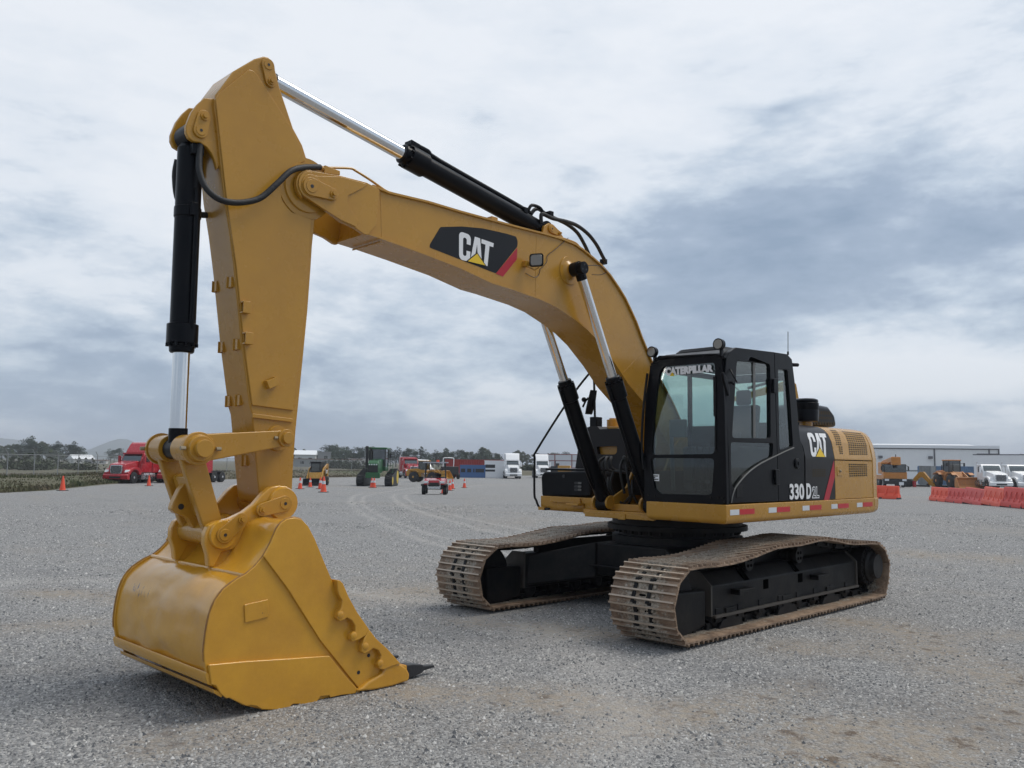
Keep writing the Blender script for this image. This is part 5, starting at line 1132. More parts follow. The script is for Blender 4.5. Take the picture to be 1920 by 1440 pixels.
# =====================================================================
# GROUND, FIELD, HILLS
# =====================================================================
def gz(d):
    t = min(1, max(0, (d-42)/23)); return -.45*t*t*(3-2*t)
def zat(x, y): return gz(math.hypot(x-CAM.x, y-CAM.y))
def gravel_mat():
    m = bpy.data.materials.new('gravel'); m.use_nodes = True; t = m.node_tree; b = t.nodes['Principled BSDF']; b.inputs['Roughness'].default_value = .9
    b.inputs['Specular IOR Level'].default_value = .25
    def n_(ty, **k):
        n = t.nodes.new(ty)
        for a, v in k.items(): setattr(n, a, v)
        return n
    lk = t.links.new
    tcn = n_('ShaderNodeTexCoord'); co = tcn.outputs['Object']
    def noi(s, d=4, r=.6, vec=None):
        n = n_('ShaderNodeTexNoise'); n.inputs['Scale'].default_value = s; n.inputs['Detail'].default_value = d; n.inputs['Roughness'].default_value = r
        lk(vec or co, n.inputs['Vector']); return n.outputs['Fac']
    def ma(op, a, b_=None, cl=False):
        n = n_('ShaderNodeMath', operation=op, use_clamp=cl)
        for i, v in enumerate((a, b_)):
            if v is None: continue
            if hasattr(v, 'links'): lk(v, n.inputs[i])
            else: n.inputs[i].default_value = v
        return n.outputs[0]
    def rng(v, a, b_):
        n = n_('ShaderNodeMapRange'); n.inputs['From Min'].default_value = a; n.inputs['From Max'].default_value = b_; lk(v, n.inputs['Value']); return n.outputs[0]
    def mix(f, a, b_):
        n = n_('ShaderNodeMix', data_type='RGBA')
        for s_, v in (('Factor', f), ('A', a), ('B', b_)):
            if hasattr(v, 'links'): lk(v, n.inputs[s_])
            elif s_ == 'Factor': n.inputs[s_].default_value = v
            else: n.inputs[s_].default_value = (*v, 1)
        return n.outputs['Result']
    # stones: random grey per cell, two sizes
    vo = n_('ShaderNodeTexVoronoi'); vo.inputs['Scale'].default_value = 55; lk(co, vo.inputs['Vector'])
    vo2 = n_('ShaderNodeTexVoronoi'); vo2.inputs['Scale'].default_value = 120; lk(co, vo2.inputs['Vector'])
    s1 = n_('ShaderNodeSeparateColor'); lk(vo.outputs['Color'], s1.inputs[0]); s2 = n_('ShaderNodeSeparateColor'); lk(vo2.outputs['Color'], s2.inputs[0])
    r1 = n_('ShaderNodeValToRGB'); lk(s1.outputs[0], r1.inputs[0]); e = r1.color_ramp.elements
    e[0].position = 0; e[0].color = (.06, .064, .072, 1); e[1].position = 1; e[1].color = (.60, .60, .59, 1)
    for p_, c_ in ((.35, (.195, .195, .197)), (.7, (.31, .308, .304)), (.9, (.43, .42, .405))): x = e.new(p_); x.color = (*c_, 1)
    r2 = n_('ShaderNodeValToRGB'); lk(s2.outputs[1], r2.inputs[0]); e = r2.color_ramp.elements
    e[0].position = 0; e[0].color = (.09, .093, .10, 1); e[1].position = 1; e[1].color = (.44, .435, .42, 1)
    stone = mix(.42, r1.outputs[0], r2.outputs[0])
    # dusty earth showing through in broad patches and streaks
    dust = mix(noi(30, 4), (.24, .20, .158), (.41, .36, .295))
    mp = n_('ShaderNodeMapping'); mp.inputs['Rotation'].default_value = (0, 0, R(-36)); mp.inputs['Scale'].default_value = (1, .38, 1); lk(co, mp.inputs['Vector'])
    pat = ma('ADD', ma('MULTIPLY', noi(.16, 6, .62, mp.outputs[0]), .7), ma('MULTIPLY', noi(1.6, 5, .65), .3))
    att = n_('ShaderNodeAttribute', attribute_name='dust')
    f1 = ma('ADD', ma('MULTIPLY', rng(pat, .52, .66), .55), ma('MULTIPLY', att.outputs['Fac'], 1.0))
    f1 = ma('MULTIPLY', f1, ma('ADD', ma('MULTIPLY', rng(noi(14, 5), .36, .6), .8), .2), True)
    col = mix(ma('MULTIPLY', f1, .92, True), stone, dust)
    soil = ma('MULTIPLY', ma('MULTIPLY', att.outputs['Fac'], rng(noi(4.5, 6, .7), .56, .64)), .8, True); col = mix(soil, col, (.12, .085, .06))
    # packed lighter wheel paths curving away, darker damp scuffs
    sx = n_('ShaderNodeSeparateXYZ'); lk(co, sx.inputs[0])
    def arc(cx, cy, r, w_, wob=.5):
        dx = ma('SUBTRACT', sx.outputs[0], cx); dy = ma('SUBTRACT', sx.outputs[1], cy)
        d = ma('SQRT', ma('ADD', ma('MULTIPLY', dx, dx), ma('MULTIPLY', dy, dy)))
        d = ma('ADD', d, ma('MULTIPLY', ma('SUBTRACT', noi(.9, 3), .5), wob))
        d = ma('ABSOLUTE', ma('SUBTRACT', d, r)); return ma('SUBTRACT', 1.0, ma('DIVIDE', d, w_), True)
    tr = None
    for a in ARCS:
        g = ma('MULTIPLY', ma('MULTIPLY', arc(*a), ma('GREATER_THAN', ma('ADD', ma('MULTIPLY', sx.outputs[0], RGT[0]), ma('MULTIPLY', sx.outputs[1], RGT[1])), SIDE_LIM)), ma('ADD', ma('MULTIPLY', noi(5, 4), .9), .1)); tr = g if tr is None else ma('MAXIMUM', tr, g)
    col = mix(ma('MULTIPLY', tr, .55, True), col, (.50, .475, .445))
    dk = rng(noi(.5, 5, .6, mp.outputs[0]), .56, .74); col = mix(ma('MULTIPLY', dk, .35), col, (.13, .13, .135))
    lk(col, b.inputs['Base Color'])
    h = ma('ADD', ma('MULTIPLY', vo.outputs['Distance'], -.6), ma('MULTIPLY', vo2.outputs['Distance'], -.3)); h = ma('ADD', h, ma('MULTIPLY', noi(6, 5), .8))
    bn = n_('ShaderNodeBump'); bn.inputs['Strength'].default_value = .8; bn.inputs['Distance'].default_value = .025; lk(h, bn.inputs['Height']); lk(bn.outputs[0], b.inputs['Normal'])
    return m
# circles through three ground points for the wheel paths
def circ(a, b, c):
    ax, ay = a; bx, by = b; cx, cy = c; d = 2*(ax*(by-cy)+bx*(cy-ay)+cx*(ay-by))
    ux = ((ax*ax+ay*ay)*(by-cy)+(bx*bx+by*by)*(cy-ay)+(cx*cx+cy*cy)*(ay-by))/d
    uy = ((ax*ax+ay*ay)*(cx-bx)+(bx*bx+by*by)*(ax-cx)+(cx*cx+cy*cy)*(bx-ax))/d
    return ux, uy, math.hypot(ax-ux, ay-uy)
ARCS = []
# dusty, trodden-in stretches of the yard: centre line (two ground points), half width, strength
DUSTY = [((2.914, -2.993), (-0.936, -2.034), .45, .9), ((4.93, 1.244), (3.986, 2.645), .38, 1.), ((5.265, 2.529), (2.789, 2.993), .30, .8), ((3.943, 3.769), (2.199, 4.295), .5, 1.1), ((3.998, 4.227), (1.502, 4.169), .4, 1.),
         ((-0.386, 2.279), (1.238, 4.064), .55, .9), ((1.378, 2.188), (-0.864, 3.497), .35, .7), ((5.458, -5.713), (4.84, -4.923), .4, .9), ((6.573, -3.447), (5.847, -3.402), .35, .9), ((2.735, -0.651), (2.222, 0.745), .4, .7),
         ((6.877, 1.026), (5.846, 1.719), .3, .6), ((-9.167, -15.456), (-8.335, -10.146), .9, .6), ((-8.775, -0.063), (-9.624, 1.215), .7, .7)]
def dust_at(x, y):
    v = 0
    for (ax, ay), (bx_, by), w_, st in DUSTY:
        dx, dy = bx_-ax, by-ay; t = max(0, min(1, ((x-ax)*dx+(y-ay)*dy)/(dx*dx+dy*dy))); d = math.hypot(x-ax-dx*t, y-ay-dy*t)/w_
        if d < 2.2: v = max(v, st*math.exp(-d*d))
    n = noise.noise(Vector((x*.45-y*.45, (x+y)*.9, 2.)))*.6+noise.noise(Vector((x*1.9, y*1.9, 5.)))*.5
    return max(0., min(1., v*(1.0+1.0*n)+max(0, n-.22)*1.1))
for a, b, c, w_ in (((-22.647, -38.099), (-9.794, -21.057), (-3.116, -8.837), .22), ((-20.616, -34.487), (-10.166, -20.826), (-4.09, -9.538), .16), ((-26.068, -38.604), (-13.959, -23.821), (-7.228, -12.223), .25), ((-27.386, -38.679), (-13.934, -22.681), (-8.755, -13.451), .16),
                    ((2.537, -3.554), (2.624, 0.029), (3.972, 2.119), .5)):
    u_ = circ(a, b, c); ARCS.append((u_[0], u_[1], u_[2], w_))
_q = (-14.011, -14.155); SIDE_LIM = RGT[0]*_q[0]+RGT[1]*_q[1]
GRAV = gravel_mat()
# one continuous sheet: fine near the camera, gently uneven, falling away beyond the yard
rings = [0, 1, 2]+[2.5+.25*k for k in range(60)]+[18, 19, 20.5, 22, 25, 29, 34, 40, 44, 48, 52, 56, 60, 65, 75, 90, 120, 170, 250, 400, 800, 1600, 3200, 6500]
gm = MB(); prev = None; NS = 420
for r_ in rings:
    if r_ == 0: cur = [gm.b.verts.new((CAM.x, CAM.y, 0))]*NS
    else:
        cur = []
        for k in range(NS):
            a = 2*math.pi*k/NS; x, y = CAM.x+r_*math.cos(a), CAM.y+r_*math.sin(a)
            h = .018*noise.noise(Vector((x*.35, y*.35, 0)))+.008*noise.noise(Vector((x*1.2, y*1.2, 3))) if r_ < 60 else 0
            cur.append(gm.b.verts.new((x, y, gz(r_)+h-.012)))
    if prev:
        for k in range(NS):
            k2 = (k+1) % NS
            if prev[0] is prev[1]: gm.b.faces.new((prev[0], cur[k], cur[k2]))
            else: gm.b.faces.new((prev[k], cur[k], cur[k2], prev[k2]))
    prev = cur
gro = tag(gm.build('ground', GRAV, None, ang=180), kind='structure')
at_ = gro.data.attributes.new('dust', 'FLOAT', 'POINT'); at_.data.foreach_set('value', [dust_at(v.co.x, v.co.y) if (v.co.x-CAM.x)**2+(v.co.y-CAM.y)**2 < 3600 else 0. for v in gro.data.vertices])
# loose stones lying on the yard nearest the camera
STN = bpy.data.materials.new('loose_stone'); STN.use_nodes = True; _t = STN.node_tree; _b = _t.nodes['Principled BSDF']; _b.inputs['Roughness'].default_value = .85; _b.inputs['Specular IOR Level'].default_value = .3
_g = _t.nodes.new('ShaderNodeNewGeometry'); _r = _t.nodes.new('ShaderNodeValToRGB'); _t.links.new(_g.outputs['Random Per Island'], _r.inputs[0]); _e = _r.color_ramp.elements; _e[0].position = 0; _e[0].color = (.075, .08, .088, 1); _e[1].position = 1; _e[1].color = (.58, .57, .555, 1)
for p_, c_ in ((.35, (.20, .20, .20)), (.65, (.295, .292, .286)), (.85, (.39, .384, .37)), (.96, (.48, .47, .45))): _x = _e.new(p_); _x.color = (*c_, 1)
_t.links.new(_r.outputs[0], _b.inputs['Base Color'])
rs_ = random.Random(3)
import numpy as np
rg = np.random.default_rng(5); NST = 230000
d = 2.6+34*rg.random(NST)**1.75; a = YAW+np.radians(rg.uniform(-35, 35, NST)); x = CAM.x+d*np.cos(a); y = CAM.y+d*np.sin(a)
s = rg.uniform(.0045, .0115, NST)*np.where(rg.random(NST) < .95, 1, 1.8)*(1+d*.025)
# height of the sheet, sampled on a coarse lattice
_c = {}
def hfun(px, py):
    k = (round(px*2), round(py*2))
    if k not in _c: X_, Y_ = k[0]/2, k[1]/2; _c[k] = .018*noise.noise(Vector((X_*.35, Y_*.35, 0)))+.008*noise.noise(Vector((X_*1.2, Y_*1.2, 3)))-.012
    return _c[k]
z = np.array([hfun(px, py) for px, py in zip(x, y)])+.001
_d = {}
def dlook(px, py):
    k = (round(px*6), round(py*6))
    if k not in _d: _d[k] = dust_at(k[0]/6, k[1]/6)
    return _d[k]
keep = np.array([dlook(px, py) for px, py in zip(x, y)]) < rg.random(NST)*1.05
for cx_, cy_, r_, w_ in ARCS[:4]: keep &= (RGT[0]*x+RGT[1]*y < SIDE_LIM) | (np.abs(np.hypot(x-cx_, y-cy_)-r_) > w_*1.1) | (rg.random(NST) < .55)
x, y, z, s, d = x[keep], y[keep], z[keep], s[keep], d[keep]; NST = len(x)
th = rg.uniform(0, 6.28, NST); VV = np.zeros((NST, 5, 3), np.float32)
for j in range(4):
    q = th+j*math.pi/2+rg.uniform(-.35, .35, NST); k = rg.uniform(.75, 1.3, NST)*s
    VV[:, j, 0] = x+k*np.cos(q); VV[:, j, 1] = y+k*np.sin(q); VV[:, j, 2] = z-s*.3
VV[:, 4, 0] = x+rg.uniform(-.4, .4, NST)*s; VV[:, 4, 1] = y+rg.uniform(-.4, .4, NST)*s; VV[:, 4, 2] = z+s*rg.uniform(.5, 1., NST)
base = (np.arange(NST)*5)[:, None]; FF = (base[:, :, None]+np.array([[0, 1, 4], [1, 2, 4], [2, 3, 4], [3, 0, 4]])[None]).reshape(-1)
me = bpy.data.meshes.new('loose_gravel'); me.vertices.add(NST*5); me.vertices.foreach_set('co', VV.reshape(-1)); me.loops.add(len(FF)); me.loops.foreach_set('vertex_index', FF.astype(np.int32))
me.polygons.add(NST*4); me.polygons.foreach_set('loop_start', (np.arange(NST*4)*3).astype(np.int32)); me.update(); me.validate(); me.materials.append(STN)
o = bpy.data.objects.new('loose_gravel', me); COL.objects.link(o); tag(o, 'loose grey stones scattered over the gravel yard', 'gravel', kind='stuff')
# grass field beyond the yard on the left and centre
def field_mat():
    m = mat('field_grass', (.06, .085, .03), .95, var=.35, vscale=.05, dirt=(.11, .085, .058), dirtamt=.95, dscale=.045); return m
EDGE = [(2.421, -43.386), (-4.972, -50.098), (-10.228, -56.936), (-17.936, -69.121), (-29.222, -81.846), (-47.442, -90.502), (-65.792, -97.622), (-91.641, -104.95), (-111.991, -105.89), (-151.905, -112.449)]
fm = MB(); rows = []
for off, zz in ((0, -.30), (3, -.12), (6, .12), (12, .25), (30, .30), (80, .2), (200, .2), (600, .4), (2500, .8)):
    r = []
    for i in range(len(EDGE)-1):
        for k in range(8):
            t = k/8; x = EDGE[i][0]*(1-t)+EDGE[i+1][0]*t; y = EDGE[i][1]*(1-t)+EDGE[i+1][1]*t
            dx, dy = x-CAM.x, y-CAM.y; d = math.hypot(dx, dy); x += dx/d*off; y += dy/d*off
            h = zz + (.10*noise.noise(Vector((x*.12, y*.12, 0))) if 0 < off else -.16)
            r.append(fm.b.verts.new((x, y, h)))
    rows.append(r)
for a, b in zip(rows, rows[1:]):
    for k in range(len(a)-1): fm.b.faces.new((a[k], a[k+1], b[k+1], b[k]))
tag(fm.build('field', field_mat(), None, ang=180), kind='structure')
def edge_at(t):
    i = min(int(t), len(EDGE)-2); f = t-i; return EDGE[i][0]*(1-f)+EDGE[i+1][0]*f, EDGE[i][1]*(1-f)+EDGE[i+1][1]*f
# rough grass and weeds on the bank
GR1 = mat('weed_green', (.06, .09, .028), .9, var=.4, vscale=.4, dirt=(.11, .082, .05), dirtamt=.9, dscale=.12)
V_, F_ = [], []
for i in range(16000):
    t = rs_.uniform(0, 7.2); x, y = edge_at(t); dx, dy = x-CAM.x, y-CAM.y; d = math.hypot(dx, dy); off = rs_.random()**1.4*26; x += dx/d*off; y += dy/d*off
    zz = -.30+.18*min(off, 3)/3 + (.24*min(1, (off-3)/3) if off > 3 else 0) + (.15 if off > 10 else 0)
    h = rs_.uniform(.05, .17)*(1.6 if noise.noise(Vector((x*.15, y*.15, 4))) > .25 else .8); w_ = rs_.uniform(.05, .14); a = rs_.uniform(0, 3.14); k = len(V_)
    V_ += [(x-w_*math.cos(a), y-w_*math.sin(a), zz-.1), (x+w_*math.cos(a), y+w_*math.sin(a), zz-.1), (x+rs_.uniform(-.1, .1), y+rs_.uniform(-.1, .1), zz+h)]; F_.append((k, k+1, k+2))
me = bpy.data.meshes.new('field_grass'); me.from_pydata(V_, [], F_); me.materials.append(GR1); o = bpy.data.objects.new('field_grass', me); COL.objects.link(o)
tag(o, 'rough green and brown grass on the bank behind the wire fence', 'grass', kind='stuff')
# hills
HILL = mat('hill_scrub', (.07, .09, .06), .95, var=.3, vscale=.004)
def hill(pts, dist, depth, name='hill'):
    m = MB(); front, back, top = [], [], []
    for (x, y), h in pts:
        dx, dy = x-CAM.x, y-CAM.y; d = math.hypot(dx, dy); ux, uy = dx/d, dy/d
        front.append(m.b.verts.new((x-ux*depth, y-uy*depth, -2))); top.append(m.b.verts.new((x, y, h))); back.append(m.b.verts.new((x+ux*depth, y+uy*depth, -2)))
    for a, b in ((front, top), (top, back)):
        for k in range(len(a)-1): m.b.faces.new((a[k], a[k+1], b[k+1], b[k]))
    return tag(m.build(name, HILL, None, ang=180), kind='structure')
hill(list(zip(((-842.751, -2870.347), (-912.803, -2848.666), (-952.578, -2835.514), (-984.09, -2824.654), (-1015.82, -2813.321), (-1039.026, -2804.776), (-1063.798, -2795.414), (-1088.684, -2785.757), (-1122.523, -2772.213), (-1174.362, -2750.53), (-1249.042, -2717.257), (-1339.402, -2673.664)), (4, 14, 26, 42, 58, 66, 65, 54, 38, 22, 12, 3))), 3000, 260)
hill(list(zip(((-258.095, -3583.906), (-633.359, -3536.042), (-802.278, -3501.204), (-881.992, -3481.804), (-947.022, -3464.54), (-996.502, -3450.528), (-1080.253, -3425.055), (-1428.917, -3294.145), (-1699.941, -3162.289)), (10, 60, 76, 72, 66, 52, 40, 26, 4))), 3600, 300)
# =====================================================================
# TREES
# =====================================================================
LEAF = [mat('leaf_dark', (.045, .065, .038), .9, var=.4, vscale=.5), mat('leaf_mid', (.065, .085, .048), .9, var=.4, vscale=.5), mat('leaf_olive', (.08, .092, .055), .9, var=.35, vscale=.5)]
BARK = mat('bark', (.09, .07, .05), .9, var=.3)
def tree_proto(seed, h, wdt, leaf, kind):
    r = random.Random(seed); root = empty('tree')
    m = MB(); lean = r.uniform(-.2, .2)
    m.tube([(0, 0, -.3), (lean*.4, 0, h*.3), (lean, 0, h*.62)], lambda i: .22-.07*i, 7)
    limbs = []
    for k in range(5):
        a = r.uniform(0, 6.28); z0 = h*r.uniform(.28, .5); tip = (lean+math.cos(a)*wdt*r.uniform(.35, .7), math.sin(a)*wdt*r.uniform(.35, .7), h*r.uniform(.55, .85)); limbs.append(tip)
        m.tube([(lean*.5, 0, z0), ((lean*.5+tip[0])/2, tip[1]/2, (z0+tip[2])/2+.1), tip], lambda i: .09-.03*i, 5)
    m.build('trunk', BARK, root)
    V_, F_ = [], []
    clumps = []
    nC = 16
    for k in range(nC):
        a = r.uniform(0, 6.28); zz = r.uniform(.30 if kind else .42, .95); prof = math.sin(math.pi*min(1, (zz-.2)/.85))**.6
        rr = wdt*prof*r.uniform(.2, .85); clumps.append((lean+rr*math.cos(a), rr*math.sin(a), zz*h, wdt*r.uniform(.24, .42)))
    for tp in limbs: clumps.append((*tp, wdt*.3))
    for cx, cy, cz, cr in clumps:
        for _ in range(85):
            u = Vector((r.gauss(0, 1), r.gauss(0, 1), r.gauss(0, 1))).normalized()*cr*r.uniform(.45, 1.05); u.z *= .8
            c = Vector((cx, cy, cz))+u; s = r.uniform(.10, .24); a = Vector((r.uniform(-1, 1), r.uniform(-1, 1), r.uniform(-1, 1))).normalized(); b = a.orthogonal().normalized(); k = len(V_)
            V_ += [tuple(c+a*s), tuple(c-a*s*.5+b*s*.8), tuple(c-a*s*.5-b*s*.8)]; F_.append((k, k+1, k+2))
    me = bpy.data.meshes.new('crown'); me.from_pydata(V_, [], F_); me.materials.append(LEAF[leaf]); o = bpy.data.objects.new('crown', me); COL.objects.link(o); o.parent = root
    return root
PROT = [tree_proto(1, 8, 3.0, 0, 1), tree_proto(2, 8, 2.6, 1, 0), tree_proto(3, 8, 3.4, 0, 1), tree_proto(4, 8, 2.2, 2, 0), tree_proto(5, 8, 2.9, 1, 1), tree_proto(6, 9, 1.1, 0, 1)]
used = set()
def put_tree(k, pos, hpx_h, wsc, label, group):
    o = PROT[k] if k not in used else copy_tree(PROT[k]); used.add(k)
    s = hpx_h/8.; o.location = (pos[0], pos[1], zat(*pos)+.3); o.scale = (s*wsc, s*wsc, s); o.rotation_euler = (0, 0, random.uniform(0, 6.28)); tag(o, label, 'tree', group)
rt = random.Random(11)
# (pixel-measured) stands: direction and distance are baked ground positions
TREES = []
def stand(positions, hs, label, group, kinds=(0, 1, 2, 3, 4)):
    for p, h in zip(positions, hs): put_tree(rt.choice(kinds), p, h*rt.uniform(.93, 1.07), rt.uniform(1.0, 1.35), label, group)
stand([(-71.674, -313.792), (-76.867, -322.783), (-77.719, -317.385), (-84.152, -331.179), (-80.933, -311.311), (-81.061, -306.073), (-85.69, -315.139), (-89.959, -324.302), (-87.338, -309.424), (-94.164, -328.249), (-99.474, -337.066), (-93.507, -312.728), (-93.532, -307.463), (-98.091, -316.49)],
      [6.0, 6.5, 6.8, 6.2, 8.4, 8.8, 7.6, 6.0, 8.0, 7.0, 5.2, 7.0, 7.4, 6.0], 'dark tree of the stand across the field left of the red trucks', 'trees across the field at the left')
stand([(-128.112, -369.557), (-126.001, -359.68), (-134.916, -377.701)], [6.0, 5.6, 6.4], 'dark tree showing behind the roof of the front red truck', 'trees behind the front red truck')
put_tree(5, (-144.821, -251.326), 5.8, 1.2, 'narrow dark tree beside the stick, left of the skid steer', None)
put_tree(3, (-147.698, -249.583), 6.2, .9, 'lone round tree behind the pale houses left of the tractor', None)
put_tree(1, (-156.831, -255.674), 5.8, .8, 'small tree above the grey house behind the skid steer', None)
stand([(-154.343, -245.388), (-158.445, -248.68), (-157.201, -243.507), (-163.987, -250.999), (-159.602, -241.891), (-166.618, -249.207), (-165.0, -244.247), (-163.339, -239.308), (-170.165, -246.73)],
      [7.4, 8.2, 7.8, 7.0, 6.6, 6.2, 6.6, 6.4, 6.6], 'tree of the dense stand between the skid steer and the tractor', 'dense trees left of the green tractor', (0, 2, 4))
stand([(-149.691, -238.87), (-149.622, -236.529), (-149.971, -233.904), (-153.497, -236.361), (-152.421, -232.262), (-154.846, -233.03), (-157.142, -233.877), (-156.011, -229.79)],
      [4.6, 5.4, 5.6, 5.0, 5.2, 4.8, 5.2, 4.6], 'shorter tree at the front edge of the dense stand left of the tractor', 'low front trees of the dense stand', (0, 2))
stand([(-171.58, -214.224), (-173.217, -212.872), (-176.781, -213.797), (-176.734, -209.895), (-180.318, -210.759), (-179.946, -207.09), (-183.411, -208.018), (-183.121, -204.232), (-185.374, -203.517), (-186.517, -201.078), (-190.144, -201.768), (-192.965, -201.825)],
      [4.2, 4.4, 4.6, 4.8, 4.6, 4.8, 4.6, 4.8, 5.2, 5.0, 4.6, 4.4], 'shorter bushy tree filling the lower line above the red container', 'low trees above the red container', (0, 2, 4))
stand([(-70.371, -303.805), (-73.475, -305.062), (-74.466, -300.654), (-77.865, -303.864), (-79.704, -299.178), (-84.1, -302.046), (-85.612, -297.397), (-88.918, -300.548), (-92.284, -302.611)],
      [4.6, 4.8, 5.0, 5.4, 5.6, 5.0, 4.8, 5.0, 4.6], 'shorter tree at the front of the stand left of the red trucks', 'low front trees at the left', (0, 2))
stand([(-166.017, -237.404), (-173.541, -244.302), (-169.718, -234.7), (-174.795, -237.143), (-173.248, -232.038), (-180.99, -238.696)], [7.2, 6.8, 6.4, 6.6, 7.0, 6.4], 'tree of the line standing behind the green tractor', 'trees behind the green tractor')
put_tree(5, (-179.939, -226.763), 6.8, 1.3, 'tall thin tree rising above the yellow loader', None)
stand([(-176.461, -229.544), (-183.848, -236.45), (-182.062, -231.476), (-181.523, -225.469), (-183.243, -224.042), (-191.277, -230.351), (-186.233, -221.51), (-190.783, -224.187), (-195.661, -226.565), (-190.736, -217.567), (-195.766, -219.767), (-200.556, -222.164), (-195.17, -213.526), (-199.691, -216.145), (-197.632, -211.21), (-205.926, -217.114), (-203.829, -212.184)],
      [6.4, 6.6, 5.8, 6.2, 6.0, 5.6, 6.8, 6.4, 6.0, 6.6, 6.4, 6.2, 7.4, 7.6, 6.8, 5.8, 5.6], 'grey green tree of the long line above the red container', 'trees above the red container')
stand([(-219.13, -218.111), (-223.977, -220.305), (-228.856, -222.451)], [7.2, 6.6, 5.6], 'tree between the two white semi trucks', 'trees between the white semi trucks')
stand([(-267.538, -254.331), (-286.857, -262.898), (-288.199, -261.415), (-289.865, -259.552), (-291.518, -257.681)], [6.4, 6.6, 7.4, 6.6, 7.2], 'low tree top behind the white panel wall', 'trees behind the panel wall')
stand([(-213.524, -51.515), (-215.702, -51.076)], [4.9, 5.3], 'tree top above the white box trailer at the right edge', 'trees above the box trailer', (0, 2))
# =====================================================================
# YARD BEHIND: vehicles, containers, barriers, cones, buildings
# =====================================================================
RED = mat('truck_red', (.40, .012, .02), .25, var=.08, coat=.4); WP = mat('truck_white', (.83, .83, .83), .35, var=.05, coat=.2)
JG = mat('tractor_green', (.014, .10, .028), .35, var=.1, coat=.2); JY = mat('wheel_yellow', (.62, .44, .02), .4, var=.1)
ORG = mat('cone_orange', (.82, .09, .035), .5, var=.1); ORGB = mat('barrier_orange', (.82, .10, .045), .55, var=.12, vscale=1.2, bump=.1, bscale=6); ORGD = mat('barrier_faded_red', (.66, .075, .06), .6, var=.15, vscale=1.2, bump=.1, bscale=6)
WSG = glass('vehicle_glass', (.16, .19, .19), .12, .05); DRK = mat('chassis_dark', (.02, .02, .02), .7, var=.3); CHB = mat('bright_metal', (.62, .63, .64), .25, .9, var=.1)
HL = mat('headlamp', (.75, .77, .78), .15, .2); CASE = mat('loader_tan', (.56, .22, .05), .45, var=.15, dirt=(.3, .2, .12), dirtamt=.5); CRN = mat('crane_orange', (.60, .22, .03), .45, var=.15, dirt=(.25, .14, .05), dirtamt=.5)
def face(pos, a, z=None):
    """location and heading of a thing standing at pos, turned a degrees from facing the camera"""
    return (pos[0], pos[1], zat(*pos) if z is None else z), math.atan2(CAM.y-pos[1], CAM.x-pos[0])+R(a)
def thing(name, pos, a, label, cat, group=None, sc=1.):
    loc, rz = face(pos, a); o = empty(name, loc, rz); tag(o, label, cat, group); o.scale = (sc, sc, sc); return o
def bx(name, m_, par, x0, x1, y0, y1, z0, z1, bv=.02): m = MB(); m.box(x0, x1, y0, y1, z0, z1); return m.build(name, m_, par, bevel=bv)
def wheel(par, x, y, r, w_, rim=CHB, name='wheel'):
    m = MB(); m.lathe((x, y-w_/2, r), (x, y+w_/2, r), [(0, r*.62), (.03, r*.9), (.12, r), (.88, r), (.97, r*.9), (1, r*.62)], 24); o = m.build(name, RUB, par)
    s = 1 if y > 0 else -1
    m = MB(); m.lathe((x, y+s*w_*.2, r), (x, y+s*w_*.52, r), [(0, r*.6), (.7, r*.6), (.72, r*.5), (.85, r*.25), (1, r*.2)], 20); m.build('rim', rim, o); return o
def pxz(name, m_, par, xz, y0, y1, bv=.02): m = MB(); m.py(xz, y0, y1); return m.build(name, m_, par, bevel=bv)
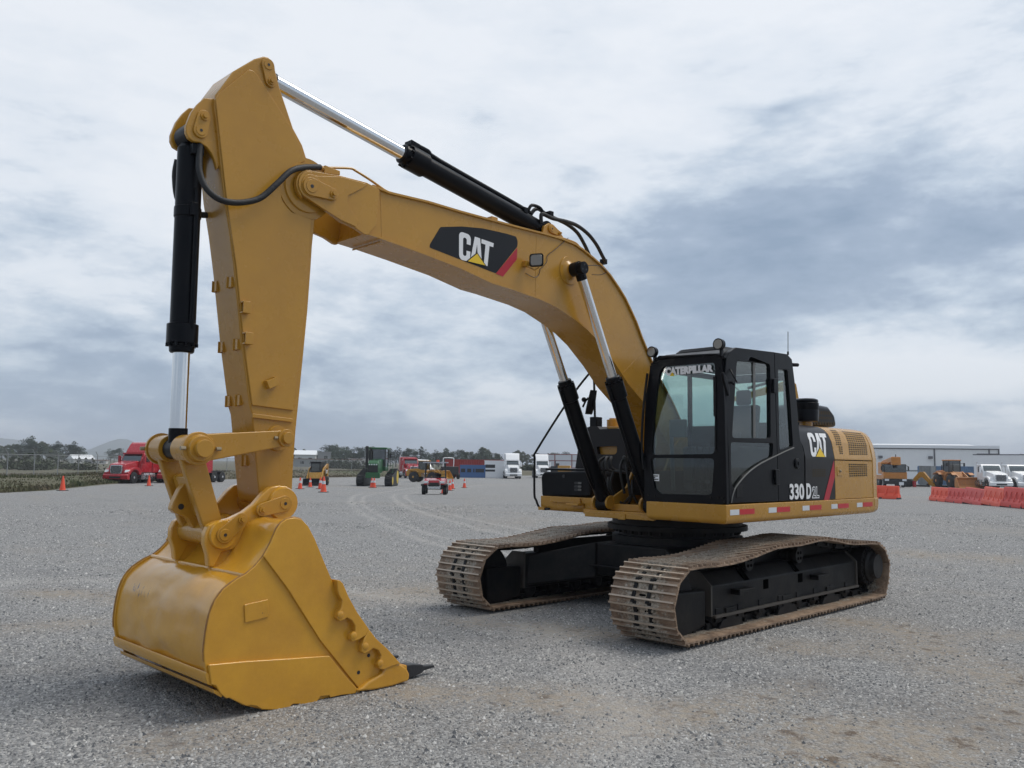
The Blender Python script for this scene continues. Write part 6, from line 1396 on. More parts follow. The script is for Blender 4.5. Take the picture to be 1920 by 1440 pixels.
# ---- conventional semi tractor unit ----
def semi(pos, a, paint, label, group, high=True, day=False, sc=1.):
    t = thing('semi_truck', pos, a, label, 'truck', group, sc)
    # x forward; front bumper at 3.4
    hood = [(1.15, .95), (3.15, .80), (3.3, .95), (3.28, 1.45), (3.1, 1.72), (1.15, 2.02)]
    h = pxz('hood', paint, t, hood, -.78, .78, .10)
    for s in (1, -1):
        y0, y1 = sorted((.60*s, 1.2*s)); fe = pxz('fender', paint, t, [(1.35, .95), (1.5, 1.25), (1.8, 1.42), (2.5, 1.42), (2.95, 1.25), (3.3, .95), (3.2, .75), (2.95, .75), (2.75, 1.05), (2.45, 1.2), (2.1, 1.2), (1.8, 1.05), (1.6, .75), (1.35, .75)], y0, y1, .05)
        q = sorted((.80*s, 1.13*s)); m = MB(); m.pris([Vector((3.2, q[0], .98)), Vector((3.12, q[1], .98)), Vector((3.02, q[1], 1.2)), Vector((3.12, q[0], 1.2))], [Vector((3.31, q[0], .98)), Vector((3.2, q[1], .98)), Vector((3.1, q[1], 1.2)), Vector((3.2, q[0], 1.2))]); m.build('headlight', HL, fe, bevel=.02)
    b = pxz('bumper', paint, t, [(3.05, .32), (3.42, .38), (3.45, .72), (3.3, .86), (3.05, .86)], -1.2, 1.2, .05); bx('bumper_vent', DRK, b, 3.43, 3.452, -.55, .55, .45, .62, .01)
    m = MB(); m.px([(-.52, .86), (-.60, 1.2), (-.55, 1.62), (.55, 1.62), (.60, 1.2), (.52, .86)], 3.2, 3.335); g = m.build('grille_frame', CHB, t, bevel=.03)
    m = MB(); m.px([(-.45, .92), (-.52, 1.2), (-.48, 1.54), (.48, 1.54), (.52, 1.2), (.45, .92)], 3.33, 3.342); gi = m.build('grille', DRK, g)
    m = MB()
    for k in range(9): m.box(3.34, 3.348, -.44+.11*k-.012, -.44+.11*k+.012, .93, 1.53)
    m.build('grille_bars', CHB, g, smooth=False)
    ztop = 2.75
    cabm = [(1.2, .9), (1.2, 1.95), (.78, 2.62), (.6, ztop), (-.5, ztop), (-.5, .9)]
    c = pxz('cab', paint, t, cabm, -1.05, 1.05, .06)
    m = MB(); m.pris([Vector((1.19, -.92, 1.98)), Vector((1.19, .92, 1.98)), Vector((.80, .86, 2.58)), Vector((.80, -.86, 2.58))], [Vector((1.225, -.92, 2.0)), Vector((1.225, .92, 2.0)), Vector((.835, .86, 2.6)), Vector((.835, -.86, 2.6))]); m.build('windshield', WSG, c, smooth=False)
    for s in (1, -1):
        m = MB(); y = 1.055*s; m.py([(1.0, 1.95), (.70, 2.50), (-.05, 2.50), (-.05, 1.85)], y-.006, y+.006); m.build('side_window', WSG, c, smooth=False)
        m = MB(); m.box(.95, 1.15, min(1.15*s, 1.35*s), max(1.15*s, 1.35*s), 1.75, 2.45); m.box(1.0, 1.05, min(1.04*s, 1.2*s), max(1.04*s, 1.2*s), 2.2, 2.25); m.build('side_mirror', paint if not day else WP, c, bevel=.03)
        m = MB(); m.py([(1.1, .95), (-.4, .95), (-.4, .99), (1.1, .99)], 1.05*s, 1.056*s); m.build('door_line', DRK, c)
        m = MB(); m.cyl((.9, .95*s, .62), (-.75, .95*s, .62), .32, n=20); tk_ = m.build('fuel_tank', CHB, t)
        m = MB()
        for xx in (.7, .1, -.5): m.cyl((xx-.03, .95*s, .62), (xx+.03, .95*s, .62), .33, n=20)
        m.build('tank_strap', DRK, tk_)
        m = MB(); m.box(.9, 1.3, min(.75*s, 1.2*s), max(.75*s, 1.2*s), .35, .80); m.build('step', CHB, t, bevel=.01)
        wheel(t, 2.28, 1.0*s, .51, .3)
        for xx in (-2.1, -3.4): wheel(t, xx, .93*s, .51, .55); pxz('mudguard', DRK, t, [(xx-.5, 1.05), (xx+.5, 1.05), (xx+.58, .95), (xx+.58, 1.0), (xx+.5, 1.10), (xx-.5, 1.10)], min(.65*s, 1.2*s), max(.65*s, 1.2*s), 0)
    if not day:
        zs = 3.75 if high else 2.95
        pxz('sleeper', paint, t, [(-.5, .9), (-.5, ztop), (-.45, zs-.05), (-1.75, zs), (-1.8, .9)], -1.15, 1.15, .07)
        if high: pxz('roof_fairing', paint, t, [(.62, ztop-.02), (.35, 3.1), (-.1, 3.6), (-.46, zs-.04), (-.52, ztop-.02)], -1.0, 1.0, .10)
        bx('sun_visor', paint, t, .80, 1.02, -.98, .98, 2.60, 2.72, .02)
    bx('chassis', DRK, t, -4.0, 3.0, -.42, .42, .62, .92)
    bx('fifth_wheel', DRK, t, -3.2, -2.3, -.45, .45, .95, 1.12)
    if day: bx('back_wall', paint, t, -.58, -.5, -1.0, 1.0, 1.0, 2.7)
    m = MB(); m.cyl((-.62 if day else -1.9, -.9, 1.0), (-.62 if day else -1.9, -.9, 3.0 if day else 3.3), .07, n=12); m.build('exhaust_stack', CHB, t)
    return t
RG = None
semi((-22.597, -73.773), -33, RED, 'glossy red semi truck with chrome grille parked at the fence, leftmost of the trucks', RG, sc=1.0)
semi((-27.604, -73.805), -36, RED, 'red semi truck mostly hidden behind the bucket linkage, its tandem wheels showing', RG)
semi((-81.613, -84.117), 4, WP, 'white high roof semi truck parked beside the white booth, facing the camera', 'white semi trucks facing the camera')
semi((-91.263, -87.063), 6, WP, 'white high roof semi truck seen just left of the black tool box', 'white semi trucks facing the camera')
semi((-66.523, -89.551), 12, RED, 'small distant red semi truck between the green tractor and the yellow loader', None, high=False)
semi((-98.6, -24.48), 22, WP, 'white day cab truck with its hood pointing right, next to the tan wheel loader', None, day=True)
semi((-101.191, -22.58), 26, WP, 'white day cab truck parked in front of the white box trailer', None, day=True)
# white boat-shaped fairings behind the distant red truck
t = thing('parked_van', (-75.953, -98.654), 35, 'white van roof and side showing behind the small red truck', 'van')
pxz('body', WP, t, [(-2.6, .4), (2.6, .4), (2.6, 1.2), (1.7, 1.4), (.9, 2.6), (-2.6, 2.7)], -1.0, 1.0, .08)
m = MB(); m.pris([Vector((1.66, -.85, 1.45)), Vector((1.66, .85, 1.45)), Vector((1.0, .8, 2.45)), Vector((1.0, -.8, 2.45))], [Vector((1.71, -.85, 1.48)), Vector((1.71, .85, 1.48)), Vector((1.05, .8, 2.48)), Vector((1.05, -.8, 2.48))]); m.build('windshield', WSG, t, smooth=False)
for x in (1.7, -1.7):
    for y in (.9, -.9): wheel(t, x, y, .38, .22)
# ---- skid steer ----
t = thing('skid_steer', (-33.701, -61.408), -14, 'small yellow and black skid steer loader with a low black bucket, behind the orange cones', 'skid steer', sc=1.0)
pxz('body', YEL, t, [(-1.2, .45), (.75, .45), (.95, .62), (.7, 1.15), (-1.2, 1.45)], -.55, .55, .05)
cg = bx('cab', DRK, t, -.75, .62, -.46, .46, 1.0, 2.05, .05); bx('front_window', WSG, cg, .615, .635, -.36, .36, 1.25, 1.95, .01); bx('roof', BLK, cg, -.9, .72, -.50, .50, 2.05, 2.12, .02)
for s in (1, -1):
    y0, y1 = sorted((.58*s, .70*s)); pxz('lift_arm', YEL, t, [(-1.3, 1.75), (-1.1, 1.95), (.3, 1.55), (1.0, .75), (1.25, .30), (1.12, .25), (.85, .6), (.2, 1.35), (-1.2, 1.65)], y0, y1, .02)
    y0, y1 = sorted((.57*s, .72*s)); pxz('tower', YEL, t, [(-1.35, .6), (-.9, .6), (-1.0, 1.95), (-1.35, 1.95)], y0, y1, .02)
    for x in (.42, -.72): wheel(t, x, .74*s, .40, .28, JY)
pxz('bucket', BLK, t, [(1.15, .05), (1.9, .02), (1.9, .06), (1.4, .12), (1.25, .25), (1.22, .62), (1.12, .62)], -.95, .95, .01)
lay(([(0,0),(1,0),(1,1),(0,1)], [(0,1,2,3)]), [Vector((-.95, .725, 1.0)), Vector((-.30, .705, 1.0)), Vector((-.30, .705, 1.42)), Vector((-.95, .725, 1.42))], .0, 'side_decal', BLKS, t)
logo(t, [Vector((-.30, .725, 1.05)), Vector((-.92, .745, 1.05)), Vector((-.92, .745, 1.37)), Vector((-.30, .725, 1.37))], .004)
# ---- green tracked farm tractor ----
t = thing('farm_tractor', (-38.211, -58.329), -10, 'green farm tractor on rubber tracks with yellow wheels, parked behind the cones', 'tractor')
pxz('hood', JG, t, [(.3, 1.15), (2.45, 1.15), (2.62, 1.6), (2.55, 2.05), (2.2, 2.3), (.3, 2.45)], -.48, .48, .09)
g = bx('grille', DRK, t, 2.56, 2.64, -.44, .44, 1.25, 1.85, .02); bx('chin', JG, t, 2.3, 2.78, -.62, .62, .72, 1.22, .05)
m = MB()
for y in (-.32, -.11, .11, .32): m.cyl((2.56, y, 1.93), (2.60, y, 1.93), .06, n=12)
m.build('headlights', HL, t)
for y in (.2, -.2): bx('hood_vent', DRK, t, 1.6, 2.1, y-.13, y+.13, 2.33, 2.375, .01)
cg = bx('cab', JG, t, -1.35, .35, -.75, .75, 1.35, 1.75, .03)
for x in (-1.3, .28):
    for y in (-.7, .7): m = MB(); m.cyl((x, y, 1.7), (x*.96, y, 3.35), .045, n=8); m.build('post', DRK, cg)
bx('roof', JG, cg, -1.45, .45, -.85, .85, 3.33, 3.50, .06); bx('front_window', WSG, cg, .285, .30, -.68, .68, 1.75, 3.33, 0)
for s in (1, -1): bx('side_window', WSG, cg, -1.28, .27, min(.69*s, .70*s), max(.69*s, .70*s), 1.75, 3.33, 0)
bx('rear_window', WSG, cg, -1.31, -1.30, -.68, .68, 1.75, 3.33, 0); bx('seat', INT, cg, -1.0, -.5, -.28, .28, 1.75, 2.6, .06)
for s in (1, -1):
    yc = 1.28*s; P = [(-1.35+.75*math.cos(R(q)), .78+.75*math.sin(R(q))) for q in range(75, 271, 15)]+[(1.45+.48*math.cos(R(q)), .49+.48*math.sin(R(q))) for q in range(-90, 91, 15)]
    m = MB(); m.py(P, yc-.34, yc+.34)
    tr = m.build('rubber_track', RUB, t, bevel=.03)
    m = MB()
    Q = [Vector(p) for p in P]; QQ, tot = resample(Q, 34)
    for i, p in enumerate(QQ):
        d = (QQ[(i+1) % 34]-QQ[i-1]).normalized(); n2 = Vector((d.y, -d.x)); c = Vector((-.1, .65))
        if (p-c).dot(n2) < 0: n2 = -n2
        for sg in (1, -1):
            A = [p+n2*.0, p+n2*.05, p+n2*.05+d*.05, p+d*.05]; m.pris([Vector((v.x, yc, v.y)) for v in A], [Vector((v.x-.0+d.x*.14, yc+.33*sg, v.y+d.y*.14)) for v in A])
    m.build('track_lug', RUB, tr, smooth=False)
    m = MB(); m.lathe((-1.35, yc+.30*s, .78), (-1.35, yc+.37*s, .78), [(0, .62), (.6, .60), (.7, .45), (1, .2)], 24); m.build('drive_wheel', JY, t)
    m = MB(); m.lathe((1.45, yc+.30*s, .49), (1.45, yc+.37*s, .49), [(0, .38), (.6, .36), (1, .15)], 20); m.build('idler_wheel', JY, t)
for y in (-.95,): 
    m = MB(); m.cyl((.55, y, 1.6), (.55, y, 3.6), .12, n=14); m.build('exhaust_stack', DRK, t)
    m = MB(); m.cyl((.55, y+.32, 1.7), (.55, y+.32, 3.2), .16, n=14); m.cyl((.55, y+.32, 3.2), (.55, y+.32, 3.45), .07, n=12); m.build('air_intake', DRK, t)
m = MB()
for k in range(5): m.box(.2, .62, .92, 1.45, .62+.30*k, .66+.30*k)
for y in (.92, 1.43): m.tube([(.62, y, .6), (.45, y, 1.2), (.35, y, 2.1)], .025, 6)
m.build('ladder', JG, t)
m = MB(); m.tube([(.3, .8, 2.7), (.75, 1.25, 2.9)], .02, 6); m.box(.7, .76, 1.15, 1.35, 2.55, 2.95); m.build('side_mirror', DRK, t)
# ---- utility vehicle ----
t = thing('utility_vehicle', (-23.698, -32.87), -3, 'red utility cart with a flat canopy and orange beacon, right behind a traffic cone', 'utility cart', sc=.98)
m = MB(); m.pris([Vector((.3, -.66, .62)), Vector((.3, .66, .62)), Vector((.3, .66, .98)), Vector((.3, -.66, .98))], [Vector((1.42, -.60, .60)), Vector((1.42, .60, .60)), Vector((1.38, .60, .84)), Vector((1.38, -.60, .84))]); hd_ = m.build('hood', RED, t, bevel=.05)
for s in (1, -1):
    bx('headlight', HL, hd_, 1.38, 1.43, min(.32*s, .60*s), max(.32*s, .60*s), .68, .82, .02); bx('fender', DRK, t, .55, 1.3, min(.55*s, .78*s), max(.55*s, .78*s), .52, .64, .04)
    wheel(t, .92, .62*s, .30, .24, CHB); wheel(t, -1.0, .62*s, .30, .24, CHB)
m = MB(); m.tube([(1.40, -.36, .42), (1.46, -.36, .75), (1.46, -.28, .88), (1.46, .28, .88), (1.46, .36, .75), (1.40, .36, .42)], .025, 8); m.box(1.36, 1.42, -.36, .36, .36, .52); m.build('brush_guard', CHB, t)
bx('front_grille', DRK, t, 1.40, 1.43, -.28, .28, .50, .72, .02)
bx('chassis', DRK, t, -1.5, 1.3, -.5, .5, .32, .60, .03); bx('cargo_bed', RED, t, -1.6, -.45, -.66, .66, .62, .95, .03); bx('bench_seat', DRK, t, -.45, .05, -.55, .55, .55, 1.05, .05)
for x, x2 in ((.42, .12), (-.55, -.50)):
    for y in (-.62, .62): m = MB(); m.tube([(x, y, .9), (x2, y*.93, 1.86)], .028, 8); m.build('roll_bar', DRK, t)
m = MB()
for y in (-.3, 0, .3): m.tube([(-.52, y, 1.0), (-.51, y, 1.85)], .012, 6)
for z in (1.2, 1.5): m.tube([(-.52, -.6, z), (-.52, .6, z)], .012, 6)
m.build('rear_screen', DRK, t)
cn = bx('canopy', mat('canopy_grey', (.34, .36, .40), .5), t, -.75, .35, -.74, .74, 1.86, 1.93, .02)
m = MB(); m.cyl((-.1, .12, 1.93), (-.1, .12, 2.06), .09, n=14); m.build('beacon', ORG, cn); m = MB(); m.tube([(.25, .2, .95), (.05, .2, 1.15)], .02, 6); m.cyl((.04, .2, 1.16), (.06, .2, 1.13), .16, n=16); m.build('steering_wheel', DRK, t)
# ---- wheel loaders ----
def loader(pos, a, paint, label, raise_=0., sc=1., group=None):
    t = thing('wheel_loader', pos, a, label, 'wheel loader', group, sc)
    pxz('rear_body', paint, t, [(-3.3, .9), (-.9, .8), (-.9, 1.9), (-1.4, 2.1), (-3.1, 1.95), (-3.4, 1.5)], -.75, .75, .08)
    c = bx('cab', paint, t, -1.35, .05, -.72, .72, 1.4, 1.85, .03)
    for x in (-1.3, .0):
        for y in (-.68, .68): m = MB(); m.box(x-.05, x+.05, y-.05, y+.05, 1.8, 3.2); m.build('post', DRK, c)
    bx('roof', paint, c, -1.45, .15, -.8, .8, 3.2, 3.34, .04); bx('front_window', WSG, c, .0, .012, -.63, .63, 1.9, 3.2, 0); bx('rear_window', WSG, c, -1.312, -1.3, -.63, .63, 1.9, 3.2, 0)
    for s in (1, -1): bx('side_window', WSG, c, -1.25, -.05, min(.68*s, .69*s), max(.68*s, .69*s), 1.9, 3.2, 0); m = MB(); m.tube([(.0, .7*s, 2.9), (.25, 1.1*s, 2.9)], .02, 6); m.box(.22, .27, 1.05*s-.1, 1.05*s+.1, 2.55, 2.95); m.build('side_mirror', DRK, c)
    pxz('front_frame', paint, t, [(-.2, .7), (1.1, .6), (1.2, 1.3), (.8, 1.9), (.1, 1.6)], -.45, .45, .05)
    for s in (1, -1):
        y0, y1 = sorted((.48*s, .62*s)); pxz('lift_arm', paint, t, [(.4, 1.75), (.7, 1.95), (1.9, 1.35+raise_), (2.7, .55+raise_), (2.6, .40+raise_), (1.8, 1.0+raise_), (.5, 1.5)], y0, y1, .03)
        for x in (1.15, -1.95): wheel(t, x, 1.05*s, .78, .55, paint); pxz('fender', paint, t, [(x-.8, 1.5), (x-.4, 1.72), (x+.4, 1.72), (x+.8, 1.5), (x+.8, 1.55), (x+.4, 1.80), (x-.4, 1.80), (x-.8, 1.55)], min(.75*s, 1.3*s), max(.75*s, 1.3*s), 0)
    z = raise_
    m = MB(); out_ = [(2.6, .25+z), (2.75, .05+z), (3.75, .02+z), (3.8, .06+z), (2.95, .16+z), (2.80, .35+z), (2.78, .95+z), (3.05, 1.25+z), (3.0, 1.29+z), (2.68, 1.05+z)]
    m.py(out_, -1.45, 1.45); b = m.build('bucket', paint, t, bevel=.015)
    for s in (1, -1): pxz('bucket_side', paint, b, [(2.64, .25+z), (2.8, .04+z), (3.75, .03+z), (3.35, .8+z), (3.04, 1.27+z), (2.7, 1.05+z)], min(1.44*s, 1.48*s), max(1.44*s, 1.48*s), .008)
    m = MB(); m.cyl((-2.4, -.3, 2.0), (-2.4, -.3, 2.7), .06, n=10); m.build('exhaust', DRK, t)
    return t
loader((-99.532, -28.325), 28, CASE, 'tan wheel loader with a wide bucket on the ground in front of the blue container', sc=.98)
loader((-52.656, -68.617), 68, YEL, 'yellow wheel loader with raised bucket behind the red utility cart', raise_=.55, sc=.72)
# dark tractor with a white roll hoop behind the loader
t = thing('compact_tractor', (-68.244, -82.932), 20, 'machine with a white tubular roll hoop sticking up behind the yellow loader', 'tractor'); bx('body', DRK, t, -1.2, 1.6, -.8, .8, .6, 1.7, .1)
m = MB(); m.tube([(-.4, -.75, 1.6), (-.4, -.78, 2.6), (-.4, -.6, 2.85), (-.4, .6, 2.85), (-.4, .78, 2.6), (-.4, .75, 1.6)], .06, 8, 2); m.build('roll_hoop', WP, t)
for y in (.85, -.85): wheel(t, -.8, y, .7, .4, JY); wheel(t, 1.2, y, .42, .3, JY)
# ---- crane truck ----
t = thing('crane_truck', (-95.353, -34.187), 8, 'orange truck crane with a black windshield beside the warehouse', 'crane truck')
c = bx('cab', CRN, t, 2.2, 3.9, -1.25, 1.25, .95, 1.75, .06); bx('windshield', WSG, c, 3.86, 3.93, -1.12, 1.12, 1.7, 2.55, .03); bx('cab_roof', DRK, c, 2.2, 3.86, -1.2, 1.2, 1.75, 2.65, .05)
bx('bumper', DRK, t, 3.5, 4.1, -1.25, 1.25, .35, .95, .05)
for s in (1, -1):
    bx('headlight', HL, t, 4.08, 4.13, min(.7*s, 1.15*s), max(.7*s, 1.15*s), .72, .95, .02); wheel(t, 2.6, 1.0*s, .55, .35); wheel(t, -.9, 1.0*s, .55, .35); wheel(t, -2.3, 1.0*s, .55, .35)
    m = MB(); m.box(3.7, 3.8, min(1.35*s, 1.5*s), max(1.35*s, 1.5*s), 1.9, 2.4); m.tube([(3.7, 1.2*s, 2.5), (3.75, 1.4*s, 2.4)], .03, 6); m.build('side_mirror', DRK, c)
bx('carrier', CRN, t, -3.8, 2.3, -1.2, 1.2, .85, 1.35, .04); s_ = bx('crane_house', CRN, t, -2.6, .3, -1.0, 1.0, 1.5, 2.9, .08)
m = MB(); m.box(-3.6, 4.6, -.42, .42, 2.7, 3.25, Matrix.Rotation(R(-3), 4, 'Y')); m.box(4.3, 4.75, -.5, .5, 2.55, 3.45); m.build('telescopic_boom', CRN, s_, bevel=.04)
m = MB(); m.box(4.3, 4.5, -.15, .15, 2.2, 2.7); m.tube([(4.55, 0, 3.4), (4.6, 0, 3.75)], .05, 6); m.build('boom_head', DRK, s_); bx('licence_panel', WP, t, 4.1, 4.13, .35, .85, .25, .6, .01)
# ---- parked excavator whose arm shows through the cab ----
t = thing('parked_excavator', (-37.899, -16.034), -60, 'second yellow excavator parked far behind, its arm seen over and through the cab', 'excavator')
bx('upper_body', YEL, t, -2.6, .8, -1.4, 1.4, 1.1, 2.1, .1); bx('track', DRK, t, -2.2, 2.2, .95, 1.55, 0, .95, .15); bx('track', DRK, t, -2.2, 2.2, -1.55, -.95, 0, .95, .15); bx('cab', BLK, t, .1, 1.4, .5, 1.4, 1.3, 2.9, .1)
ap = 1.2
pxz('boom', YEL, t, [(-.1, 1.9), (.3, 1.7), (1.6, 4.3), (1.95, 6.6), (1.75, 6.85), (1.35, 6.6), (1.0, 4.6)], -.25, .25, .05)
pxz('stick', YEL, t, [(1.35, 6.35), (1.5, 6.75), (2.0, 6.75), (5.8, 5.55), (5.8, 5.35), (2.2, 6.15)], -.2, .2, .04)
m = MB(); m.tube([(2.2, 0, 6.85), (4.2, 0, 6.3)], .08, 10); m.tube([(4.6, .1, 5.9), (5.0, .1, 6.3), (5.4, .1, 6.1), (5.6, .1, 5.5)], .03, 6, 3); m.build('stick_cylinder', DRK, t)
# ---- containers and booths ----
def container(pos, a, L_, h, m_, label, cat='container', zl=0., doors=None):
    t = thing('shipping_container', pos, a, label, cat)
    m = MB(); n = int(L_/.28); w_ = 1.22
    P = []
    for k in range(n):
        x = -L_/2+L_*k/n; q = L_/n; P += [(x, w_), (x+q*.3, w_), (x+q*.45, w_-.06), (x+q*.85, w_-.06)]
    P.append((L_/2, w_)); Q = [(x, -y) for x, y in P][::-1]
    m.pz(P+Q, .15, h-.1); b = m.build('walls', m_, t, smooth=False)
    m = MB()
    for z0, z1 in ((0, .15), (h-.1, h)):
        m.box(-L_/2-.02, L_/2+.02, -w_-.01, w_+.01, z0, z1)
    for x in (-L_/2, L_/2):
        for y in (-w_, w_): m.box(x-.06, x+.06, y-.05, y+.05, .15, h-.1)
    m.build('frame', m_, t)
    if doors is not None:
        for y0, y1 in ((-1.15, -.02), (.02, 1.15)):
            d_ = bx('door', doors, t, L_/2+.02, L_/2+.06, y0, y1, .15, h-.12, .01)
            m = MB()
            for y in (y0+.3, y1-.3): m.cyl((L_/2+.09, y, .2), (L_/2+.09, y, h-.2), .02, n=6)
            m.build('lock_bar', CHB, d_)
    return t
CRED = mat('container_red', (.36, .03, .02), .5, var=.15, dirt=(.2, .05, .03), dirtamt=.4); CBLU = mat('container_blue', (.05, .13, .30), .5, var=.1); CBLU2 = mat('container_light_blue', (.14, .23, .36), .5, var=.12); CGRY = mat('container_grey', (.22, .23, .23), .6, var=.15)
container((-83.239, -93.661), 86, 9.6, 2.75, CRED, 'long red shipping container behind the blue and white booths')
t = thing('site_booth', (-79.421, -90.379), 88, 'low blue booth with a row of dark windows in front of the red container', 'booth'); w_ = bx('walls', CBLU, t, -1.9, 1.95, -.9, .9, 0, 1.85, .02)
for x0, x1 in ((-1.75, -1.1), (-.8, -.2), (.1, .3), (.45, 1.75)):
    f_ = bx('window', DRK, w_, x0, x1, -.92, -.9+.0, .8, 1.35, 0); f_.location = (0, 0, 0)
    f2 = bx('window', DRK, w_, x0, x1, .9, .92, .8, 1.35, 0)
bx('roof', CBLU, w_, -1.95, 2.0, -.95, .95, 1.85, 1.92, .01)
t = thing('site_booth', (-81.81, -88.133), 88, 'white booth with a tall dark opening beside the white semi truck', 'booth'); w_ = bx('walls', WP, t, -1.45, 1.45, -.9, .9, 0, 2.55, .02)
for z0, z1 in ((1.5, 2.0), (.95, 1.25)):
    bx('window', DRK, w_, -1.35, .15, .9, .92, z0, z1, 0); bx('window', DRK, w_, -1.35, .15, -.92, -.9, z0, z1, 0)
bx('roof', WP, w_, -1.5, 1.5, -.95, .95, 2.55, 2.62, .01)
container((-116.529, -34.27), 76, 7.6, 2.55, CBLU2, 'grey and light blue shipping container behind the tan wheel loader', doors=CGRY)
c_ = container((-111.867, -35.607), 76, 1.4, 2.55, CGRY, 'narrow grey storage locker at the left end of the blue container', cat='locker')
# white panel wall with red-brown frame
RF_ = mat('frame_rust_red', (.22, .05, .04), .6, var=.2); PNL = mat('panel_white', (.60, .61, .63), .5, var=.06)
t = thing('panel_wall', (-120.009, -107.451), 90, 'tall white panel wall with a rust red frame left of the black fuel tank', 'wall'); bx('panel', PNL, t, -5.4, 5.4, -.08, .08, 0, 4.1, 0)
m = MB()
for x in (-5.4, -2.0, 1.4, 5.4): m.box(x-.09, x+.09, -.14, .14, 0, 4.25)
for z in (1.5, 2.9, 4.15): m.box(-5.45, 5.45, -.12, .12, z-.07, z+.07)
m.build('frame', RF_, t)
t = thing('road_roller', (-79.272, -72.003), 80, 'small yellow machine with a dark engine standing above the black tool box', 'road roller')
bx('body', YEL, t, -.6, 1.1, -.5, .5, .9, 2.0, .05); bx('engine', DRK, t, -1.6, -.6, -.45, .45, .8, 1.9, .05); m = MB(); m.cyl((1.4, -.7, .6), (1.4, .7, .6), .6, n=20); m.build('drum', CHB, t); wheel(t, -1.2, .6, .55, .3); wheel(t, -1.2, -.6, .55, .3)
m = MB(); m.cyl((-1.0, 0, 1.9), (-1.0, 0, 2.6), .04, n=8); m.box(-.9, -.5, -.2, .2, 1.9, 2.3); m.build('exhaust', DRK, t)
# warehouse
WALLM = mat('warehouse_wall', (.80, .80, .79), .6, var=.04, vscale=.2); FAS = mat('fascia_white', (.78, .79, .80), .4); TRIM = mat('trim_dark', (.12, .12, .13), .6)
A_ = Vector((*(-142.8, -65.549), 0)); B_ = Vector((*(-162.583, -40.74), 0)); d_ = (B_-A_); Lw = d_.length; mid = (A_+B_)/2
t = empty('warehouse', (mid.x, mid.y, -.45), math.atan2(d_.y, d_.x)); tag(t, 'long pale grey metal warehouse with a white fascia at the right', 'warehouse')
nrm = Vector((-d_.y, d_.x, 0)).normalized(); sd_ = 1 if (Vector((CAM.x, CAM.y, 0))-mid).dot(nrm) > 0 else -1     # local y towards the camera
hW = 5.9
y0, y1 = sorted((0, -26*sd_)); m = MB(); m.box(-Lw/2, Lw/2, y0, y1, 0, hW); wl_ = m.build('wall', WALLM, t)
m = MB()
for k in range(60):
    x = -Lw/2+Lw*(k+.5)/60; m.box(x-.03, x+.03, min(0, .03*sd_), max(0, .03*sd_), .1, hW-.2)
m.build('wall_ribs', WALLM, wl_, smooth=False)
m = MB(); m.box(-Lw/2-.3, Lw/2+.0, min(0, .35*sd_), max(0, .35*sd_), hW, hW+.55); m.build('fascia', FAS, t)
m = MB(); m.pris([Vector((-Lw/2, 0, hW)), Vector((-Lw/2, -13*sd_, hW+1.1)), Vector((-Lw/2, -26*sd_, hW))], [Vector((Lw/2, 0, hW)), Vector((Lw/2, -13*sd_, hW+1.1)), Vector((Lw/2, -26*sd_, hW))]); m.build('roof', FAS, t)
for x in (-Lw/2+.1, Lw*.148, Lw*.445, Lw/2-.08): m = MB(); m.box(x-.1, x+.1, min(.03*sd_, .16*sd_), max(.03*sd_, .16*sd_), 0, hW); m.build('downpipe', TRIM, t)
m = MB(); m.box(-Lw/2, Lw/2, min(.03*sd_, .1*sd_), max(.03*sd_, .1*sd_), hW-.18, hW-.02); m.build('eaves_trim', TRIM, t)
for x in (-Lw*.15, Lw*.125, Lw*.42): m = MB(); m.box(x-.35, x+.25, min(.03*sd_, .6*sd_), max(.03*sd_, .6*sd_), hW-1.9, hW-1.45); m.build('wall_lamp', TRIM, t)
# white gate shed, box trailer
t = thing('gate_frame', (-122.444, -41.683), 88, 'low white gate with a grey top rail between crane truck and blue container', 'gate'); bx('panel', WP, t, -1.5, 1.5, -.03, .03, 0, 1.7, 0)
m = MB(); m.box(-1.7, 1.6, -.08, .08, 1.75, 1.95); m.box(1.45, 1.57, -.07, .07, 0, 1.75); m.box(-1.57, -1.45, -.07, .07, 0, 1.75); m.build('rail', CGRY, t)
t = thing('box_trailer', (-114.814, -25.821), 75, 'large white box trailer behind the white day cab trucks at the right edge', 'trailer'); w_ = bx('box', WP, t, -4.6, 3.3, -1.25, 1.25, 1.1, 4.1, .03)
m = MB(); m.box(-4.65, 3.35, -1.28, 1.28, 4.03, 4.15); m.build('top_rail', TRIM, t); bx('chassis', DRK, t, -4.4, 3.0, -.5, .5, .8, 1.1)
for x in (-3.4, -2.2):
    for y in (1.0, -1.0): wheel(t, x, y, .5, .3)
t = thing('machine_frame', (-135.17, -34.808), 80, 'thin grey portal frame standing against the warehouse right corner', 'frame'); m = MB(); m.box(-1.5, -1.35, -.1, .1, 0, 4.6); m.box(-1.5, 1.5, -.1, .1, 4.45, 4.6); m.box(1.35, 1.5, -.1, .1, 0, 4.6); m.build('post', TRIM, t)
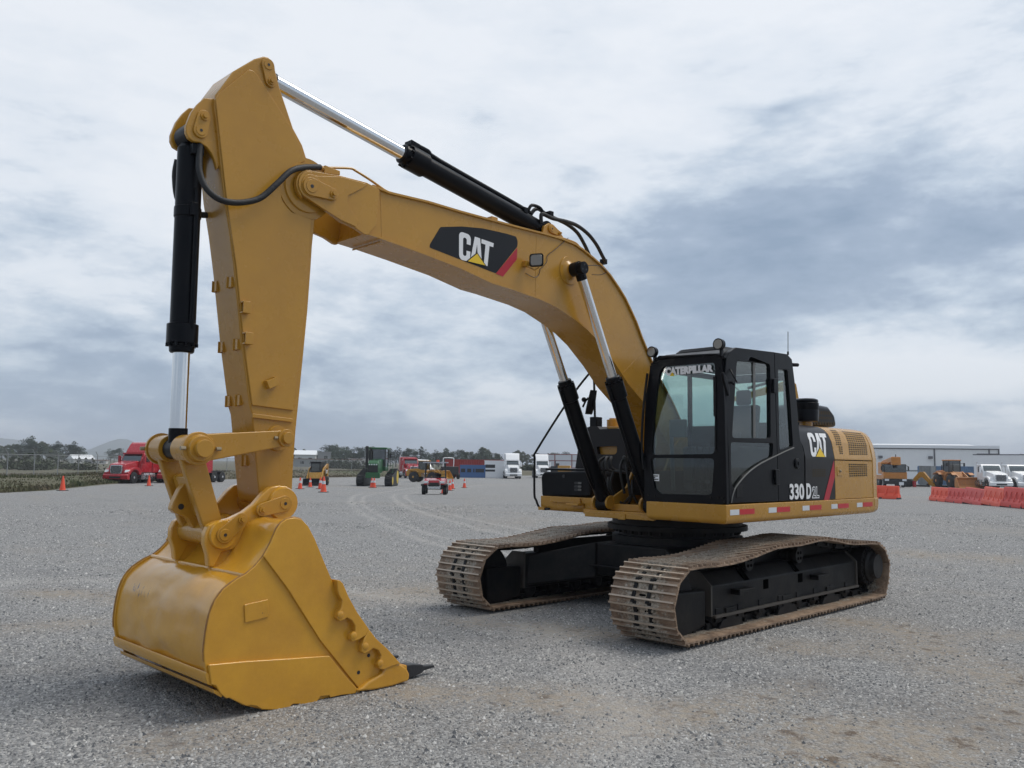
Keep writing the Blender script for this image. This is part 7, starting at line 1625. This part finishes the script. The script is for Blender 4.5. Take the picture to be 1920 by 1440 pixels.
# yellow boom sections lying on the ground
for pos, a, lb in (((-100.29, -32.36), 62, 'yellow bent digger arm lying in front of the grey locker'), ((-101.905, -30.731), 66, 'yellow bent digger arm lying left of the tan loader, nearer its rear wheel')):
    t = thing('digger_arm', pos, a, lb, 'digger arm', 'loose digger arms on the ground')
    pxz('arm', YEL, t, [(-1.6, .1), (-1.5, .35), (-.2, 1.75), (.35, 1.8), (1.5, .4), (1.75, .05), (1.35, .05), (.25, 1.1), (-.1, 1.1), (-1.2, .1)], -.2, .2, .03); bx('bearer', DRK, t, -.9, .9, -.25, .25, 0, .18, .02)
    m = MB(); m.cyl((-1.45, -.26, .22), (-1.45, .26, .22), .14, n=14); m.build('pin', DRK, t)
t = thing('scrap_parts', (-96.95, -32.785), 20, 'heap of dark machine parts with a red drum between crane truck and digger arm', 'machine parts'); m = MB(); m.box(-.5, .5, -.6, .3, 0, .9); m.cyl((0, -.6, .5), (0, .6, .5), .45, n=12); m.build('engine_block', DRK, t, bevel=.05); m = MB(); m.cyl((.6, .55, 0), (.6, .55, .7), .2, n=12); m.build('drum', RED, t)
# ---- water-filled barriers ----
def barrier(a, b, h, m_, label, group):
    a = Vector((*a, 0)); b = Vector((*b, 0)); d = b-a; L_ = d.length; c = (a+b)/2
    t = empty('road_barrier', (c.x, c.y, zat(c.x, c.y)), math.atan2(d.y, d.x)); tag(t, label, 'barrier', group)
    sec = [(-.27, 0), (-.27, .17*h), (-.24, .28*h), (-.12, .42*h), (-.085, .94*h), (-.05, h), (.05, h), (.085, .94*h), (.12, .42*h), (.24, .28*h), (.27, .17*h), (.27, 0)]
    m = MB(); m.px(sec, -L_/2+.02, L_/2-.02); bo = m.build('body', m_, t, bevel=.02)
    m = MB()
    for k in range(4):
        x = -L_/2+L_*(k+.5)/4
        for s in (1, -1): m.pris([Vector((x-.04, .24*s, .30*h)), Vector((x+.08, .24*s, .30*h)), Vector((x+.14, .09*s, .80*h)), Vector((x+.05, .09*s, .80*h))], [Vector((x-.02, .275*s, .30*h)), Vector((x+.06, .275*s, .30*h)), Vector((x+.12, .115*s, .80*h)), Vector((x+.07, .115*s, .80*h))])
    m.build('rib', m_, bo, bevel=.01)
    for x in (0, L_/2-.10):
        m = MB(); m.box(x-.10 if x == 0 else x-.02, x+.10, -.272, .272, .0, .10); m.build('fork_slot', TEETH, bo)
    return t
BB_ = [(-53.227, -15.09), (-50.51, -13.119), (-47.59, -11.175), (-41.534, -8.376), (-36.825, -6.168), (-34.356, -4.654), (-32.608, -3.39)]
mats_ = [ORGB, ORGD, ORGD, ORGB, ORGD, ORGD]; lbs = ['orange plastic barrier at the left end of the row', 'faded red plastic barrier, second from the left end of the row', 'faded red plastic barrier in the middle of the row, left of the brighter one', 'bright orange plastic barrier with faded ones on both sides', 'faded red plastic barrier right of the bright orange one', 'faded red plastic barrier cut by the right edge of the picture']
for i in range(6): barrier(BB_[i], BB_[i+1], .92, mats_[i], lbs[i], 'plastic barriers in the row at the right')
barrier((-53.073, -19.681), (-52.944, -17.194), .92, ORGB, 'single orange plastic barrier just behind the counterweight', None)
# ---- traffic cones ----
def cone(pos, h, collar, label, group=None):
    t = empty('traffic_cone', (*pos, zat(*pos)), rs_.uniform(0, 1)); tag(t, label, 'traffic cone', group); r = h*.19
    m = MB(); m.box(-r*1.45, r*1.45, -r*1.45, r*1.45, 0, h*.04); m.build('base', DRK, t, bevel=.006)
    m = MB(); m.lathe((0, 0, h*.04), (0, 0, h), [(0, r*1.15), (.03, r), (.93, r*.3), (1, r*.25)], 20); c = m.build('body', ORG, t)
    if collar: m = MB(); m.lathe((0, 0, h*.52), (0, 0, h*.72), [(0, r*.70), (1, r*.54)], 20); m.build('reflective_collar', REFW, c)
F_ = FOC
for pos, hp, col_, lb in (((-10.443, -55.566), 24, 0, 'plain orange cone standing alone at the far left by the fence'), ((-19.643, -64.063), 18, 0, 'orange cone beside the fuel tank of the front red truck'),
    ((-26.698, -52.695), 20.8, 1, 'orange cone with a white collar, leftmost in front of the skid steer'), ((-30.001, -56.551), 17.5, 1, 'small orange cone standing right against the skid steer bucket'),
    ((-28.219, -52.222), 21, 1, 'orange cone partly hidden behind the nearest cone by the skid steer'), ((-23.454, -44.363), 28.6, 1, 'largest orange cone, nearest the camera, in front of the skid steer'),
    ((-34.008, -53.416), 18, 1, 'left one of the two cones touching in front of the green tractor'), ((-34.103, -53.207), 18, 1, 'right one of the two cones touching in front of the green tractor'),
    ((-28.219, -37.387), 23, 1, 'orange cone directly in front of the red utility cart'), ((-35.478, -45.088), 19, 1, 'orange cone half hidden behind the right wheel of the utility cart'),
    ((-38.569, -48.303), 18, 1, 'orange cone between the utility cart and the yellow bucket'), ((-41.463, -50.038), 17, 1, 'rightmost orange cone, below the raised yellow bucket')):
    d = math.hypot(pos[0]-CAM.x, pos[1]-CAM.y); cone(pos, hp*d/FOC, col_, lb, 'traffic cones on the yard')
# ---- fence ----
GALV = mat('galvanised', (.30, .31, .31), .5, .5, var=.2)
def mesh_mat():
    m = bpy.data.materials.new('chain_link'); m.use_nodes = True; t = m.node_tree; t.nodes.clear(); o = t.nodes.new('ShaderNodeOutputMaterial'); d = t.nodes.new('ShaderNodeBsdfDiffuse'); d.inputs[0].default_value = (.30, .31, .31, 1)
    tr = t.nodes.new('ShaderNodeBsdfTransparent'); mx = t.nodes.new('ShaderNodeMixShader'); tcn = t.nodes.new('ShaderNodeTexCoord'); mp = t.nodes.new('ShaderNodeMapping'); mp.inputs['Rotation'].default_value = (0, R(45), 0)
    ck = t.nodes.new('ShaderNodeTexBrick'); ck.offset = 0; ck.inputs['Scale'].default_value = 12; ck.inputs['Mortar Size'].default_value = .018; ck.inputs['Brick Width'].default_value = .5; ck.inputs['Row Height'].default_value = .5
    ck.inputs['Mortar Smooth'].default_value = 0
    sp_ = t.nodes.new('ShaderNodeSeparateXYZ'); cb_ = t.nodes.new('ShaderNodeCombineXYZ'); t.links.new(tcn.outputs['Object'], mp.inputs['Vector']); t.links.new(mp.outputs[0], sp_.inputs[0]); t.links.new(sp_.outputs[0], cb_.inputs[0]); t.links.new(sp_.outputs[2], cb_.inputs[1]); t.links.new(cb_.outputs[0], ck.inputs['Vector'])
    t.links.new(ck.outputs['Fac'], mx.inputs[0]); t.links.new(tr.outputs[0], mx.inputs[1]); t.links.new(d.outputs[0], mx.inputs[2]); t.links.new(mx.outputs[0], o.inputs[0]); return m
LINK = mesh_mat()
FP = [(-5.824, -61.198), (-7.501, -62.863), (-9.657, -65.414), (-12.447, -68.795), (-15.226, -72.138), (-17.953, -75.463), (-20.713, -78.747), (-23.443, -82.015), (-26.257, -85.227), (-30.488, -88.915), (-34.821, -92.492), (-38.967, -94.986), (-43.134, -97.398), (-47.236, -99.777), (-52.249, -101.583), (-57.463, -103.153), (-62.734, -104.563), (-68.61, -106.647), (-74.337, -108.72), (-80.165, -110.611)]
t = empty('wire_fence', (FP[0][0], FP[0][1], 0)); tag(t, 'galvanised chain link fence with slanted barbed wire arms along the field', 'fence'); O_ = Vector((FP[0][0], FP[0][1], 0))
away = Vector((math.cos(YAW+R(30)), math.sin(YAW+R(30)), 0))
for i, p in enumerate(FP):
    q = Vector((*p, -.25))-O_; m = MB(); m.cyl(q+Vector((0, 0, -.2)), q+Vector((0, 0, 2.25)), .04, n=8)
    e_ = (Vector((*FP[max(i-1, 0)], 0))-Vector((*FP[min(i+1, len(FP)-1)], 0))).normalized()*.45+away*.2
    m.cyl(q+Vector((0, 0, 2.25)), q+Vector((0, 0, 2.6))+e_, .028, n=6); m.build('post', GALV, t)
m = MB()
for a, b in zip(FP, FP[1:]):
    a = Vector((*a, -.25))-O_; b = Vector((*b, -.25))-O_; m.tube([a+Vector((0, 0, 2.2)), b+Vector((0, 0, 2.2))], .024, 6)
m.build('top_rail', GALV, t)
m = MB()
for a, b in zip(FP, FP[1:]):
    a = Vector((*a, -.25))-O_; b = Vector((*b, -.25))-O_
    for k in (.33, .66, 1.): off = away*.2*k+Vector((0, 0, 2.25+.35*k)); m.tube([a+off, b+off], .006, 4)
m.build('barbed_wire', GALV, t)
m = MB()
for a, b in zip(FP, FP[1:]):
    a = Vector((*a, -.25))-O_; b = Vector((*b, -.25))-O_; m.poly([a, b, b+Vector((0, 0, 2.2)), a+Vector((0, 0, 2.2))])
m.build('wire_mesh', LINK, t, smooth=False)
# ---- distant houses ----
def house(pos, a, w_, d_, h, wall, roof_c, label, flat=True):
    loc, rz = face(pos, a); t = empty('house', (loc[0], loc[1], .1), rz); tag(t, label, 'house')
    wl_ = bx('wall', wall, t, -d_/2, d_/2, -w_/2, w_/2, 0, h, 0)
    if flat: bx('roof', roof_c, t, -d_/2-.2, d_/2+.2, -w_/2-.2, w_/2+.2, h, h+.2, 0)
    else: m = MB(); m.pris([Vector((-d_/2-.3, -w_/2-.3, h)), Vector((d_/2+.3, -w_/2-.3, h)), Vector((0, -w_/2-.3, h+w_*.22))], [Vector((-d_/2-.3, w_/2+.3, h)), Vector((d_/2+.3, w_/2+.3, h)), Vector((0, w_/2+.3, h+w_*.22))]); m.build('roof', roof_c, t)
    for k in range(2): y = -w_/4+k*w_/2; bx('window', DRK, wl_, d_/2, d_/2+.05, y-.5, y+.5, h*.4, h*.75, 0)
HWm = mat('house_white', (.62, .61, .58), .8, var=.1); HG = mat('house_grey', (.30, .30, .30), .8, var=.15); TL = mat('roof_terracotta', (.20, .09, .06), .8, var=.2)
house((-85.904, -278.388), 20, 6, 5, 1.5, HWm, FAS, 'white roofed house at the left, between the trees and the red truck', False)
house((-88.188, -277.615), 10, 5, 4, 1.2, HG, HWm, 'low grey house beside the white roofed one at the left'); house((-90.627, -276.767), -10, 5, 4, 1.1, HWm, TL, 'low white house just left of the front red truck')
house((-130.381, -225.004), 10, 5, 5, 2.0, HG, HWm, 'small grey house next to the stick, far left of the pale houses'); house((-129.803, -219.5), -5, 6, 5, 3.6, HWm, FAS, 'tall white house left of the skid steer cab', False)
house((-126.103, -210.027), 5, 12, 6, 2.2, HG, TL, 'long low house with a brown roof behind the skid steer'); house((-136.232, -221.37), 0, 6, 5, 4.4, HG, HG, 'two storey grey concrete house right of the skid steer')
house((-142.864, -216.994), 12, 8, 6, 2.2, HWm, TL, 'small white house below the dense trees, left of the tractor'); house((-148.83, -218.948), -8, 6, 6, 2.6, HWm, HG, 'pale house touching the left side of the green tractor')
# scrub bushes in the field
BUSH = mat('bush_leaf', (.06, .08, .04), .9, var=.4, vscale=.6)
def bush(seed):
    r = random.Random(seed); V_, F_ = [], []
    for _ in range(420):
        u = Vector((r.gauss(0, .45), r.gauss(0, .45), abs(r.gauss(0, .33)))); s = r.uniform(.05, .12); a = Vector((r.uniform(-1, 1), r.uniform(-1, 1), r.uniform(-1, 1))).normalized(); b = a.orthogonal(); k = len(V_)
        V_ += [tuple(u+a*s), tuple(u-a*s*.5+b*s), tuple(u-a*s*.5-b*s)]; F_.append((k, k+1, k+2))
    me = bpy.data.meshes.new('bush'); me.from_pydata(V_, [], F_); me.materials.append(BUSH); return me
bm_ = [bush(k) for k in range(3)]
for k, (p, s) in enumerate((((-25.995, -119.003), 3.2), ((-24.119, -109.14), 2.4), ((-26.157, -129.318), 2.2), ((-34.163, -137.455), 2.5), ((-30.824, -117.547), 1.8), ((-29.456, -107.466), 2.0), ((-96.405, -151.835), 3.4), ((-103.459, -159.139), 3.0), ((-93.726, -141.558), 3.2), ((-106.461, -169.164), 3.4), ((-135.539, -131.939), 3.0), ((-128.716, -124.603), 2.6))):
    o = bpy.data.objects.new('bush', bm_[k % 3]); COL.objects.link(o); o.location = (*p, .2); o.scale = (s, s, s*.8); tag(o, 'low dark bush in the field left of the trucks' if k < 6 else ('dark bush at the foot of the dense trees' if k < 10 else 'bush between the white semi trucks'), 'bush', 'bushes left of the trucks' if k < 6 else ('bushes at the dense trees' if k < 10 else 'bushes between the white trucks'))
# ---- air ----
hm = bpy.data.materials.new('haze_air'); hm.use_nodes = True; t_ = hm.node_tree; t_.nodes.clear(); o_ = t_.nodes.new('ShaderNodeOutputMaterial'); pv = t_.nodes.new('ShaderNodeVolumePrincipled')
pv.inputs['Color'].default_value = (.86, .91, 1., 1); pv.inputs['Density'].default_value = .00042; pv.inputs['Anisotropy'].default_value = .2; t_.links.new(pv.outputs[0], o_.inputs['Volume'])
m = MB(); m.box(-4400, 4400, -4400, 4400, -3.2, 80); hz = m.build('haze', hm, None, smooth=False); tag(hz, 'pale blue air over the yard and hills', 'haze', kind='stuff')

# nothing sits deeper than thing > part > sub-part
def depth(o):
    d = 0
    while o.parent: o = o.parent; d += 1
    return d
for o in list(bpy.data.objects):
    while depth(o) > 2: o.parent = o.parent.parent
